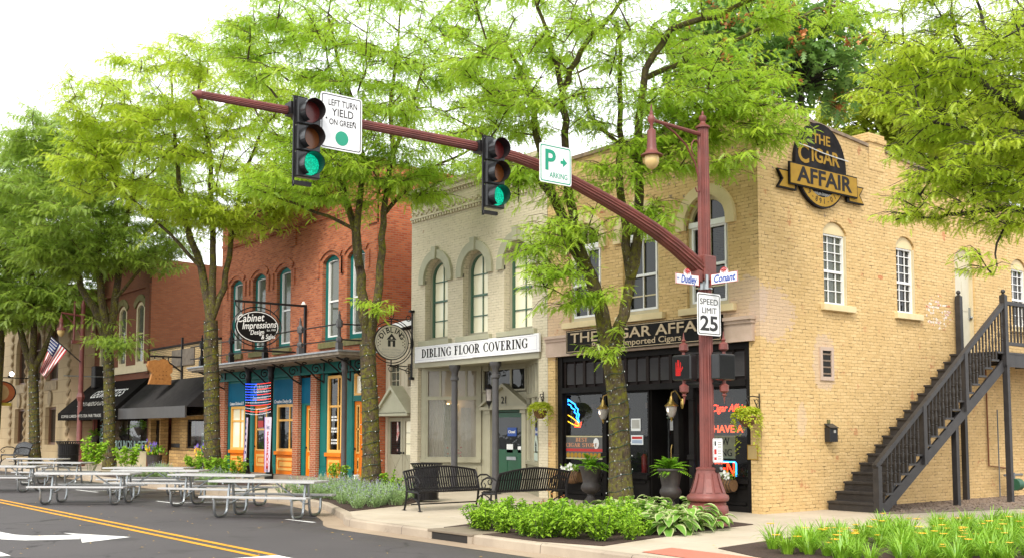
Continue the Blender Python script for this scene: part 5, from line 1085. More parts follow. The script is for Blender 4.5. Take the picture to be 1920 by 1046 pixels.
# ---------------- shop signs ----------------
def arctext(s, mat, par, W, cu, cz, ra, rb, a0, a1, size, U3=None, bold=0.0, d=.004):
    n = len(s)
    for i, ch in enumerate(s):
        if ch == ' ': continue
        a = R(a0+(a1-a0)*i/(n-1)); p = W(cu+ra*math.cos(a), cz+rb*math.sin(a), d); sg = 1 if a0 > a1 else -1
        tx, tz = math.sin(a)*sg, -math.cos(a)*sg; e0 = Vector(W(0, 0, 0)); Uv = Vector(W(tx, tz, 0))-e0; Vv = Vector(W(-tz, tx, 0))-e0
        text(ch, mat, par, p, Uv, Vv, size, bold=bold, ext=.001)
S = WS(.0); t = thing('shop_sign', 'large oval black and gold THE CIGAR AFFAIR sign with ribbon', 'shop sign', (0, 2.05, 7.2))
cy, cz, ra, rz = 2.03, 7.36, .90, .93
part(t, 'oval_board', M('faded_black_board', (.014, .012, .012), (.03, .027, .029), 3, .7, spec=.05), lambda m: m.prism([(cy+ra*math.cos(k*.157), cz+rz*math.sin(k*.157)) for k in range(40)], S, .02, .10))
part(t, 'gold_crescent', mGoldL, lambda m: m.strip([(cy+(ra-.04)*math.cos(R(k)), cz+(rz-.04)*math.sin(R(k))) for k in range(200, 341, 7)], [(cy+(ra-.26)*math.cos(R(k)), cz+(rz-.24)*math.sin(R(k))) for k in range(200, 341, 7)], S, .10, .105))
rl, rr, zr0, zr1 = cy-1.13, cy+1.22, 6.83, 7.25
part(t, 'ribbon_edge', mBlackP, lambda m: (m.prism([(rl-.03, zr0-.03), (rr+.03, zr0-.03), (rr+.03, zr1+.03), (rl-.03, zr1+.03)], S, .1, .14), m.prism([(rl-.36, zr0-.13), (rl+.28, zr0-.13), (rl+.28, zr1-.15), (rl-.36, zr1-.15), (rl-.2, zr0+.07)], S, .03, .085), m.prism([(rr-.28, zr0-.13), (rr+.36, zr0-.13), (rr+.2, zr0+.07), (rr+.36, zr1-.15), (rr-.28, zr1-.15)], S, .03, .085)))
part(t, 'ribbon', mGoldL, lambda m: (m.prism([(rl, zr0), (rr, zr0), (rr, zr1), (rl, zr1)], S, .14, .15), m.prism([(rl-.31, zr0-.10), (rl+.2, zr0-.10), (rl+.2, zr1-.18), (rl-.31, zr1-.18), (rl-.16, zr0+.07)], S, .086, .092), m.prism([(rr-.2, zr0-.1), (rr+.31, zr0-.1), (rr+.16, zr0+.07), (rr+.31, zr1-.18), (rr-.2, zr1-.18)], S, .086, .092)))
text('THE', mGoldL, t, S(cy+.02, 7.92, .102), UY, UZ, .30, bold=.02, fit=.62, ext=.002); text('C', mGoldL, t, S(cy-.62, 7.52, .102), UY, UZ, .56, bold=.025, ext=.002); text('IGAR', mGoldL, t, S(cy+.14, 7.55, .102), UY, UZ, .42, bold=.025, fit=1.0, ext=.002)
text('AFFAIR', mCharL, t, S(cy+.05, 7.04, .152), UY, UZ, .46, bold=.025, fit=1.95, ext=.002)
text('Premium Imported', mGreyL, t, S(cy, 6.74, .102), UY, UZ, .12, ext=.001, fit=.8); text('Cigars', mGreyL, t, S(cy, 6.63, .102), UY, UZ, .11, ext=.001)
arctext('419-891-0109', mCharL, t, S, cy, cz, ra-.155, rz-.15, 212, 328, .17, d=.108)
cw_ = tag(part(None, 'loose_cable', mPaper, lambda m: m.tube([S(cy-.92, 7.72, .13), S(cy-.5, 7.70, .13), S(cy, 7.64, .13), S(cy+.5, 7.61, .13), S(cy+.95, 7.60, .12)], .012, 5)), 'thin pale cable strung across the oval cigar sign', 'cable')
W = WF(-.02); a = FR(1061.3, 640, -.2)[0]; b_ = FR(1353, 615, -.2)[0]
t = thing('shop_sign', 'long black shop sign with gold THE CIGAR AFFAIR letters over the shopfront', 'shop sign', ((a+b_)/2, -.2, 3.9)); W = WF(-.2); zb, zt_ = 3.54, 4.08
part(t, 'board', mBlackP, lambda m: m.wb(W, a, b_, zb, zt_, -.06, 0)); part(t, 'rope_border', mGoldL2, lambda m: polyframe(m, W, a+.03, b_-.03, zb+.02, zt_-.02, 0, .014, 0, .006))
text('THE CIGAR AFFAIR', mGoldL2, t, W((a+b_)/2-.02, zt_-.20, .0), UX, UZ, .33, bold=.012, fit=(b_-a)*.92, ext=.01); text('Premium Imported Cigars', mGoldL2, t, W((a+b_)/2-.1, zb+.13, 0), UX, UZ, .19, bold=.008, fit=(b_-a)*.58, ext=.005)
t = thing('shop_sign', 'long white board lettered DIBLING FLOOR COVERING', 'shop sign', (-10, -.1, 3.9)); W = WF(-.12)
a, b_ = FR(777.6, 665, -.12)[0], FR(1010.5, 640, -.12)[0]; zb, zt_ = 3.66, 4.13
part(t, 'board', mWhiteB, lambda m: (m.wb(W, a, (a+b_)/2, zb-.01, zt_-.01, -.06, 0), m.wb(W, (a+b_)/2+.004, b_, zb, zt_, -.06, 0)))
part(t, 'pinstripe', M('faint_violet_line', (.45, .40, .55), None, 3, .5), lambda m: (m.wb(W, a+.08, b_-.08, zb+.055, zb+.062, 0, .003), m.wb(W, a+.08, b_-.08, zt_-.065, zt_-.058, 0, .003), m.wb(W, b_-.09, b_-.083, zb+.055, zt_-.06, 0, .003)))
cu = (a+b_)/2; serif('DIBLING FLOOR COVERING', mCharL, t, lambda p, q, d=0: W(cu-.04+p, zb+.115+q, .003+d), .255, (b_-a)*.855, ls=.10, first=1.0)
# round hanging sign
xs = -12.86; S = WS(xs); t = thing('hanging_sign', 'round cream DIBLING sign with a black house hanging in an iron ring', 'hanging sign', (xs, -.9, 4.1))
cyy, czz = SD(733.5, 643, xs)[0]-.0, SD(735, 641, xs)[1]; ra, rz = .56, .50
def ell(r1, r2, n=40): return [(cyy+r1*math.cos(2*math.pi*k/n), czz+r2*math.sin(2*math.pi*k/n)) for k in range(n)]
mCreamS = M('cream_sign_face', (.66, .60, .50), (.60, .545, .45), 3, .5)
part(t, 'disc', mCreamS, lambda m: m.prism(ell(ra, rz), S, -.02, .02)); part(t, 'rim', mIron, lambda m: (m.strip(ell(ra, rz)+ell(ra, rz)[:1], ell(ra+.025, rz+.025)+ell(ra+.025, rz+.025)[:1], S, -.03, .03), m.strip(ell(ra-.05, rz-.05)+ell(ra-.05, rz-.05)[:1], ell(ra-.06, rz-.06)+ell(ra-.06, rz-.06)[:1], S, .02, .022)))
arctext('DIBLING', mCharL, t, S, cyy, czz, ra*.70, rz*.70, 150, 30, .22, bold=.022, d=.022)
part(t, 'house_emblem', mInk, lambda m: (m.wb(S, cyy-.125, cyy+.125, czz-.13, czz+.06, .02, .023), m.prism([(cyy-.17, czz+.07), (cyy+.17, czz+.07), (cyy, czz+.26)], S, .02, .023))); part(t, 'house_opening', mCreamS, lambda m: (m.wb(S, cyy-.035, cyy+.035, czz-.13, czz+.02, .023, .025), m.prism([(cyy+.035*math.cos(k*.6283), czz+.12+.035*math.sin(k*.6283)) for k in range(10)], S, .023, .025)))
for sg in (-1, 1): part(t, 'leaf_sprig', mCharL, lambda m: [m.sphere(S(cyy+sg*(.42+.03*(-1)**k), czz-.12+k*.045, .022), .02, 5, 3, (.2, 1, 1)) for k in range(6)])
for i, tx in enumerate(('FLOOR COVERING', 'WINDOW TREATMENTS', 'WALLCOVERING')): text(tx, mGreyL, t, S(cyy, czz-.22-i*.08, .022), UY, UZ, .075, ext=.001)
def ring(m):
    for f in (1.22, 1.36):
        m.tube([S(cyy+ra*f*math.cos(R(k)), czz+rz*f*math.sin(R(k))) for k in (range(-100, 91, 8) if f > 1.3 else range(-180, 181, 10))], .014, 5)
    yw = -.06
    m.tube([S(yw, czz+.95), S(yw, czz-1.0)], .028, 6); m.box(xs-.05, xs+.05, yw-.1, yw+.1, czz+.92, czz+.98); m.box(xs-.05, xs+.05, yw-.08, yw+.08, czz-1.08, czz-1.0)
    m.tube([S(cyy-.1, czz+rz+.17), S(yw, czz+.70)], .016, 5); m.tube([S(cyy-.1, czz-rz-.17), S(yw, czz-rz-.20)], .016, 5); m.tube([S(cyy+.05, czz-rz-.2), S(yw-.05, czz-.85)], .016, 5)
    for (a, b_) in ((cyy-.0, czz+rz+.27), (cyy, czz-rz-.28), (yw-.13, czz+.73), (yw-.13, czz-.82)): m.tube([S(a+.08*math.cos(k*.52), b_+.08*math.sin(k*.52)) for k in range(13)], .013, 5)
    m.tube([S(cyy, czz+rz), S(cyy, czz+rz+.2)], .018, 6); m.tube([S(cyy, czz-rz), S(cyy, czz-rz-.22)], .018, 6); m.tube([S(cyy+ra, czz), S(yw, czz)], .01, 5)
part(t, 'iron_bracket', mIron, ring)
# oval hanging sign on the red building
xs = FR(572, 610, -.05)[0]; S = WS(xs); y0, y1 = SD(441, 612, xs)[0], SD(522.5, 612, xs)[0]; cyy = (y0+y1)/2; czz = SD(481, 612, xs)[1]; ra, rz = (y1-y0)/2, .54
t = thing('hanging_sign', 'black oval Cabinet Impressions sign hanging over the iron balcony', 'hanging sign', (xs, cyy, czz))
part(t, 'oval_board', mBlackP, lambda m: m.prism(ell(ra, rz), S, -.03, .03)); part(t, 'rim', mWhite, lambda m: m.strip(ell(ra-.03, rz-.03)+ell(ra-.03, rz-.03)[:1], ell(ra-.055, rz-.055)+ell(ra-.055, rz-.055)[:1], S, .03, .034))
Ut = Vector((0, 1, .10)).normalized(); Vt = Vector((0, -.10, 1)).normalized()
for tx, dy, dz, sz, ft in (('Cabinet', -.28, .27, .36, .98), ('Impressions', .05, .05, .32, 1.25), ('Design', -.02, -.19, .22, .5), ('& Sales', .38, -.32, .22, .52)): text(tx, mWhite, t, S(cyy+dy, czz+dz, .032), Ut, Vt, sz, bold=.012, shear=.3, fit=ft, ext=.001)
text('Est. 1985', mWhite, t, S(cyy+.5, czz-.09, .032), Ut, Vt, .09, ext=.001)
def fr2(m):
    zt_, zb = czz+.82, czz-.80; m.bar(S(cyy-ra-.05, zt_), S(-.05, zt_), .07); m.bar(S(cyy-ra+.2, zb), S(-.4, zb), .06); m.bar(S(-.05, zt_+.05), S(-.05, czz-1.0), .08); m.box(xs-.05, xs+.05, -.3, .02, czz-1.0, czz-.94)
    m.tube([S(cyy+(ra+.10)*math.cos(2*math.pi*k/40), czz+(rz+.12)*math.sin(2*math.pi*k/40)) for k in range(41)], .022, 5)
    for u in (cyy-ra*.6, cyy+ra*.6): m.tube([S(u, zt_), S(u, czz+rz*.8)], .015, 5); m.tube([S(u, zb), S(u, czz-rz*.8)], .015, 5)
    m.tube([S(cyy-ra-.0, zt_), S(cyy-ra*.98, zt_-.15), S(cyy-ra*.7, czz+rz*.85)], .018, 5); m.tube([S(cyy+ra, zt_), S(cyy+ra*.98, zt_-.15), S(cyy+ra*.7, czz+rz*.85)], .018, 5)
part(t, 'iron_bracket', mIron, fr2); part(t, 'spotlight', mWhite, lambda m: m.lathe([(.03, czz+.94), (.09, czz+.84)], (xs+.25, -.25, 0), 8))
# carved wooden sign
xs = FR(341, 690, -.05)[0]; S = WS(xs); y0, y1 = SD(275, 695, xs)[0], SD(322, 695, xs)[0]; z1, z0 = SD(298, 672, xs)[1], SD(298, 720, xs)[1]; L_ = y1-y0; H_ = z1-z0
t = thing('hanging_sign', 'carved wooden loaf shaped sign hanging over the ribbed awning', 'hanging sign', (xs, (y0+y1)/2, z0))
sh = [(.08, 0), (.95, .0), (.97, .28), (.9, .38), (1.0, .5), (1.0, .74), (.86, .82), (.8, .95), (.62, 1.0), (.45, .93), (.28, .95), (.06, .9), (0, .72), (.08, .55), (.2, .42)]
part(t, 'board', mWoodSign, lambda m: m.prism([(y0+a*L_, z0+b_*H_) for a, b_ in sh], S, -.10, .10), bevel=.03); part(t, 'carved_lines', M('dark_carving', (.14, .05, .012), None, 6, .8), lambda m: [m.wb(S, y0+L_*(.18+.13*k+.02*j), y0+L_*(.25+.13*k), z0+H_*(.2+.15*j), z0+H_*(.23+.15*j), .1, .105) for k in range(5) for j in range(4) if (k*3+j*5) % 4])
part(t, 'iron_bracket', mIron, lambda m: (m.bar(S(y0+.1, z1+.1), S(-.05, z1+.1), .07), m.bar(S(-.05, z1+.95), S(-.05, z0+.2), .08), m.bar(S(-.9, z1+.05), S(-.05, z0+.55), .06), m.bar(S(y0+L_*.3, z1), S(y0+L_*.3, z1+.1), .04), m.bar(S(y0+L_*.85, z1-.1), S(y0+L_*.85, z1+.1), .04)))
# round plaque far left
xs = -49.0; S = WS(xs); yc = SD(3, 733, xs)[0]; zc = SD(3, 735, xs)[1]; cyy, czz = yc, zc
t = thing('hanging_sign', 'round red and orange plaque sign at the left edge', 'hanging sign', (xs, yc, zc))
part(t, 'disc', M('red_orange_disc', (.42, .09, .03), (.5, .16, .04), 3, .5), lambda m: m.prism(ell(.66, .56), S, -.05, .05)); part(t, 'rim', mIron, lambda m: m.strip(ell(.66, .56)+ell(.66, .56)[:1], ell(.72, .62)+ell(.72, .62)[:1], S, -.06, .06)); part(t, 'oval_motif', M('ochre_motif', (.60, .42, .20), (.5, .32, .14), 5, .6), lambda m: m.prism(ell(.36, .42), S, .05, .06))
part(t, 'yellow_ribbon', M('yellow_ribbon', (.62, .50, .05), None, 4, .5), lambda m: m.wb(S, yc-.4, yc+.5, zc-.72, zc-.55, .05, .08)); part(t, 'iron_bracket', mIron, lambda m: (m.bar(S(yc-.6, zc+.8), S(-1.1, zc+.8), .05), m.bar(S(yc, zc+.6), S(yc, zc+.8), .04)))
t = thing('spotlight', 'small lit white floodlight above the round plaque sign', 'spotlight', (-48.9, yc+.35, zc+1.0)); part(t, 'lamp_glass', emis('flood_white', (1, .97, .9), 8), lambda m: m.sphere((-48.75, yc+.42, zc+1.0), .12, 8, 5)); part(t, 'lamp_body', mIron, lambda m: m.lathe([(.06, zc+.8), (.1, zc+.92)], (-48.9, yc+.35, 0), 8))

# ---------------- cigar shop window dressing ----------------
W = WF(.235)
def tubes(name, lab, cat, paths, loc=None):
    t = thing(name, lab, cat, loc or paths[0][1][0])
    for nm, P, mat, r in paths: part(t, nm, mat, lambda m: m.tube(P, r, 6), True)
    return t
nB, nR, nY, nP = emis('blue_neon', (.02, .25, 1), 3.0), emis('red_neon', (1, .05, .015), 2.6), emis('yellow_neon', (1, .5, .02), 1.6), emis('violet_neon', (.35, .12, 1), 2.0)
def fp(pts, v=.225): return [(FR(x, y, v)[0], v, FR(x, y, v)[1]) for x, y in pts]
cig = [(1050+36*(.5+.5*math.cos(k*.2618)) , 774+22*(.5+.5*math.cos(k*.2618)) - 6*math.sin(k*.2618)) for k in range(25)]
tubes('neon_sign', 'neon cigar outline in yellow with blue smoke in the shop window', 'neon sign', [
 ('smoke_tube', fp([(1085, 790), (1081, 782), (1082, 776), (1077, 772), (1078, 767), (1072, 764), (1070, 759), (1063, 756), (1066, 750), (1065, 748), (1072, 753), (1078, 757), (1080, 763), (1084, 766), (1083, 772), (1086, 776), (1084, 784), (1086, 791)]), nB, .016),
 ('cigar_tube', fp(cig), nY, .011), ('ember_tube', fp([(1078, 797), (1081, 789), (1085, 797), (1090, 791), (1088, 799), (1078, 799)]), nR, .016), ('band_tube', fp([(1058+3*math.cos(k*.6), 779+4*math.sin(k*.6)) for k in range(12)]), nP, .011)])
def ftext(s, mat, par, px, py, v, h, fit, **k):
    x, z = FR(px, py, v); return text(s, mat, par, (x, v-.001, z), UX, UZ, h, fit=fit, ext=k.pop('ext', .004), **k)
t = thing('neon_sign', 'red neon script The Cigar Affair in the right shop window', 'neon sign', (-1.2, .24, 2.1)); ftext('The Cigar Affair', nR, t, 1352, 765, .232, .22, 1.28, shear=.3, bold=.006)
t = thing('led_sign', 'red LED message board reading WE HAVE A', 'led sign', (-1.2, .24, 1.75)); q0, q1 = FR(1308, 793, .24), FR(1396, 814, .24)
part(t, 'board', M('brown_black_panel', (.035, .018, .012), None, 4, .4), lambda m: m.box(q0[0], q1[0], .238, .29, q1[1]-.02, q0[1])); ftext('WE HAVE A', emis('led_orange_red', (1, .10, .03), 1.6), t, 1350, 804, .236, .22, 1.26, bold=.01)
t = thing('window_poster', 'cream NOW HIRING poster in the right shop window', 'poster', (-1.05, .24, 1.35)); q0, q1 = FR(1325, 813, .24), FR(1379, 859, .24)
part(t, 'sheet', M('cream_poster', (.50, .47, .30), None, 3, .5), lambda m: m.box(q0[0], q1[0], .2365, .243, q1[1], q0[1]-.03)); ftext('NOW', mCharL, t, 1350, 827, .235, .22, .5); ftext('HIRING', mCharL, t, 1350, 848, .235, .22, .66)
t = thing('neon_sign', 'neon OPEN sign with red letters in a blue frame', 'neon sign', (-1.0, .24, .95)); q0, q1 = FR(1318, 861, .232), FR(1381, 897, .232)
rr_ = rrect(q0[0], q1[0], q1[1], q0[1]-.03, .05); part(t, 'frame_tube', emis('cyan_neon', (.04, .4, 1), 2.2), lambda m: m.tube([(u, .232, z) for u, z in rr_+rr_[:1]], .016, 6)); ftext('OPEN', nR, t, 1350, 879, .232, .42, .80, bold=.002)
t = thing('window_banner', 'grey BEST CIGAR STORE banner with a red stripe and gold coins', 'banner', (-6, .16, 1.3)); v = .165; q0, q1 = FR(1050, 816, v), FR(1133, 861, v)
part(t, 'sheet', M('grey_banner', (.085, .08, .078), (.10, .095, .09), 4, .6), lambda m: m.box(q0[0], q1[0], v, v+.008, q1[1], q0[1])); part(t, 'edge', M('straw_edge', (.55, .48, .27), None, 4, .6), lambda m: polyframe(m, WF(v), q0[0], q1[0], q1[1], q0[1], 0, .03, .0, .004)); cx_ = (q0[0]+q1[0])/2; hh = q0[1]-q1[1]
mSalmon = M('salmon_letters', (.60, .27, .13), None, 4, .5); Wq = WF(v)
part(t, 'red_stripe', mRed, lambda m: m.wb(Wq, q0[0]+.05, q1[0]-.05, q1[1]+hh*.33, q1[1]+hh*.45, 0, .003)); serif('BEST', mSalmon, t, lambda p, q, d=0: Wq(cx_-.0+p, q1[1]+hh*.75+q, .003+d), hh*.17, .42, first=1.0); serif('CIGAR STORE', mSalmon, t, lambda p, q, d=0: Wq(cx_+p, q1[1]+hh*.52+q, .003+d), hh*.17, 1.15, first=1.0)
for k in range(10): part(t, 'gold_coin', mGoldL, lambda m: m.prism([(q0[0]+.17+k*(q1[0]-q0[0]-.34)/9+.065*math.cos(j*.5236), q1[1]+hh*.16+.065*math.sin(j*.5236)) for j in range(12)], Wq, 0, .004))
part(t, 'emblem', mPaper, lambda m: m.prism([(q1[0]-.28+.1*math.cos(j*.5236), q1[1]+hh*.68+.13*math.sin(j*.5236)) for j in range(12)], Wq, 0, .003))
for (x0, y0, x1, y1, lab, mt) in ((1183, 784, 1201, 807, 'framed photo sheet on the dark glass', mPaper), (1183, 815, 1206, 833, 'notice with red heading on the dark glass', mPaper), (1256, 787, 1262, 806, 'narrow pale notice on the door', mPaper)):
    vv = .205 if x0 < 1230 else .73; q0, q1 = FR(x0, y0, vv), FR(x1, y1, vv); t = thing('paper_notice', lab, 'notice', (q0[0], vv, q1[1])); part(t, 'sheet', mt, lambda m: m.box(q0[0], q1[0], vv, vv+.004, q1[1], q0[1]))
    if x0 < 1230: part(t, 'print', mRed if y0 > 800 else mGreyL, lambda m: m.wb(WF(vv), q0[0]+.03, q1[0]-.03, q1[1]+(q0[1]-q1[1])*(.6 if y0 > 800 else .2), q0[1]-.03, 0, .002))
    if y0 > 810: part(t, 'text_block', M('blue_grey_print', (.35, .42, .55), None, 4, .5), lambda m: m.wb(WF(vv), q0[0]+.03, q1[0]-.03, q1[1]+.03, q1[1]+(q0[1]-q1[1])*.5, 0, .002))
vv = .735
for (px, py, r_, lab, mt) in ((1244.5, 784, .045, 'round blue sticker on the shop door', emis('blue_sticker_glow', (.01, .06, 1), .8)), (1244.5, 793.5, .06, 'round pale sticker on the shop door below the blue one', mPaper), (1244.5, 819, .06, 'tan tobacco leaf sticker on the shop door', mGoldL), (1246, 835, .085, 'oval grey crest sticker on the shop door', mGreyL)):  # blue sticker is no lamp, its brightness is added as emission
    x, z = FR(px, py, vv); t = tag(part(None, 'door_sticker', mt, lambda m: m.prism([(x+r_*math.cos(k*.5236), z+r_*1.15*math.sin(k*.5236)) for k in range(12)], WF(vv), 0, .004)), lab, 'sticker')
x, z = FR(1256, 771, .7); t = thing('house_number', 'number 32 plate above the shop door glass', 'house number', (x, .7, z)); part(t, 'plate', M('pale_green_rim', (.35, .42, .34), None, 4, .5), lambda m: polyframe(m, WF(.7), x-.14, x+.16, z-.15, z+.15, 0, .025, 0, .01)); text('32', mPaper, t, (x, .69, z), UX, UZ, .24, bold=.02)
x, z = FR(1203, 863, .5); t = thing('fire_extinguisher', 'red fire extinguisher standing behind the dark shop glass', 'fire extinguisher', (x, .6, z-.3)); part(t, 'cylinder', M('red_enamel', (.5, .02, .015), None, 4, .3), lambda m: m.lathe([(.07, z-.32), (.075, z-.3), (.075, z+.1), (.03, z+.16)], (x, .6, 0), 12), True); part(t, 'valve', mIron, lambda m: m.lathe([(.03, z+.16), (.04, z+.22), (.01, z+.25)], (x, .6, 0), 8))
def wall_lantern(px, py, lab):
    x, z = FR(px, py, -.12); t = thing('wall_lantern', lab, 'wall lantern', (x, .05, z)); yl = -.12
    part(t, 'bracket', mBrass, lambda m: (m.tube([(x+.12, .08, z+.18), (x+.12, -.02, z+.30), (x+.08, yl+.04, z+.40), (x+.01, yl, z+.36), (x, yl, z+.28)], .016, 6), m.sphere((x+.12, .09, z+.12), .09, 8, 6, (.5, .3, 1.3))), True)
    part(t, 'cap', mBrass, lambda m: m.lathe([(.01, z+.30), (.03, z+.26), (.05, z+.18), (.10, z+.12), (.155, z+.08), (.15, z+.06), (.1, z+.06)], (x, yl, 0), 14), True)
    part(t, 'glass', mClearG, lambda m: m.lathe([(.125, z+.06), (.12, z-.02), (.09, z-.12), (.05, z-.18)], (x, yl, 0), 14), True); part(t, 'bulb', emis('dull_bulb', (1, .9, .75), .6), lambda m: m.sphere((x, yl-.10, z-.02), .035, 6, 5, (1, 1, 1.6)))
    part(t, 'tip', mBrass, lambda m: m.lathe([(.055, z-.18), (.03, z-.2), (.02, z-.24), (.004, z-.28)], (x, yl, 0), 10), True)
wall_lantern(1131, 771, 'brass wall lantern left of the moss covered trunk'); wall_lantern(1259, 766, 'brass wall lantern right of the shop door')
x0 = FR(1000, 750, -.03)[0]

# ---------------- things on the side wall, staircase ----------------
S = WS(0.0)
t = thing('mailbox', 'small black mailbox on the yellow side wall', 'mailbox', (.08, 2.2, 1.55))
part(t, 'box', mMailB, lambda m: m.prism([(2.06, 1.43), (2.34, 1.43), (2.34, 1.73), (2.06, 1.73)], S, .01, .14), bevel=.012); part(t, 'lid', mMailB, lambda m: m.add([S(2.05, 1.72, .16), S(2.35, 1.72, .16), S(2.35, 1.80, .01), S(2.05, 1.80, .01), S(2.05, 1.73, .17), S(2.35, 1.73, .17), S(2.35, 1.82, .01), S(2.05, 1.82, .01)], [(0,1,2,3),(4,7,6,5),(0,4,5,1),(1,5,6,2),(2,6,7,3),(3,7,4,0)])); part(t, 'label_holder', mGreyL, lambda m: m.wb(S, 2.2, 2.27, 1.62, 1.68, .14, .145)); part(t, 'wall_plate', mSillStone, lambda m: m.wb(S, 2.16, 2.24, 1.82, 1.9, .0, .03))
st = thing('staircase', 'black painted wooden outside staircase up the yellow side wall', 'staircase', (.65, 2.0, 0))
NS = 18; ys, ye, zt_ = 2.05, 7.35, 3.52; ry, rz_ = (ye-ys)/NS, zt_/NS; xi, xo = .06, 1.22
part(st, 'treads', mBlackW, lambda m: [(m.box(xi, xo+.05, ys+k*ry-.03, ys+(k+1)*ry+.02, (k+1)*rz_-.045, (k+1)*rz_), m.box(xi+.01, xo, ys+k*ry, ys+k*ry+.03, k*rz_, (k+1)*rz_-.045)) for k in range(NS)])
def stringer(m):
    for x in (xi, xo-.02):
        a, b_ = (ys+.05, -.02), (ye, zt_-.04); m.add([(x, a[0]+.3, 0), (x, b_[0]+.2, b_[1]-.28), (x, b_[0]+.2, b_[1]), (x, a[0]+.05, .10), (x, a[0]+.0, 0), (x+.05, a[0]+.3, 0), (x+.05, b_[0]+.2, b_[1]-.28), (x+.05, b_[0]+.2, b_[1]), (x+.05, a[0]+.05, .10), (x+.05, a[0], 0)], [(0,1,2,3,4), (9,8,7,6,5), (0,5,6,1), (1,6,7,2), (2,7,8,3), (3,8,9,4)])
part(st, 'stringers', mBlackW, stringer)
def hz(y): return .98+(y-2.05)*(4.60-.98)/(7.3-2.05)
part(st, 'handrail', mBlackW, lambda m: (m.bar((xo+.03, 1.98, hz(1.98)), (xo+.03, 7.34, hz(7.34)), .10, .10), m.bar((xo+.03, 7.42, 4.68), (xo+.03, 12.5, 4.68), .10, .09), m.bar((xo+.03, 7.42, 3.72), (xo+.03, 12.5, 3.72), .06, .08)))
def newel(m, x, y, z0, z1, w=.065, ball=True):
    m.box(x-w, x+w, y-w, y+w, z0, z1)
    if ball: m.lathe([(.05, z1), (.055, z1+.02), (.02, z1+.04)], (x, y, 0), 8); m.sphere((x, y, z1+.09), .055, 8, 6)
for (x, y, z0, z1, bl_) in ((xo+.03, 2.07, 0, .95, False), (xo+.03, 7.40, 3.2, 4.86, True), (xi+.06, 7.42, 3.4, 4.95, True), (xo+.03, 3.80, .95, hz(3.8), False), (xo+.03, 5.55, 2.1, hz(5.55), False)): part(st, 'newel_post', mBlackW, lambda m: newel(m, x, y, z0, z1, .065, bl_))
def balu(m, x, y, z0, z1):
    h = z1-z0; m.lathe([(.026, z0), (.026, z0+h*.22), (.016, z0+h*.24), (.030, z0+h*.27), (.018, z0+h*.30), (.032, z0+h*.42), (.018, z0+h*.56), (.028, z0+h*.59), (.016, z0+h*.62), (.026, z0+h*.66), (.026, z1)], (x, y, 0), 6)
bp = []
for k in range(1, NS):
    for q in (.25, .75):
        y = ys+(k+q)*ry
        if abs(y-3.8) > .1 and abs(y-5.55) > .1 and y < 7.3: bp.append((y, (k+1)*rz_, hz(y)-.04))
for k in range(30): bp.append((7.55+k*.16, 3.75, 4.64))
mb = MB(); balu(mb, xo+.03, 0, 0, 1); bme = None
for (y, z0, z1) in bp: part(st, 'baluster', mBlackW, lambda m: balu(m, xo+.03, y, z0, z1))
part(st, 'landing', mBlackW, lambda m: (m.box(xi, xo+.06, 7.3, 12.6, zt_-.05, zt_), m.box(xo, xo+.05, 7.3, 12.6, zt_-.35, zt_-.05), [m.box(xi, xo, 7.5+k*.9, 7.55+k*.9, zt_-.25, zt_-.05) for k in range(6)]))
for (x, y, z1) in ((xo+.03, 7.42, 3.3), (xi+.1, 7.42, 3.4), (xo-.1, 5.3, 2.1), (xi+.1, 4.3, 1.5), (xo+.03, 11.5, 3.3)): part(st, 'support_post', mBlackW, lambda m: m.box(x-.06, x+.06, y-.06, y+.06, 0, z1))
gy, gz = SD(1906, 900, .35); t = thing('gas_meter', 'green gas meter with grey pipes against the side wall', 'gas meter', (.35, gy, .4)); part(t, 'meter_body', M('green_enamel', (.02, .10, .055), None, 4, .5), lambda m: m.tube([(.35, gy-.12, gz-.1), (.35, gy+.12, gz-.1)], .15, 12), True); part(t, 'pipework', M('grey_pipe', (.14, .145, .15), None, 6, .5), lambda m: (m.tube([(.3, gy-.5, gz+.14), (.3, gy+.4, gz+.14)], .03, 6), m.tube([(.12, gy-.4, 0), (.12, gy-.4, 2.2)], .018, 6), m.tube([(.3, gy-.3, gz+.05), (.3, gy-.3, gz+.25)], .05, 8), m.tube([(.3, gy-.05, gz), (.3, gy-.05, gz+.2)], .045, 8)))
# ---------------- picnic tables ----------------
def picnic():
    t = thing('picnic_table', '', 'picnic table', (0, 0, 0)); L = 1.22
    part(t, 'tabletop', mTableTop, lambda m: [m.box(-L, L, -.375+k*.253, -.375+k*.253+.247, .722, .765) for k in range(3)], bevel=.006)
    for s_ in (-1, 1): part(t, 'bench_seat', mTableTop, lambda m: m.box(-L, L, s_*.62-.125, s_*.62+.125, .415, .455), bevel=.006)
    for e in (-.88, .88):
        for s_ in (-1, 1):
            P = [(e, s_*.06, .71), (e, s_*.10, .5), (e, s_*.14, .2), (e, s_*.17, .10), (e, s_*.23, .045), (e, s_*.33, .03), (e, s_*.50, .03), (e, s_*.60, .045), (e, s_*.66, .10), (e, s_*.685, .2), (e, s_*.69, .40)]
            part(t, 'tube_leg', mAlu, lambda m: m.tube(P, .030, 8), True)
        part(t, 'top_support', mAlu, lambda m: m.box(e-.02, e+.02, -.36, .36, .685, .722)); part(t, 'seat_support', mAlu, lambda m: (m.box(e-.02, e+.02, -.74, -.12, .375, .413), m.box(e-.02, e+.02, .12, .74, .375, .413)))
        part(t, 'brace', mAlu, lambda m: m.tube([(e*.2, 0, .70), (e*.97, 0, .28)], .018, 6)); part(t, 'brace', mAlu, lambda m: m.tube([(e*.97, -.13, .28), (e*.97, .13, .28)], .016, 6))
    return t
pt = picnic()
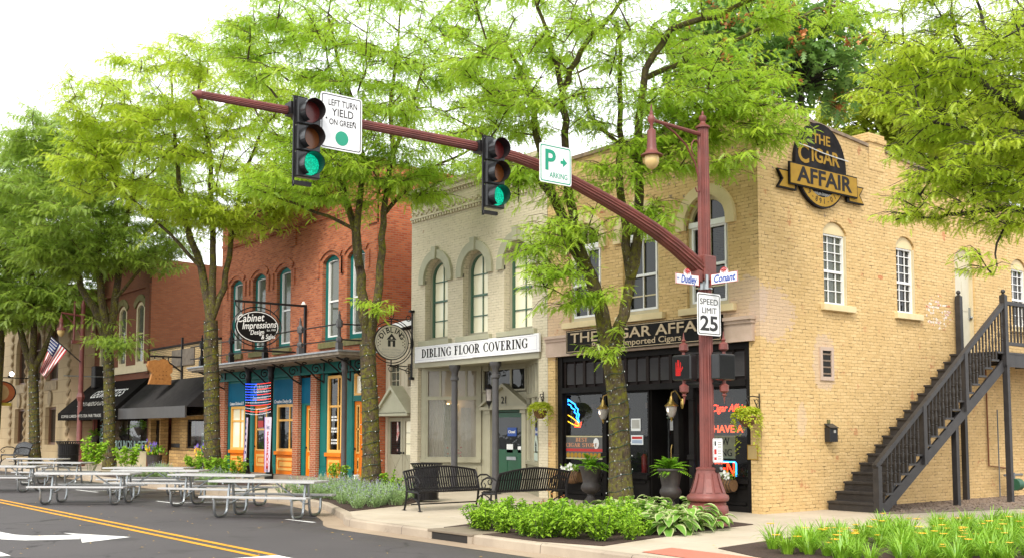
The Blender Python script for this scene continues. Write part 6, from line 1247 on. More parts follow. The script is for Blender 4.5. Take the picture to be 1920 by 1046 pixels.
tables = [(-7.25, -7.25, 37, 'silver picnic table nearest the black benches'), (-11.0, -6.75, 33, 'silver picnic table second nearest the black benches, in front of the orange doors'), (-13.9, -8.95, 48, 'silver picnic table standing on the double yellow line'), (-24.3, -6.85, 36, 'silver picnic table in front of the red lamp post'),
          (-30.3, -5.9, 32, 'farthest silver picnic table, in front of the distant litter bin'), (-21.15, -9.2, 43, 'silver picnic table cut off by the left edge of the photo'), (-17.1, -6.3, 45, 'silver picnic table in front of the sandstone shop, farther of the two there'), (-14.8, -6.8, 46, 'silver picnic table in front of the sandstone shop, nearer of the two there')]
for i, (x, y, a, lab) in enumerate(tables):
    o = pt if i == 0 else dup(pt); o.location = (x, y, -.142); o.rotation_euler.z = R(a); tag(o, lab, 'picnic table', 'picnic tables set out in the street')
# ---------------- benches ----------------
def bench():
    t = thing('park_bench', '', 'bench', (0, 0, 0)); L = .93; n = 30
    def top(u): return .80+.10*math.cos(u/L*math.pi/2)
    prof = lambda u: [(-.30, .385), (-.325, .41), (-.30, .435), (-.10, .425), (.06, .415), (.14, .43), (.18, .48), (.215, .60), (.255, .74), (.30, top(u))]
    def slats(m):
        for k in range(n):
            u = -L+.03+(2*L-.06)*(k+.5)/n; w = .021; P = prof(u)
            for (a, b_), (c, d) in zip(P, P[1:]): m.add([(u-w, a, b_), (u+w, a, b_), (u+w, c, d), (u-w, c, d), (u-w, a+.006, b_-.006), (u+w, a+.006, b_-.006), (u+w, c+.006, d-.006), (u-w, c+.006, d-.006)], [(0,1,2,3), (7,6,5,4), (0,3,7,4), (1,5,6,2)])
    part(t, 'slats', mIron, slats)
    part(t, 'top_rail', mIron, lambda m: m.tube([(u, .305, top(u)) for u in np.linspace(-L, L, 13)], .020, 6), True); part(t, 'seat_rail', mIron, lambda m: (m.tube([(-L, -.30, .40), (L, -.30, .40)], .018, 6), m.tube([(-L, .16, .44), (L, .16, .44)], .014, 6), m.tube([(-L, .24, .67), (L, .24, .67)], .010, 5), m.tube([(-L, 0, .13), (L, 0, .13)], .014, 6)))
    for s_ in (-1, 1):
        x = s_*L
        part(t, 'end_frame', mIron, lambda m: (m.tube([(x, .31, .80), (x, .26, .72), (x, .20, .55), (x, .17, .42), (x, .20, .2), (x, .27, 0.0)], [.022, .024, .026, .028, .024, .022], 7), m.tube([(x, .17, .40), (x, -.05, .385), (x, -.24, .39), (x, -.30, .34), (x, -.28, .2), (x, -.33, 0)], [.026, .024, .026, .026, .022, .02], 7),
             m.tube([(x, .22, .16), (x, .1, .25), (x, -.05, .27), (x, -.2, .22), (x, -.28, .13)], .014, 5), m.box(x-.03, x+.03, .23, .32, 0, .012), m.box(x-.03, x+.03, -.38, -.29, 0, .012)), True)
        part(t, 'armrest', mIron, lambda m: m.tube([(x, .22, .64), (x, .10, .70), (x, -.12, .71), (x, -.26, .66), (x, -.32, .58), (x, -.28, .50), (x, -.20, .50), (x, -.17, .56), (x, -.22, .60)], [.018, .02, .02, .018, .017, .015, .013, .012, .01], 6), True)
    return t
be = bench()
for i, (x, y, a, lab) in enumerate(((-5.05, -4.16, 90, 'black slatted bench in front of the litter bin, seat facing the other bench'), (-3.48, -3.28, -90, 'black slatted bench with its back to the planting bed'), (-44.0, -2.6, 0, 'distant black bench beyond the picnic tables at far left'))):
    o = be if i == 0 else dup(be); o.location = (x, y, 0.006); o.rotation_euler.z = R(a); tag(o, lab, 'bench', 'black slatted benches')
bx, by = GR(30, 872); o.location = (bx, by, 0.006); o.scale = (1.5, 1.25, 1.25)
def bin_():
    t = thing('litter_bin', '', 'litter bin', (0, 0, 0))
    part(t, 'slats', mIron, lambda m: [m.add([(math.cos(a-.055)*r0, math.sin(a-.055)*r0, z0) for r0, z0 in ()] or [(math.cos(a-.06)*.29, math.sin(a-.06)*.29, .05), (math.cos(a+.06)*.29, math.sin(a+.06)*.29, .05), (math.cos(a+.06)*.31, math.sin(a+.06)*.31, .78), (math.cos(a-.06)*.31, math.sin(a-.06)*.31, .78), (math.cos(a+.06)*.37, math.sin(a+.06)*.37, .89), (math.cos(a-.06)*.37, math.sin(a-.06)*.37, .89)], [(0,1,2,3), (3,2,4,5)]) for a in np.linspace(0, 2*math.pi, 33)[:-1]])
    part(t, 'liner', mDark, lambda m: m.lathe([(.26, .06), (.27, .82)], (0, 0, 0), 18)); part(t, 'rings', mIron, lambda m: [m.tube([(math.cos(k*.3142)*r_, math.sin(k*.3142)*r_, z) for k in range(21)], .015, 5) for r_, z in ((.295, .06), (.305, .45), (.372, .89), (.30, .78))]); return t
bi = bin_()
for i, (x, y, lab) in enumerate(((*GR(799, 940), 'black slatted litter bin behind the near bench'), (*GR(128, 878), 'distant black slatted litter bin beside the red lamp post'))):
    o = bi if i == 0 else dup(bi); o.location = (x, y, .006); tag(o, lab, 'litter bin', 'black slatted litter bins')
    if i: o.scale = (1.5, 1.5, 1.35)
# ---------------- far lamp post and flag ----------------
lx, ly = GR(147, 873); dl = float((np.array([lx, ly, 0])-CAM) @ _F)
lp = thing('lamp_post', 'distant oxide red lamp post carrying the flag', 'lamp post', (lx, ly, 0)); mm = 2025/dl
part(lp, 'post', mMast, lambda m: m.lathe([(.3, 0), (.3, .3), (.22, .4), (.2, .8), (.13, 1.0), (.12, 3), (.10, 7.6), (.12, 7.7), (.02, 8.0)], (lx, ly, 0), 14, 0), True)
part(lp, 'arm', mMast, lambda m: (m.tube([(lx, ly, 7.2), (lx, ly-1.0, 7.3)], .05, 6), m.tube([(lx, ly, 6.2), (lx, ly-.5, 6.9), (lx, ly-.8, 7.2)], .03, 5), m.tube([(lx, ly-.4, 5.9), (lx, ly-.4, 7.9)], .05, 6), m.tube([(lx, ly+.45, 5.9), (lx, ly+.45, 7.2)], .05, 6), m.box(lx-.08, lx+.08, ly-.5, ly+.5, 5.85, 6.02)))
part(lp, 'crossbar', mAlu, lambda m: m.tube([(lx, ly-.8, 4.3), (lx, ly+1.3, 4.3)], .03, 5)); part(lp, 'flower_hook', mMast, lambda m: m.sphere((lx, ly, 3.3), .2, 6, 4, (1, 1, 1.4)))
l2 = thing('street_lamp', 'distant red hooded pendant street lamp hanging by the flag', 'street lamp', (lx, ly-1.0, 6)); zz = 7.25
part(l2, 'lamp_hood', mMast, lambda m: m.lathe([(.02, zz), (.05, zz-.2), (.10, zz-.25), (.10, zz-.6), (.22, zz-.75), (.22, zz-.78)], (lx, ly-1.0, 0), 12), True); part(l2, 'globe', mGlobe, lambda m: m.lathe([(.17, zz-.78), (.18, zz-.9), (.1, zz-1.05), (.01, zz-1.1)], (lx, ly-1.0, 0), 12), True)
fl = thing('flag', 'american flag hanging from a staff on the red lamp post', 'flag', (lx, ly, 4.8))
def fpt(px, py, k=0.0): p = DP(px, py, dl*(1+k)); return Vector(p)
part(fl, 'staff', mDarkBrown, lambda m: m.tube([fpt(151, 678), fpt(95.5, 628.5)], .03, 6))
A0, A1, B0, B1 = (97, 629.5), (126.5, 656), (76, 697), (84, 711)
def fg(u, v):      # u across the stripes (0 at staff tip), v along the fly
    a = (A0[0]+(A1[0]-A0[0])*u, A0[1]+(A1[1]-A0[1])*u); b_ = (B0[0]+(B1[0]-B0[0])*u, B0[1]+(B1[1]-B0[1])*u)
    x = a[0]+(b_[0]-a[0])*v + 2.0*math.sin(v*5+u*4)*v*(1-u*.5); y = a[1]+(b_[1]-a[1])*v; return fpt(x, y, .006*math.sin(v*6+u*9)*v)
def stripes(red):
    def f(m):
        for i in range(13):
            if (i % 2 == 0) != red: continue
            for j in range(12):
                v0, v1 = j/12, (j+1)/12
                if i < 7 and v1 <= 5.01/12: continue
                m.face([fg(i/13, v0), fg((i+1)/13, v0), fg((i+1)/13, v1), fg(i/13, v1)])
    return f
part(fl, 'red_stripes', M('flag_red', (.48, .02, .03), None, 5, .7), stripes(True)); part(fl, 'white_stripes', mWhite, stripes(False))
part(fl, 'canton', M('flag_blue', (.02, .035, .14), None, 5, .7), lambda m: [m.face([fg(i/13, j/12), fg((i+1)/13, j/12), fg((i+1)/13, (j+1)/12), fg(i/13, (j+1)/12)]) for i in range(7) for j in range(5)])
part(fl, 'stars', mWhite, lambda m: [m.sphere(fg((i+.6)/13*1.0, (j+.5)/12.5) + Vector((.03, -.03, 0)), .035, 4, 2) for i in range(6) for j in range(5)])
# ---------------- feather banners and flag of lights ----------------
def feather(pts, lab, wtxt):
    v = -.78; P = [FR(x, y, v) for x, y in pts]; t = thing('feather_banner', lab, 'banner', (P[2][0], v, 0))
    part(t, 'cloth', M('lilac_cloth', (.62, .50, .62), (.66, .60, .68), 4, .7), lambda m: m.prism([(a, b_) for a, b_ in P], WF(v), -.01, 0)); part(t, 'hem', M('purple_hem', (.35, .14, .42), None, 3, .7), lambda m: m.strip([P[0], P[3]], [(P[0][0]+.05, P[0][1]), (P[3][0]+.05, P[3][1])], WF(v), 0, .003))
    cu = (P[0][0]+P[1][0]+P[2][0]+P[3][0])/4
    if wtxt:
        zt_, zb = P[0][1], P[3][1]; sp = (zt_-zb)
        ftx = lambda s_, z, sz, mt, bd=.02: text(s_, mt, t, (cu+(z-zb)*.02, v-.003, z), UX, UZ, sz, bold=bd, ext=.001)
        ftx('I', zt_-.17, .16, mRed); ftx('let', zt_-.36, .22, mNavy, .005)
        for k, ch in enumerate('FREEDOM'):
            h_ = .185; zc = zt_-.62-k*.19; 
            ftx(ch, zc, .27, mRed, .03)
        ftx('ring', zb+.06, .14, mNavy, .005)
    else: part(t, 'blue_specks', mNavy, lambda m: [m.wb(WF(v), cu-.06, cu+.03, P[0][1]-.2-k*.22, P[0][1]-.1-k*.22, 0, .003) for k in range(6)])
feather([(496, 781), (509, 781), (505, 884), (495.5, 884)], 'lilac feather banner lettered let FREEDOM ring', True); feather([(461.5, 782), (465, 782), (461, 867), (456, 867)], 'narrow lilac banner seen edge on beside the left iron post', False)
t = thing('light_net', 'flag shaped net of red white and blue fairy lights between iron posts', 'fairy lights', (-22, -.75, 2.9)); v = -.72
def dots(sel):
    def f(m):
        for r_ in range(12):
            for k in range(22):
                px = 461+46*k/21; py = 719+r_*5.0+3.0*math.sin(k/21*math.pi)*(.5 if r_ < 9 else 1.2)-k*.12
                c = 'b' if (r_ < 7 and k < 10) else ('r' if r_ % 2 == 0 else 'w')
                if c == sel: x, z = FR(px, py, v); m.sphere((x, v, z), .017 if c != 'w' else .012, 4, 2)
    return f
part(t, 'blue_bulbs', emis('blue_fairy', (.03, .10, 1), 2.2), dots('b')); part(t, 'red_bulbs', emis('red_fairy', (1, .06, .04), 1.3), dots('r')); part(t, 'white_bulbs', emis('white_fairy', (.9, .9, 1), 1.0), dots('w'))
part(t, 'wires', mIron, lambda m: [m.tube([(FR(461+46*k/8, 719+r_*5+3*math.sin(k/8*math.pi)*(.5 if r_ < 9 else 1.2)-k*.3, v)[0], v+.015, FR(461+46*k/8, 719+r_*5+3*math.sin(k/8*math.pi)*(.5 if r_ < 9 else 1.2)-k*.3, v)[1]) for k in range(9)], .006, 4) for r_ in range(12)])
# bollard and small post in the bed
x, y = GR(668, 918); t = thing('bollard', 'short white service post in the catmint bed', 'post', (x, y, 0)); part(t, 'post', mWhite, lambda m: m.box(x-.05, x+.05, y-.05, y+.05, 0, .4), bevel=.01); part(t, 'cap', mWhite, lambda m: m.box(x-.06, x+.06, y-.06, y+.06, .4, .43))
x, y = GR(662, 920); x -= .55; t = thing('water_tap', 'grey standpipe tap in the catmint bed', 'tap', (x, y, 0)); part(t, 'pipe', mAlu, lambda m: m.tube([(x, y, 0), (x, y, .42)], .03, 6)); part(t, 'tap_head', mAlu, lambda m: m.sphere((x, y, .45), .06, 6, 4))
# storm drains
def drain(x0, x1, y, lab):
    t = thing('storm_drain', lab, 'storm drain', ((x0+x1)/2, y, 0)); part(t, 'opening_shade', mDark, lambda m: m.box(x0+.12, x1-.12, y-.012, y+.1, -.135, -.02)); part(t, 'lid', concrete('drain_lid', (.26, .21, .15), (.17, .135, .10), 0), lambda m: m.box(x0, x1, y-.03, y+.75, -.02, .022), bevel=.01); [part(t, 'cheek', mKerb, lambda m: m.box(xx, xx+.12, y-.02, y+.1, -.14, -.02)) for xx in (x0, x1-.12)]  # dark box on the uncut kerb face stands in for the inlet's shade
drain(-1.28, -.02, -7.175, 'rusty brown storm drain in the kerb below the planting bed')
t = None
# caution tape and far details
x, y = GR(30, 872); t = thing('caution_tape', 'yellow caution tape strung across the distant bench', 'tape', (x, y, .6)); part(t, 'tape', M('yellow_tape', (.6, .6, .03), None, 4, .5), lambda m: m.strip([FR(0, 893, y-.6), FR(30, 895, y-.6), FR(62, 897, y-.6), FR(85, 894, y-.6), FR(104, 888, y-.6)], [FR(0, 897, y-.6), FR(30, 898, y-.6), FR(62, 900, y-.6), FR(85, 897, y-.6), FR(104, 891, y-.6)], WF(y-.6), 0, .01)); part(t, 'knot', M('yellow_knot', (.6, .6, .03), None, 4, .5), lambda m: m.sphere((FR(104, 889, y-.6)[0], y-.6, FR(104, 889, y-.6)[1]), .06, 5, 3))
x, z = FR(1411, 847, -.02); t = thing('wall_notice', 'small tan notice plate on the yellow brick corner pier', 'notice', (x, 0, z)); part(t, 'plate', M('tan_plate', (.5, .34, .13), None, 4, .5), lambda m: m.box(x-.13, x+.13, -.02, 0, z-.15, z+.15)); part(t, 'edge', mGoldL, lambda m: polyframe(m, WF(-.02), x-.13, x+.13, z-.15, z+.15, 0, .015, 0, .004))
# black speaker under the awning
x, z = FR(172, 710, -.6); t = thing('wall_speaker', 'black box speaker on the wall above the canvas awning', 'speaker', (x, -.3, z)); part(t, 'cabinet', mIron, lambda m: m.box(x-.3, x+.3, -.55, -.02, z-.45, z+.65), bevel=.05); part(t, 'bracket', mIron, lambda m: m.tube([(x, -.3, z-.45), (x, -.05, z-.8)], .05, 6))
# ---------------- trees ----------------
def unit(a): return a/np.maximum(np.linalg.norm(a, axis=-1, keepdims=True), 1e-9)
def frond_mesh(base, d, ln, rng, nb=6, wid=.23, thick=.07):
    N = len(base); d = unit(d); up = np.tile([0, 0, 1.0], (N, 1)) + rng.normal(0, .35, (N, 3)); side = unit(np.cross(d, up)); V = []
    for k in range(nb):
        t = (k+.7)/nb; c = base + d*(ln*t)[:, None]; c[:, 2] -= ln*.30*t*t
        wv = (ln*wid*math.sin(math.pi*(.22+.68*t)))[:, None]; h = (ln*thick)[:, None]; dd = d.copy(); dd[:, 2] -= .6*t
        dr = np.zeros((N, 3)); dr[:, 2] = -1
        V += [c - side*wv + d*wv*.35 + dr*wv*.3, c - dd*h, c + side*wv + d*wv*.35 + dr*wv*.3, c + dd*h]
    V = np.stack(V, 1).reshape(-1, 3); F = np.arange(len(V)).reshape(-1, 4); return V, F
def honey_locust(name, lab, base, dep, trunk, limbs, crown, leaf, fl, seed, r0, bark=None, grp=None, cat='tree', per=.86, lights=True, nb=6):
    rng = np.random.default_rng(seed); bark = bark or mBark; tw_ = fl; fl = fl*.66
    t = thing(name, lab, cat, (base[0], base[1], 0), grp)
    tr = [np.array([base[0], base[1], 0.0])] + [DP(x, y, dep) for x, y in trunk]
    rt = np.linspace(r0, r0*.82, len(tr)); rt[0] = r0*1.25
    tp = [tr[0]]; 
    part(t, 'trunk', bark, lambda m: m.tube(tr, list(rt), 14), True)
    nodes = []; lb = MB()
    for li, (pts, dd, ra, rb2) in enumerate(limbs):
        P = [DP(x, y, dep) for x, y in pts]; n = len(P)
        d0 = _F/np.linalg.norm(_F)
        P = [p + d0*dd*(i/(n-1)) for i, p in enumerate(P)]
        Q = []
        for i in range(n-1):
            for q in range(3): Q.append(P[i]+(P[i+1]-P[i])*q/3 + rng.normal(0, .02, 3)*(i+q > 0))
        Q.append(P[-1]); rr = np.linspace(ra, rb2, len(Q)); lb.tube(Q, list(rr), 9); nodes += [(q, i/len(Q)) for i, q in enumerate(Q)][3:]
    part(t, 'limbs', bark, lambda m: (setattr(m, 'v', lb.v), setattr(m, 'f', lb.f), setattr(m, 'm', lb.m)), True)
    C = []
    for (px, py, dd, rx, rd, rz, n) in crown:
        c = DP(px, py, dep+dd); m_ = int(n*per); x = unit(rng.normal(0, 1, (m_, 3)))*(rng.random((m_, 1))**.42)
        C.append(c + x[:, :1]*_r*rx + x[:, 1:2]*unit(np.cross([0, 0, 1.0], _r))*rd + x[:, 2:]*np.array([0, 0, rz]))
    C = np.concatenate(C); NP = np.array([n_[0] for n_ in nodes]); axis = np.array([base[0], base[1]])
    order = np.argsort([np.min(np.linalg.norm(NP-c, axis=1)) for c in C])
    bm = MB(); fb, fd, fs = [], [], []; NPl = list(NP)
    def spray(p, d, n, s):
        for _ in range(n):
            a = p + d*rng.uniform(-.35, .15) + rng.normal(0, .06, 3); q = d*rng.uniform(.0, .6) + np.array([*rng.normal(0, .6, 2), rng.normal(-.45, .4)]); fb.append(a); fd.append(q); fs.append(s*rng.uniform(.75, 1.2))
    for ci in order:
        c = C[ci]; A = np.array(NPl); dist = np.linalg.norm(A-c, axis=1); low = np.maximum(0, A[:, 2]-c[2]+.1)*.5
        j = int(np.argmin(dist+low)); a = A[j]; L = np.linalg.norm(c-a); mid = (a+c)/2 + np.array([0, 0, L*.10]) + rng.normal(0, .07*L, 3)
        k = max(2, int(L/.35)); pts = []
        for i in range(k+1):
            s = i/k; pts.append((1-s)**2*a + 2*s*(1-s)*mid + s*s*c)
        bm.tube(pts, list(np.linspace(min(.012+L*.012, .045), .007, k+1)), 4, False); NPl += pts[1:]
        out = unit(np.array([c[0]-axis[0], c[1]-axis[1], .15*rng.normal()])); dirn = unit(c-a)*.5 + out*.6
        spray(c, unit(dirn), 12, fl)
        for s_ in range(5):                               # flat side twigs
            f = rng.uniform(.35, 1.0); p0 = pts[int(f*k)]; yaw = rng.uniform(.4, 1.5)*(1 if s_ % 2 else -1)
            hd = unit(np.array([dirn[0]*math.cos(yaw)-dirn[1]*math.sin(yaw), dirn[0]*math.sin(yaw)+dirn[1]*math.cos(yaw), rng.uniform(-.15, .3)])); tl = tw_*rng.uniform(1.6, 3.2)
            p1 = p0+hd*tl*.6+np.array([0, 0, .04]); p2 = p0+hd*tl+np.array([0, 0, -.06*tl]); bm.tube([p0, p1, p2], [.008, .006, .004], 3, False)
            for g in range(12):
                w = (g+.5)/12; p = p0+(p2-p0)*w; fb.append(p); sgn = 1 if g % 2 else -1
                fd.append(np.array([-hd[1]*sgn*.9+hd[0]*.5, hd[0]*sgn*.9+hd[1]*.5, rng.normal(-.35, .55)])); fs.append(fl*rng.uniform(.75, 1.15))
            fb.append(p2); fd.append(hd); fs.append(fl)
    part(t, 'branches', bark, lambda m: (setattr(m, 'v', bm.v), setattr(m, 'f', bm.f), setattr(m, 'm', bm.m)))
    V, F = frond_mesh(np.array(fb), np.array(fd), np.array(fs), rng, nb); grid_mesh('crown', V, F, leaf, t)
    if lights:
        s = thing('string_lights', lights, 'string lights', (base[0], base[1], .3)); cum = np.array(tr); m1, m2 = MB(), MB(); hgt = cum[:, 2]; zmax = hgt[-1]; pts = []
        nt_ = int(zmax/.30)*16
        for i in range(nt_):
            z = .25+(zmax-.3)*i/nt_; x = np.interp(z, hgt, cum[:, 0]); y = np.interp(z, hgt, cum[:, 1]); r_ = np.interp(z, hgt, rt)+.012; a = i*2*math.pi/16 + .3*math.sin(i*.7)*.3
            p = (x+r_*math.cos(a), y+r_*math.sin(a), z+.02*math.sin(i*1.3)); pts.append(p)
            if i % 5 == 0: m2.sphere((p[0]+.018*math.cos(a), p[1]+.018*math.sin(a), p[2]+rng.uniform(-.02, .02)), (.010*max(1, dep/34)), 4, 3, (1, 1, 1.6))
        m1.tube(pts, .006*max(1, dep/28), 4); m1.build('cable', M_cable, s); m2.build('bulbs', mWhite, s)
    return t
M_cable = M('green_cable', (.01, .05, .035), None, 5, .5)
G_ = 'honey locust trees along the pavement'
b1_ = GR(1165, 966)
honey_locust('locust_tree', 'nearest locust tree with mossy leaning trunk standing in the corner planting bed', b1_, 21.6,
  [(1162, 860), (1160, 760), (1150, 690), (1141, 640)],
  [([(1141, 645), (1122, 560), (1100, 500), (1072, 445), (1048, 390), (1025, 330), (1007, 250), (1000, 182), (975, 120), (949, 70)], .6, .16, .03),
   ([(1100, 500), (1075, 430), (1065, 350), (1060, 254), (1053, 182), (1043, 130), (1023, 71), (1001, 0)], -.4, .11, .03), ([(1053, 185), (1069, 140), (1095, 91), (1134, 52), (1172, 5), (1190, -60)], -.8, .07, .025),
   ([(1145, 660), (1172, 590), (1182, 520), (1172, 430), (1164, 330), (1165, 240), (1163, 130), (1158, 40)], .1, .13, .03), ([(1182, 520), (1194, 440), (1195, 330), (1192, 240), (1205, 140), (1252, 70), (1330, 50), (1400, 20), (1470, -15)], -.9, .11, .03),
   ([(1205, 150), (1290, 110), (1400, 60), (1520, 10), (1600, -20)], .8, .06, .02), ([(1195, 330), (1260, 270), (1330, 235), (1420, 220)], -1.2, .045, .015), ([(1048, 390), (1000, 330), (940, 280), (880, 250)], -.5, .05, .015), ([(1105, 510), (1060, 510), (1020, 540)], -.6, .03, .01), ([(1192, 300), (1110, 200), (1080, 60)], 1.5, .05, .015)],
  [(1155, 60, 0, 3.7, 3.2, 2.6, 225), (1250, 220, -.5, 1.9, 1.2, .75, 46), (1400, 235, -.8, 1.2, .8, .38, 24), (1330, 170, -.6, 1.2, .9, .7, 26), (940, 190, 0, 1.5, 1.8, 1.6, 52), (1075, 400, -.4, 1.1, .9, 1.2, 22), (1035, 480, -.6, .65, .5, .8, 16), (1240, 430, -.7, .5, .5, .7, 10), (1200, 330, -.6, .9, .6, .8, 20), (1110, 560, -.5, .35, .3, .4, 5), (960, 330, -.4, .9, .7, .6, 12), (1145, 660, -.25, .18, .15, .35, 4), (1070, 570, -.3, .5, .3, .35, 6), (1500, 25, 0, 1.1, 1.1, .4, 9), (1640, 20, .5, .6, .8, .2, 4), (1350, 300, -1.0, .9, .6, .35, 10)], mLeafA, .25, 11, .225, grp=G_, lights='fairy lights wound round the nearest mossy trunk')
b2_ = GR(697, 928)
honey_locust('locust_tree', 'locust tree in the catmint bed, its trunk forked at balcony height', b2_, 28.0,
  [(696, 850), (694, 760), (691, 700), (689, 640)],
  [([(689, 645), (680, 560), (672, 500), (664, 430), (640, 350), (600, 290), (545, 225), (500, 160)], .5, .15, .03), ([(672, 500), (672, 400), (684, 310), (668, 210), (640, 120), (620, 40)], -.4, .10, .03), ([(690, 650), (708, 560), (718, 470), (722, 400), (738, 310), (770, 220), (800, 130)], -.6, .13, .03), ([(722, 400), (780, 330), (850, 290), (900, 260)], .9, .06, .02), ([(664, 430), (600, 400), (540, 380), (480, 360)], -.8, .05, .02), ([(738, 310), (730, 200), (740, 90), (745, 0)], .8, .07, .02)],
  [(700, 130, 0, 4.5, 3.4, 3.0, 330), (660, 330, -.4, 2.3, 1.6, .95, 62), (800, 335, .2, 1.5, 1.4, .7, 32), (540, 330, -.3, 1.3, 1.4, .7, 26), (700, 590, -.5, .25, .2, .5, 3), (480, 60, 0, 1.2, 1.5, .7, 22)], mLeafA, .29, 12, .24, grp=G_, lights='fairy lights wound round the forked trunk by the catmint bed')
b3_ = GR(399, 898)
honey_locust('locust_tree', 'locust tree with yellow green leaves whose trunk stands before the sandstone shop', b3_, float((np.array([*b3_, 0])-CAM) @ _F),
  [(398, 840), (397, 740), (396, 660), (395, 600)],
  [([(395, 605), (375, 500), (345, 420), (330, 340), (318, 230), (310, 120)], .6, .16, .03), ([(396, 600), (400, 500), (402, 420), (400, 300), (380, 190), (385, 90)], -.5, .14, .03), ([(396, 600), (418, 540), (432, 450), (452, 340), (485, 250), (520, 200)], .3, .13, .03), ([(375, 500), (320, 440), (260, 380), (200, 330)], -.6, .07, .02), ([(432, 450), (480, 400), (540, 390), (590, 380)], -.4, .05, .02)],
  [(370, 240, 0, 4.6, 3.6, 3.3, 330), (430, 395, -.4, 2.4, 1.8, .9, 56), (210, 290, 0, 1.8, 2, 1.7, 50), (580, 350, -.3, 1.6, 1.5, 1.0, 32)], mLeafB, .36, 13, .29, grp=G_, lights='fairy lights wound round the trunk before the sandstone shop')
b4_ = GR(205, 880)
honey_locust('locust_tree', 'locust tree with dark trunk standing before the black canvas awning', b4_, float((np.array([*b4_, 0])-CAM) @ _F),
  [(205, 840), (205, 760), (204, 690), (203, 640)],
  [([(203, 645), (180, 590), (150, 540), (130, 470), (110, 390), (95, 320)], .5, .2, .04), ([(203, 640), (192, 560), (190, 440), (200, 330), (195, 240)], -.5, .2, .04), ([(203, 640), (216, 560), (226, 460), (242, 360), (255, 270)], .3, .2, .04), ([(216, 560), (270, 500), (330, 470)], -.4, .08, .03)],
  [(190, 370, 0, 4.9, 4, 3.6, 300), (190, 470, -.3, 3.8, 2.2, 1.2, 95), (90, 260, 0, 1.6, 2, 1.4, 36), (230, 640, -.5, .9, .6, .6, 10)], mLeafC, .46, 14, .26, grp=G_, lights='fairy lights wound round the dark trunk before the canvas awning')
b5_ = GR(66, 870)
honey_locust('locust_tree', 'locust tree with dark trunk standing before the limestone building', b5_, float((np.array([*b5_, 0])-CAM) @ _F),
  [(65, 840), (64, 780), (63, 720), (62, 690)],
  [([(62, 695), (40, 640), (25, 570), (0, 480), (-20, 400)], .5, .2, .05), ([(62, 690), (66, 610), (66, 500), (75, 380)], -.5, .2, .05), ([(62, 690), (90, 640), (112, 570), (130, 470)], .3, .18, .05)],
  [(50, 420, 0, 5.0, 4, 5.0, 300), (40, 560, -.3, 4.0, 2.5, 1.2, 80)], mLeafC, .55, 15, .27, grp=G_, lights='fairy lights wound round the trunk before the limestone building')
b6_ = GR(-20, 866)
honey_locust('locust_tree', 'farthest locust tree, its trunk at the left edge of the photo', b6_, float((np.array([*b6_, 0])-CAM) @ _F),
  [(-10, 800), (-4, 700), (0, 640)], [([(0, 640), (5, 560), (10, 470), (0, 380)], .5, .2, .05), ([(0, 640), (-30, 540), (-60, 430)], .5, .2, .05)], [(-20, 440, 0, 5.5, 4, 5.5, 220), (-10, 560, -.3, 3.0, 2.5, 1.8, 60)], mLeafC, .62, 16, .30, grp=G_, lights=False)
b7_ = (7.3, .6); d7 = float((np.array([*b7_, 0])-CAM) @ _F)
honey_locust('locust_tree', 'locust tree at the right edge of the photo, its branches over the yellow side wall', b7_, d7,
  [(2066, 800), (2060, 640), (2056, 520)],
  [([(2056, 525), (2010, 400), (1960, 260), (1905, 215), (1860, 180), (1812, 150), (1788, 95), (1770, 40)], -.3, .12, .02), ([(1960, 260), (1900, 270), (1820, 260), (1740, 250), (1680, 240)], -.8, .05, .012), ([(2050, 500), (1980, 420), (1900, 390), (1820, 400), (1750, 410), (1670, 415)], -.2, .07, .012), ([(1905, 215), (1880, 120), (1860, 30), (1850, -60)], .5, .05, .015), ([(1860, 180), (1800, 210), (1730, 190), (1660, 150)], .5, .035, .01), ([(2056, 520), (2030, 300), (2000, 150), (1960, 20)], .8, .11, .02), ([(1900, 390), (1860, 460), (1840, 520)], -.4, .025, .008)],
  [(1920, 100, 0, 2.3, 2.0, 1.7, 200), (1870, 310, -.2, 1.75, 1.5, .6, 84), (1740, 170, -.1, .95, 1.2, .95, 44), (1725, 395, -.4, .6, .6, .16, 8), (1900, 420, -.2, .5, .6, .25, 12), (1840, 480, -.5, .25, .2, .3, 3)], mLeafB, .20, 17, .18, bark=mBarkD, grp=G_, lights=False)
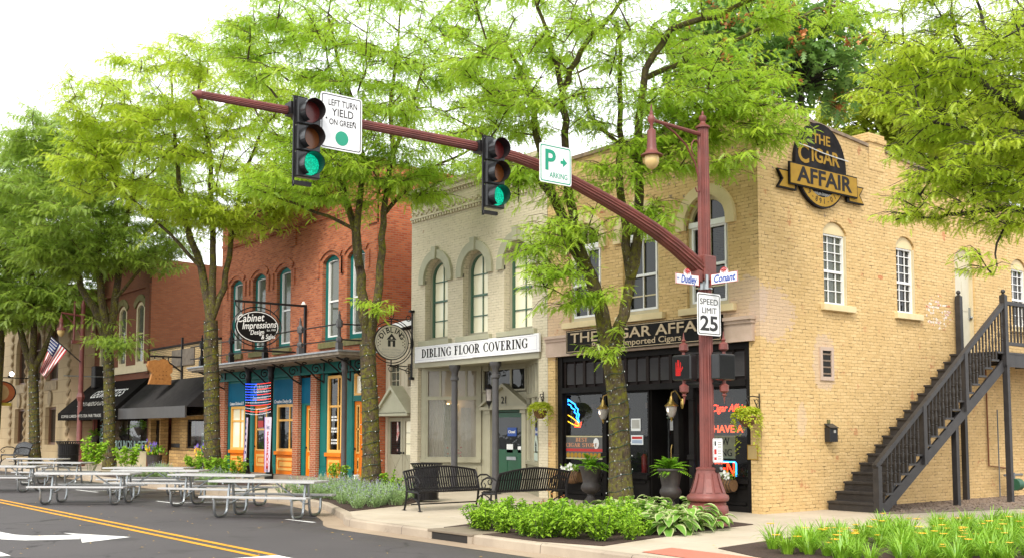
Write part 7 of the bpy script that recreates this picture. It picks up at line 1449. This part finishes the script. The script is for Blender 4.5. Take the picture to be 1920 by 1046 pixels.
def back_tree(lab, px, py, dep, rx, rz, n, leaf, fl, seed, extra=None, name='background_tree', low=None):
    c = DP(px, py, dep); bpx = c[:2]; h = c[2]
    def up(z): return (np.array([bpx[0], bpx[1], z]))
    rng = np.random.default_rng(seed); t = thing(name, lab, 'tree', (bpx[0], bpx[1], 0)); part(t, 'trunk', mBarkD, lambda m: m.tube([up(0), up(h*.4), up(h)], [.3, .22, .1], 8), True)
    bm = MB(); fb, fd, fs = [], [], []
    X = unit(rng.normal(0, 1, (n, 3)))*(rng.random((n, 1))**.4); lob = rng.normal(0, 1, (7, 3)); lob = unit(lob)
    for x in X:
        k = 1+.22*np.max(lob @ x); p = c+np.array([x[0]*rx*k, x[1]*rx*k, x[2]*rz*k]); a = up(h-rz*.6+max(0, x[2])*rz*.8); bm.tube([a, (a+p)/2+np.array([0, 0, .2]), p], [.05, .03, .012], 4, False)
        for _ in range(24): fb.append(p+rng.normal(0, .38, 3)*np.array([1, 1, .5])); fd.append(np.array([*(x[:2]*.5+rng.normal(0, .7, 2)), rng.normal(-.1, .4)])); fs.append(fl*rng.uniform(.7, 1.2))
    part(t, 'branches', mBarkD, lambda m: (setattr(m, 'v', bm.v), setattr(m, 'f', bm.f), setattr(m, 'm', bm.m)))
    V, F = frond_mesh(np.array(fb), np.array(fd), np.array(fs), rng, 4, .36, .16); grid_mesh('crown', V, F, leaf, t)
    if extra:
        P = []
        for x in X[::2]:
            if x[1]*0+np.linalg.norm(x) > .72 and rng.random() < .95:
                k = 1.04+.22*np.max(lob @ x); p = c+np.array([x[0]*rx*k, x[1]*rx*k, x[2]*rz*k+.25]); P += [p+rng.normal(0, .16, 3)*np.array([1, 1, .8]) for _ in range(26)]
        P = np.array(P); V, F = frond_mesh(P, rng.normal(0, 1, P.shape), np.full(len(P), .21), rng, 2, .45, .28); grid_mesh('seed_pods', V, F, extra, t)
back_tree('dark green tree with orange seed pods rising behind the yellow building', 1500, 100, 42, 2.4, 2.3, 125, mLeafD, .40, 21, mOrangeFl)
back_tree('dark tree with orange seed pods half hidden behind the nearest locust crown', 1370, 70, 46, 2.6, 2.4, 110, mLeafD, .42, 22, mOrangeFl)
back_tree('golden green tree rising behind the chimney', 1680, 215, 50, 2.9, 3.4, 230, mLeafE, .42, 23)
back_tree('golden green tree behind the low end of the yellow side wall', 1840, 260, 54, 3.2, 3.4, 230, mLeafE, .44, 24)
# ---------------- plants ----------------
def leaves_mesh(base, d, ln, wd, rng, fold=.25, droop=.3, split=None):
    """pointed leaves as two bent quads each"""
    N = len(base); d = unit(d); up = np.tile([0, 0, 1.0], (N, 1)) + rng.normal(0, .25, (N, 3)); side = unit(np.cross(d, up)); nrm = np.cross(side, d)
    L = ln[:, None]; Wd = wd[:, None]; dz = np.zeros((N, 3)); dz[:, 2] = -1
    m = base + d*L*.5 + nrm*L*.06; tip = base + d*L + dz*L*droop
    V = np.stack([base, m - side*Wd + nrm*Wd*fold, tip, m + side*Wd + nrm*Wd*fold, m], 1).reshape(-1, 3)
    i = np.arange(N)[:, None]*5; F = np.concatenate([i+[[0, 4, 1]], i+[[1, 4, 2]], i+[[0, 3, 4]], i+[[3, 2, 4]]], 1).reshape(-1, 3)
    return V, F
def bushy(name, seed, R_, H, n, leaf, ll, lw, stems=9, mat=mLeafSh, open_=.0):
    rng = np.random.default_rng(seed); B, D = [], []; sm = []
    for s_ in range(stems):
        a = rng.uniform(0, 6.28); r = R_*math.sqrt(rng.random())*.9; top = np.array([r*math.cos(a), r*math.sin(a), H*rng.uniform(.65, 1.0)*(1-.35*(r/R_)**2)]); b0 = top*np.array([.25, .25, 0])
        sm.append((b0, top))
        for k in range(n//stems):
            f = rng.uniform(open_, 1)**.7; p = b0+(top-b0)*f; az = rng.uniform(0, 6.28); B.append(p); D.append((math.cos(az), math.sin(az), rng.uniform(-.1, .9)))
    B, D = np.array(B), np.array(D); ln = ll*rng.uniform(.6, 1.2, len(B)); V, F = leaves_mesh(B, D, ln, ln*lw, rng)
    t = thing(name, '', 'plant', (0, 0, 0)); part(t, 'stems', M('green_stem_'+str(seed) if False else 'green_stem', (.08, .12, .03), None, 5, .7), lambda m: [m.tube([a, b_], .006, 4, False) for a, b_ in sm]); grid_mesh('leaves', V, F, mat, t); return t
def place(proto, spots, labels, group=None, cat='plant', seed=0, zs=(.85, 1.15), z=.01):
    rng = np.random.default_rng(seed)
    for i, sp in enumerate(spots):
        o = dup(proto[i % len(proto)]) if i >= len(proto) else proto[i]
        o.location = (sp[0], sp[1], z); o.rotation_euler.z = rng.uniform(0, 6.28); k = rng.uniform(*zs)*(sp[2] if len(sp) > 2 else 1); o.scale = (k, k, k*rng.uniform(.9, 1.1)); tag(o, labels if isinstance(labels, str) else labels[i], cat, group)
rng = np.random.default_rng(42)
def inpoly(p, P):
    c = False; j = len(P)-1
    for i in range(len(P)):
        if (P[i][1] > p[1]) != (P[j][1] > p[1]) and p[0] < (P[j][0]-P[i][0])*(p[1]-P[i][1])/(P[j][1]-P[i][1])+P[i][0]: c = not c
        j = i
    return c
def scatter(P, n, mind, avoid=()):
    xs = [p[0] for p in P]; ys = [p[1] for p in P]; out = []; tries = 0
    while len(out) < n and tries < 6000:
        tries += 1; p = (rng.uniform(min(xs), max(xs)), rng.uniform(min(ys), max(ys)))
        if inpoly(p, P) and all((p[0]-q[0])**2+(p[1]-q[1])**2 > mind**2 for q in out) and all((p[0]-q[0])**2+(p[1]-q[1])**2 > q[2]**2 for q in avoid): out.append(p)
    return out
# leafy perennials in the corner bed
pr = [bushy('leafy_perennial', 100+k, .30, .42, 420, None, .085, .30, 11) for k in range(4)]
PB = [(-1.2, -6.62), (-.1, -6.78), (1.2, -6.72), (2.2, -6.3), (1.95, -5.2), (1.1, -4.6), (-.2, -4.9), (-1.3, -5.4)]
place(pr, scatter(PB, 34, .38), 'bright green leafy perennial clump at the front of the corner planting bed', 'leafy perennials in the corner bed', 'plant', 1, (.85, 1.35))
pr2 = [bushy('shrub', 120+k, .34, .5, 520, None, .06, .34, 13, mLeafSh) for k in range(2)]
place(pr2, [(-.9, -4.3), (.3, -4.0), (.9, -3.6), (-.4, -3.5)], 'small leaved green shrub in the middle of the corner planting bed', 'small shrubs in the corner bed', 'shrub', 2, (.9, 1.2))
tw = bushy('shrub', 131, .28, .62, 160, None, .05, .3, 12, mOrangeFl, .4); place([tw], [(-.75, -4.9)], 'reddish brown twiggy shrub among the green perennials of the corner bed', None, 'shrub', 3, (1, 1.01))
def hosta(seed):
    rng = np.random.default_rng(seed); t = thing('hosta', '', 'plant', (0, 0, 0)); gm, em = MB(), MB()
    for k in range(34):
        az = rng.uniform(0, 6.28); el = rng.uniform(.15, 1.1); L = rng.uniform(.16, .27); ln = rng.uniform(.10, .30); c, s_ = math.cos(az), math.sin(az)
        b0 = np.array([c*ln*math.cos(el), s_*ln*math.cos(el), .05+ln*math.sin(el)*1.1]); sd_ = np.array([-s_, c, 0]); prev = None
        for i in range(6):
            f = i/5; w = L*.30*math.sin(math.pi*min(1, .12+f*.88))**.8; p = b0 + np.array([c, s_, 0])*L*f*.95 + np.array([0, 0, 1])*(L*(.35*math.sin(el)*f-.75*f*f*.8)); row = [p-sd_*w+np.array([0, 0, w*.35]), p-sd_*w*.72+np.array([0, 0, w*.2]), p, p+sd_*w*.72+np.array([0, 0, w*.2]), p+sd_*w+np.array([0, 0, w*.35])]
            if prev:
                for q in range(4): (em if q in (0, 3) else gm).face([prev[q], row[q], row[q+1], prev[q+1]])
            prev = row
    gm.build('leaves', mLeafHosta, t, True); em.build('leaf_margins', mHostaEdge, t); return t
hp = [hosta(200+k) for k in range(3)]
HB = [(1.25, -4.5), (1.55, -3.5), (.75, -2.9), (.2, -2.0), (-1.2, -2.2), (-2.2, -2.3), (-.9, -3.2), (.4, -4.4)]
hs = scatter(HB, 17, .42, [(PX_, PY_, .42), (b1_[0], b1_[1], .3)]) + [(1.72, -4.1), (1.62, -3.35), (1.78, -4.6)]
place(hp, hs, 'hosta with cream edged leaves round the mast and trunk in the corner bed', 'hostas in the corner bed', 'plant', 4, (.95, 1.35))
# catmint bed
def catmint(seed):
    rng = np.random.default_rng(seed); t = thing('catmint', '', 'plant', (0, 0, 0)); B, D, PB_ = [], [], []; sm = MB()
    for k in range(34):
        az = rng.uniform(0, 6.28); r = .34*math.sqrt(rng.random()); h = rng.uniform(.22, .42); a = np.array([r*.4*math.cos(az), r*.4*math.sin(az), 0]); b_ = np.array([r*math.cos(az), r*math.sin(az), h]); sm.tube([a, b_], .004, 3, False)
        for j in range(10): f = rng.uniform(.1, .85); B.append(a+(b_-a)*f); q = rng.uniform(0, 6.28); D.append((math.cos(q), math.sin(q), rng.uniform(0, .7)))
        if rng.random() < .6:
            for j in range(6): PB_.append(b_+(b_-a)*(-.22+.06*j)+rng.normal(0, .008, 3))
    B, D = np.array(B), np.array(D); ln = rng.uniform(.03, .06, len(B)); V, F = leaves_mesh(B, D, ln, ln*.35, rng); sm.build('stems', mLeafLav, t); grid_mesh('leaves', V, F, mLeafLav, t)
    PB_ = np.array(PB_); V, F = leaves_mesh(PB_, rng.normal(0, 1, PB_.shape), np.full(len(PB_), .022), np.full(len(PB_), .008), rng); grid_mesh('flower_spikes', V, F, mPetalL, t); return t
cp = [catmint(300+k) for k in range(3)]
CB = [(-5.95, -5.95), (-6.75, -4.3), (-8.3, -2.75), (-12.0, -2.5), (-12.3, -4.4), (-10.4, -4.5), (-8.7, -4.85), (-7.0, -5.45)]
place(cp, scatter(CB, 46, .40, [(b2_[0], b2_[1], .3)]), 'grey green catmint with lilac flower spikes in the bed by the curved kerb', 'catmint in the bed by the curved kerb', 'plant', 5, (.9, 1.25))
CB2 = [(-16.9, -4.4), (-17.5, -2.4), (-27, -2.2), (-27, -4.4)]; place([dup(c) for c in cp], scatter(CB2, 24, .5), 'low green ground cover plant in the far bed behind the picnic tables', 'ground cover in the far bed', 'plant', 6, (.9, 1.2))
yp = [bushy('shrub', 400+k, .38, .85, 330, None, .10, .34, 8, mLeafSh, .45) for k in range(2)]
x1, y1 = GR(645, 922); x2, y2 = GR(735, 938)
place(yp, [(x1-.3, y1, 1.0), (x2+.0, y2, .9)], ['young bright green shrub left of the forked trunk in the catmint bed', 'young bright green shrub right of the forked trunk in the catmint bed'], None, 'shrub', 7, (1, 1.05))
fp_ = [bushy('shrub', 410+k, .62, .95, 460, None, .14, .36, 10, mLeafSh, .2) for k in range(2)]
L3 = [('leafy green shrub left of the trunk before the sandstone shop', 374), ('leafy green shrub at the foot of the trunk before the sandstone shop', 407), ('bright green shrub in front of the left orange door', 441)]
place(fp_, [(*GR(px, py), s_) for px, py, s_ in ((372, 897, 1.0), (409, 900, 1.05), (442, 902, .95))], [a for a, _ in L3], None, 'shrub', 8, (1, 1.05))
place([dup(fp_[0]), dup(fp_[1])], [(*GR(168, 885), 1.5), (*GR(243, 886), 1.3)], ['green shrub beside the red lamp post', 'green shrub right of the trunk before the canvas awning'], None, 'shrub', 9, (1, 1.05))
# daylilies
def daylily(seed):
    rng = np.random.default_rng(seed); t = thing('daylily', '', 'plant', (0, 0, 0)); lm, fm, sm = MB(), MB(), MB()
    for k in range(75):
        az = rng.uniform(0, 6.28); c, s_ = math.cos(az), math.sin(az); L = rng.uniform(.35, .62); out = rng.uniform(.45, 1.05); w = rng.uniform(.007, .012); b0 = np.array([c, s_, 0])*rng.uniform(0, .09); sd_ = np.array([-s_, c, 0]); prev = None
        for i in range(6):
            f = i/5; p = b0+np.array([c, s_, 0])*L*out*f**1.3*.75 + np.array([0, 0, L*(1.25*f-.95*f*f*out)]); ww = w*(1-f**2*.9); row = (p-sd_*ww, p+sd_*ww)
            if prev: lm.face([prev[0], prev[1], row[1], row[0]])
            prev = row
    for k in range((0, 1, 0, 2, 1)[seed % 5]):
        az = rng.uniform(0, 6.28); h = rng.uniform(.26, .48); top = np.array([math.cos(az)*.16, math.sin(az)*.16, h]); sm.tube([(0, 0, 0), top*np.array([.4, .4, .6]), top], .005, 4, False)
        for q in range(6):
            a = q*1.047; d = np.array([math.cos(a), math.sin(a), .35]); sd_ = np.array([-math.sin(a), math.cos(a), 0])*.02; fm.face([top, top+d*.05-sd_*1.2, top+d*.08+np.array([0, 0, -.012]), top+d*.05+sd_*1.2])
        b2 = top+np.array([.04, .02, -.05]); sm.sphere(b2, .012, 5, 3, (.7, .7, 2))
    lm.build('leaves', mGrassL, t); sm.build('flower_stems', mGrassL, t) if sm.v else None; fm.build('flowers', mPetalY, t) if fm.v else None; return t
dl_ = [daylily(500+k) for k in range(5)]
DB = [(4.3, -5.3), (3.7, -3.2), (3.85, -1.2), (4.6, 1.4), (6.8, 2.6), (7.6, -3.3), (6.8, -5.2), (5.5, -5.9)]
place(dl_, scatter(DB, 150, .24), 'daylily clump in the bed of yellow orange flowers at lower right', 'daylilies at lower right', 'plant', 10, (.62, .95))
# urns with ferns
def fern(par, c, R_, H, n, seed, mat=mLeafFern, hang=.6):
    rng = np.random.default_rng(seed); fb, fd, fs = [], [], []; rm = MB()
    for k in range(n):
        az = rng.uniform(0, 6.28); el = rng.uniform(.1, 1.35); L = R_*rng.uniform(.8, 1.25); prev = np.array(c); cx_, sx_ = math.cos(az), math.sin(az)
        for i in range(1, 15):
            f = i/14; p = np.array(c)+np.array([cx_*math.cos(el)*L*f, sx_*math.cos(el)*L*f, L*math.sin(el)*f-hang*L*f*f*.75]); t_ = p-prev
            for sg in (-1, 1): fb.append(p); fd.append(np.array([-sx_*sg, cx_*sg, -.1])+unit(t_)*.5); fs.append(L*.16*math.sin(math.pi*min(1, .15+f*.83)))
            prev = p
    fb, fd, fs = np.array(fb), np.array(fd), np.array(fs); V, F = leaves_mesh(fb, fd, fs*1.2, fs*.24, rng, .1, .1); return grid_mesh('fronds', V, F, mat, par)
for i, (px, lab) in enumerate(((1108, 'dark urn planter with fern left of the mossy trunk'), (1257, 'dark urn planter with fern right of the mossy trunk'))):
    x = FR(px, 900, -.62)[0]; t = thing('urn_planter', lab, 'planter', (x, -.62, 0))
    part(t, 'urn', mUrn, lambda m: m.lathe([(.20, .0), (.20, .06), (.15, .10), (.09, .17), (.08, .22), (.12, .25), (.20, .29), (.24, .36), (.23, .42), (.20, .46), (.19, .50), (.22, .66), (.26, .80), (.29, .84), (.28, .87), (.24, .86)], (x, -.62, 0), 24, .03), True)
    part(t, 'soil', mSoil, lambda m: m.lathe([(.25, .83), (.01, .85)], (x, -.62, 0), 12)); fern(t, (x, -.62, .84), .52 if i == 0 else .50, .5, 46, 600+i)
def flowerballs(par, c, R_, n, seed, mat, nm='flowers', r=.035, sc=(1, 1, .6)):
    rng = np.random.default_rng(seed); m = MB()
    for k in range(n):
        p = np.array(c)+rng.normal(0, 1, 3)*np.array(R_)*.5; 
        for q in range(5): a = q*1.257+k; d = np.array([math.cos(a), -.4, math.sin(a)]); e = np.array([-math.sin(a), 0, math.cos(a)])*.5*r; m.face([p, p+d*r*.7-e, p+d*r*1.3, p+d*r*.7+e])
    return m.build(nm, mat, par)
for i, (px, wd_, lab) in enumerate(((1079, .32, 'coir lined rack of white flowers below the cigar banner'), (1362, .30, 'coir lined rack of white flowers beside the mast base'))):
    x, z = FR(px, 920 if i else 905, .02); z = .62 if i == 0 else .60; t = thing('hay_rack_planter', lab, 'planter', (x, -.05, z)); 
    part(t, 'coir_liner', mCoir, lambda m: m.tube([(x-wd_, -.1, z-.05), (x, -.1, z-.06), (x+wd_, -.1, z-.05)], [.13, .17, .13], 12), True); part(t, 'wire_rack', mIron, lambda m: [m.tube([(x-wd_+k*wd_/4, .02, z+.08), (x-wd_+k*wd_/4, -.2, z+.07), (x-wd_+k*wd_/4, -.27, z-.02), (x-wd_+k*wd_/4, -.2, z-.17), (x-wd_+k*wd_/4, .0, z-.2)], .008, 4) for k in range(9)])
    rng2 = np.random.default_rng(700+i); B = np.array([[x+rng2.uniform(-wd_, wd_), -.1+rng2.uniform(-.12, .12), z+.08+rng2.uniform(0, .14)] for _ in range(150)]); V, F = leaves_mesh(B, rng2.normal(0, 1, B.shape)+np.array([0, 0, .5]), np.full(150, .07), np.full(150, .02), rng2); grid_mesh('leaves', V, F, mLeafSh, t); flowerballs(t, (x, -.16, z+.16), (wd_*.95, .12, .09), 34, 710+i, mPetalW)
# hanging baskets
for i, (px, py, bx_, lab) in enumerate(((1013, 772, 1019, 'lime green trailing basket on the pier left of the cigar shop'), (1401, 785, 1424, 'lime green trailing basket on the corner pier right of the neon signs'))):
    x, z = FR(px, py, -.42); zt_ = z+.42; t = thing('hanging_basket', lab, 'hanging basket', (x, -.42, z))
    part(t, 'pot', mCoir, lambda m: m.lathe([(.06, z-.16), (.15, z-.08), (.18, z+.05), (.16, z+.05)], (x, -.42, 0), 14), True); part(t, 'hanger', mIron, lambda m: [m.tube([(x+.17*math.cos(a), -.42+.17*math.sin(a), z+.05), (x, -.42, zt_)], .006, 4) for a in (0, 2.1, 4.2)])
    r3 = np.random.default_rng(800+i); n = 1100; a = r3.uniform(0, 6.28, n); u_ = r3.random(n)**.5; rr = .30*u_; hz_ = .20*np.sqrt(1-u_**2)*r3.uniform(.3, 1, n); drop = np.where(u_ > .75, r3.random(n)**1.7*(.5 if i == 0 else .85)*(.55+.45*np.sin(a*2+1)), 0)
    B = np.stack([x+rr*np.cos(a)*(1-.25*(drop > .3)), -.42+rr*np.sin(a)*(1-.25*(drop > .3)), z+.06+hz_-drop], 1); D = np.stack([np.cos(a), np.sin(a), r3.normal(0, .5, n)], 1); V, F = leaves_mesh(B, D, np.full(n, .055), np.full(n, .024), r3); grid_mesh('trailing_leaves', V, F, mBasketL, t)
    xb = FR(bx_, 735, -.02)[0]; br = thing('basket_bracket', 'scrolled iron bracket holding the '+('left' if i == 0 else 'right')+' lime green basket', 'bracket', (xb, -.02, zt_)); part(br, 'arm', mIron, lambda m: m.tube([(xb, -.03, zt_+.02), (xb+(x-xb)*.5, -.22, zt_+.04), (x, -.42, zt_+.02), (x, -.42, zt_-.03)], .012, 5)); part(br, 'scroll', mIron, lambda m: (m.tube([(xb, -.03, zt_+.10), (xb, -.03, zt_-.28)], .014, 5), m.tube([(xb, -.03, zt_-.22), (xb+(x-xb)*.2, -.10, zt_-.18), (xb+(x-xb)*.4, -.2, zt_-.02)], .010, 5), m.tube([(xb+(x-xb)*.25+.0, -.12+.05*math.cos(k*.6), zt_-.07+.05*math.sin(k*.6)) for k in range(10)], .008, 4)))
# far pots and hanging ferns
for i, (px, py, gy_, lab, mt) in enumerate(((384, 880, 897, 'dark pot of purple and yellow flowers by the trunk at the sandstone shop', mPetalP), (289, 868, 878, 'dark pot of purple and yellow pansies by the sandstone shop door', mPetalY))):
    x, y = FR(px, 880, -.8)[0], -.8; t = thing('flower_pot', lab, 'planter', (x, y, 0)); part(t, 'pot', mUrn, lambda m: m.lathe([(.25, 0), (.33, .65), (.30, .65)], (x, y, 0), 14)); B = np.array([[x+r3.normal(0, .2), y+r3.normal(0, .2), .7+r3.uniform(0, .35)] for _ in range(160)]); V, F = leaves_mesh(B, r3.normal(0, 1, B.shape)+np.array([0, 0, .6]), np.full(160, .14), np.full(160, .045), r3); grid_mesh('leaves', V, F, mLeafFern, t); flowerballs(t, (x, y-.1, 1.05), (.3, .3, .22), 22, 900+i, mPetalP, 'purple_flowers', .07); flowerballs(t, (x, y-.25, .9), (.3, .2, .15), 14, 910+i, mPetalY, 'yellow_flowers', .06)
for i, (px, py, lab) in enumerate(((177, 815, 'hanging fern at the left end of the lettered shop window'), (262, 800, 'hanging fern at the right end of the lettered shop window'))):
    x, z = FR(px, py, -.6); t = thing('hanging_fern', lab, 'hanging basket', (x, -.6, z)); part(t, 'pot', mUrn, lambda m: m.lathe([(.1, z-.35), (.25, z-.05), (.24, z)], (x, -.6, 0), 12)); fern(t, (x, -.6, z), .55, .5, 26, 920+i); part(t, 'hanger', mIron, lambda m: m.tube([(x, -.6, z), (x, -.6, z+.9)], .012, 4))
for o in list(bpy.data.objects):
    if o.get('label') == '' : bpy.data.objects.remove(o)
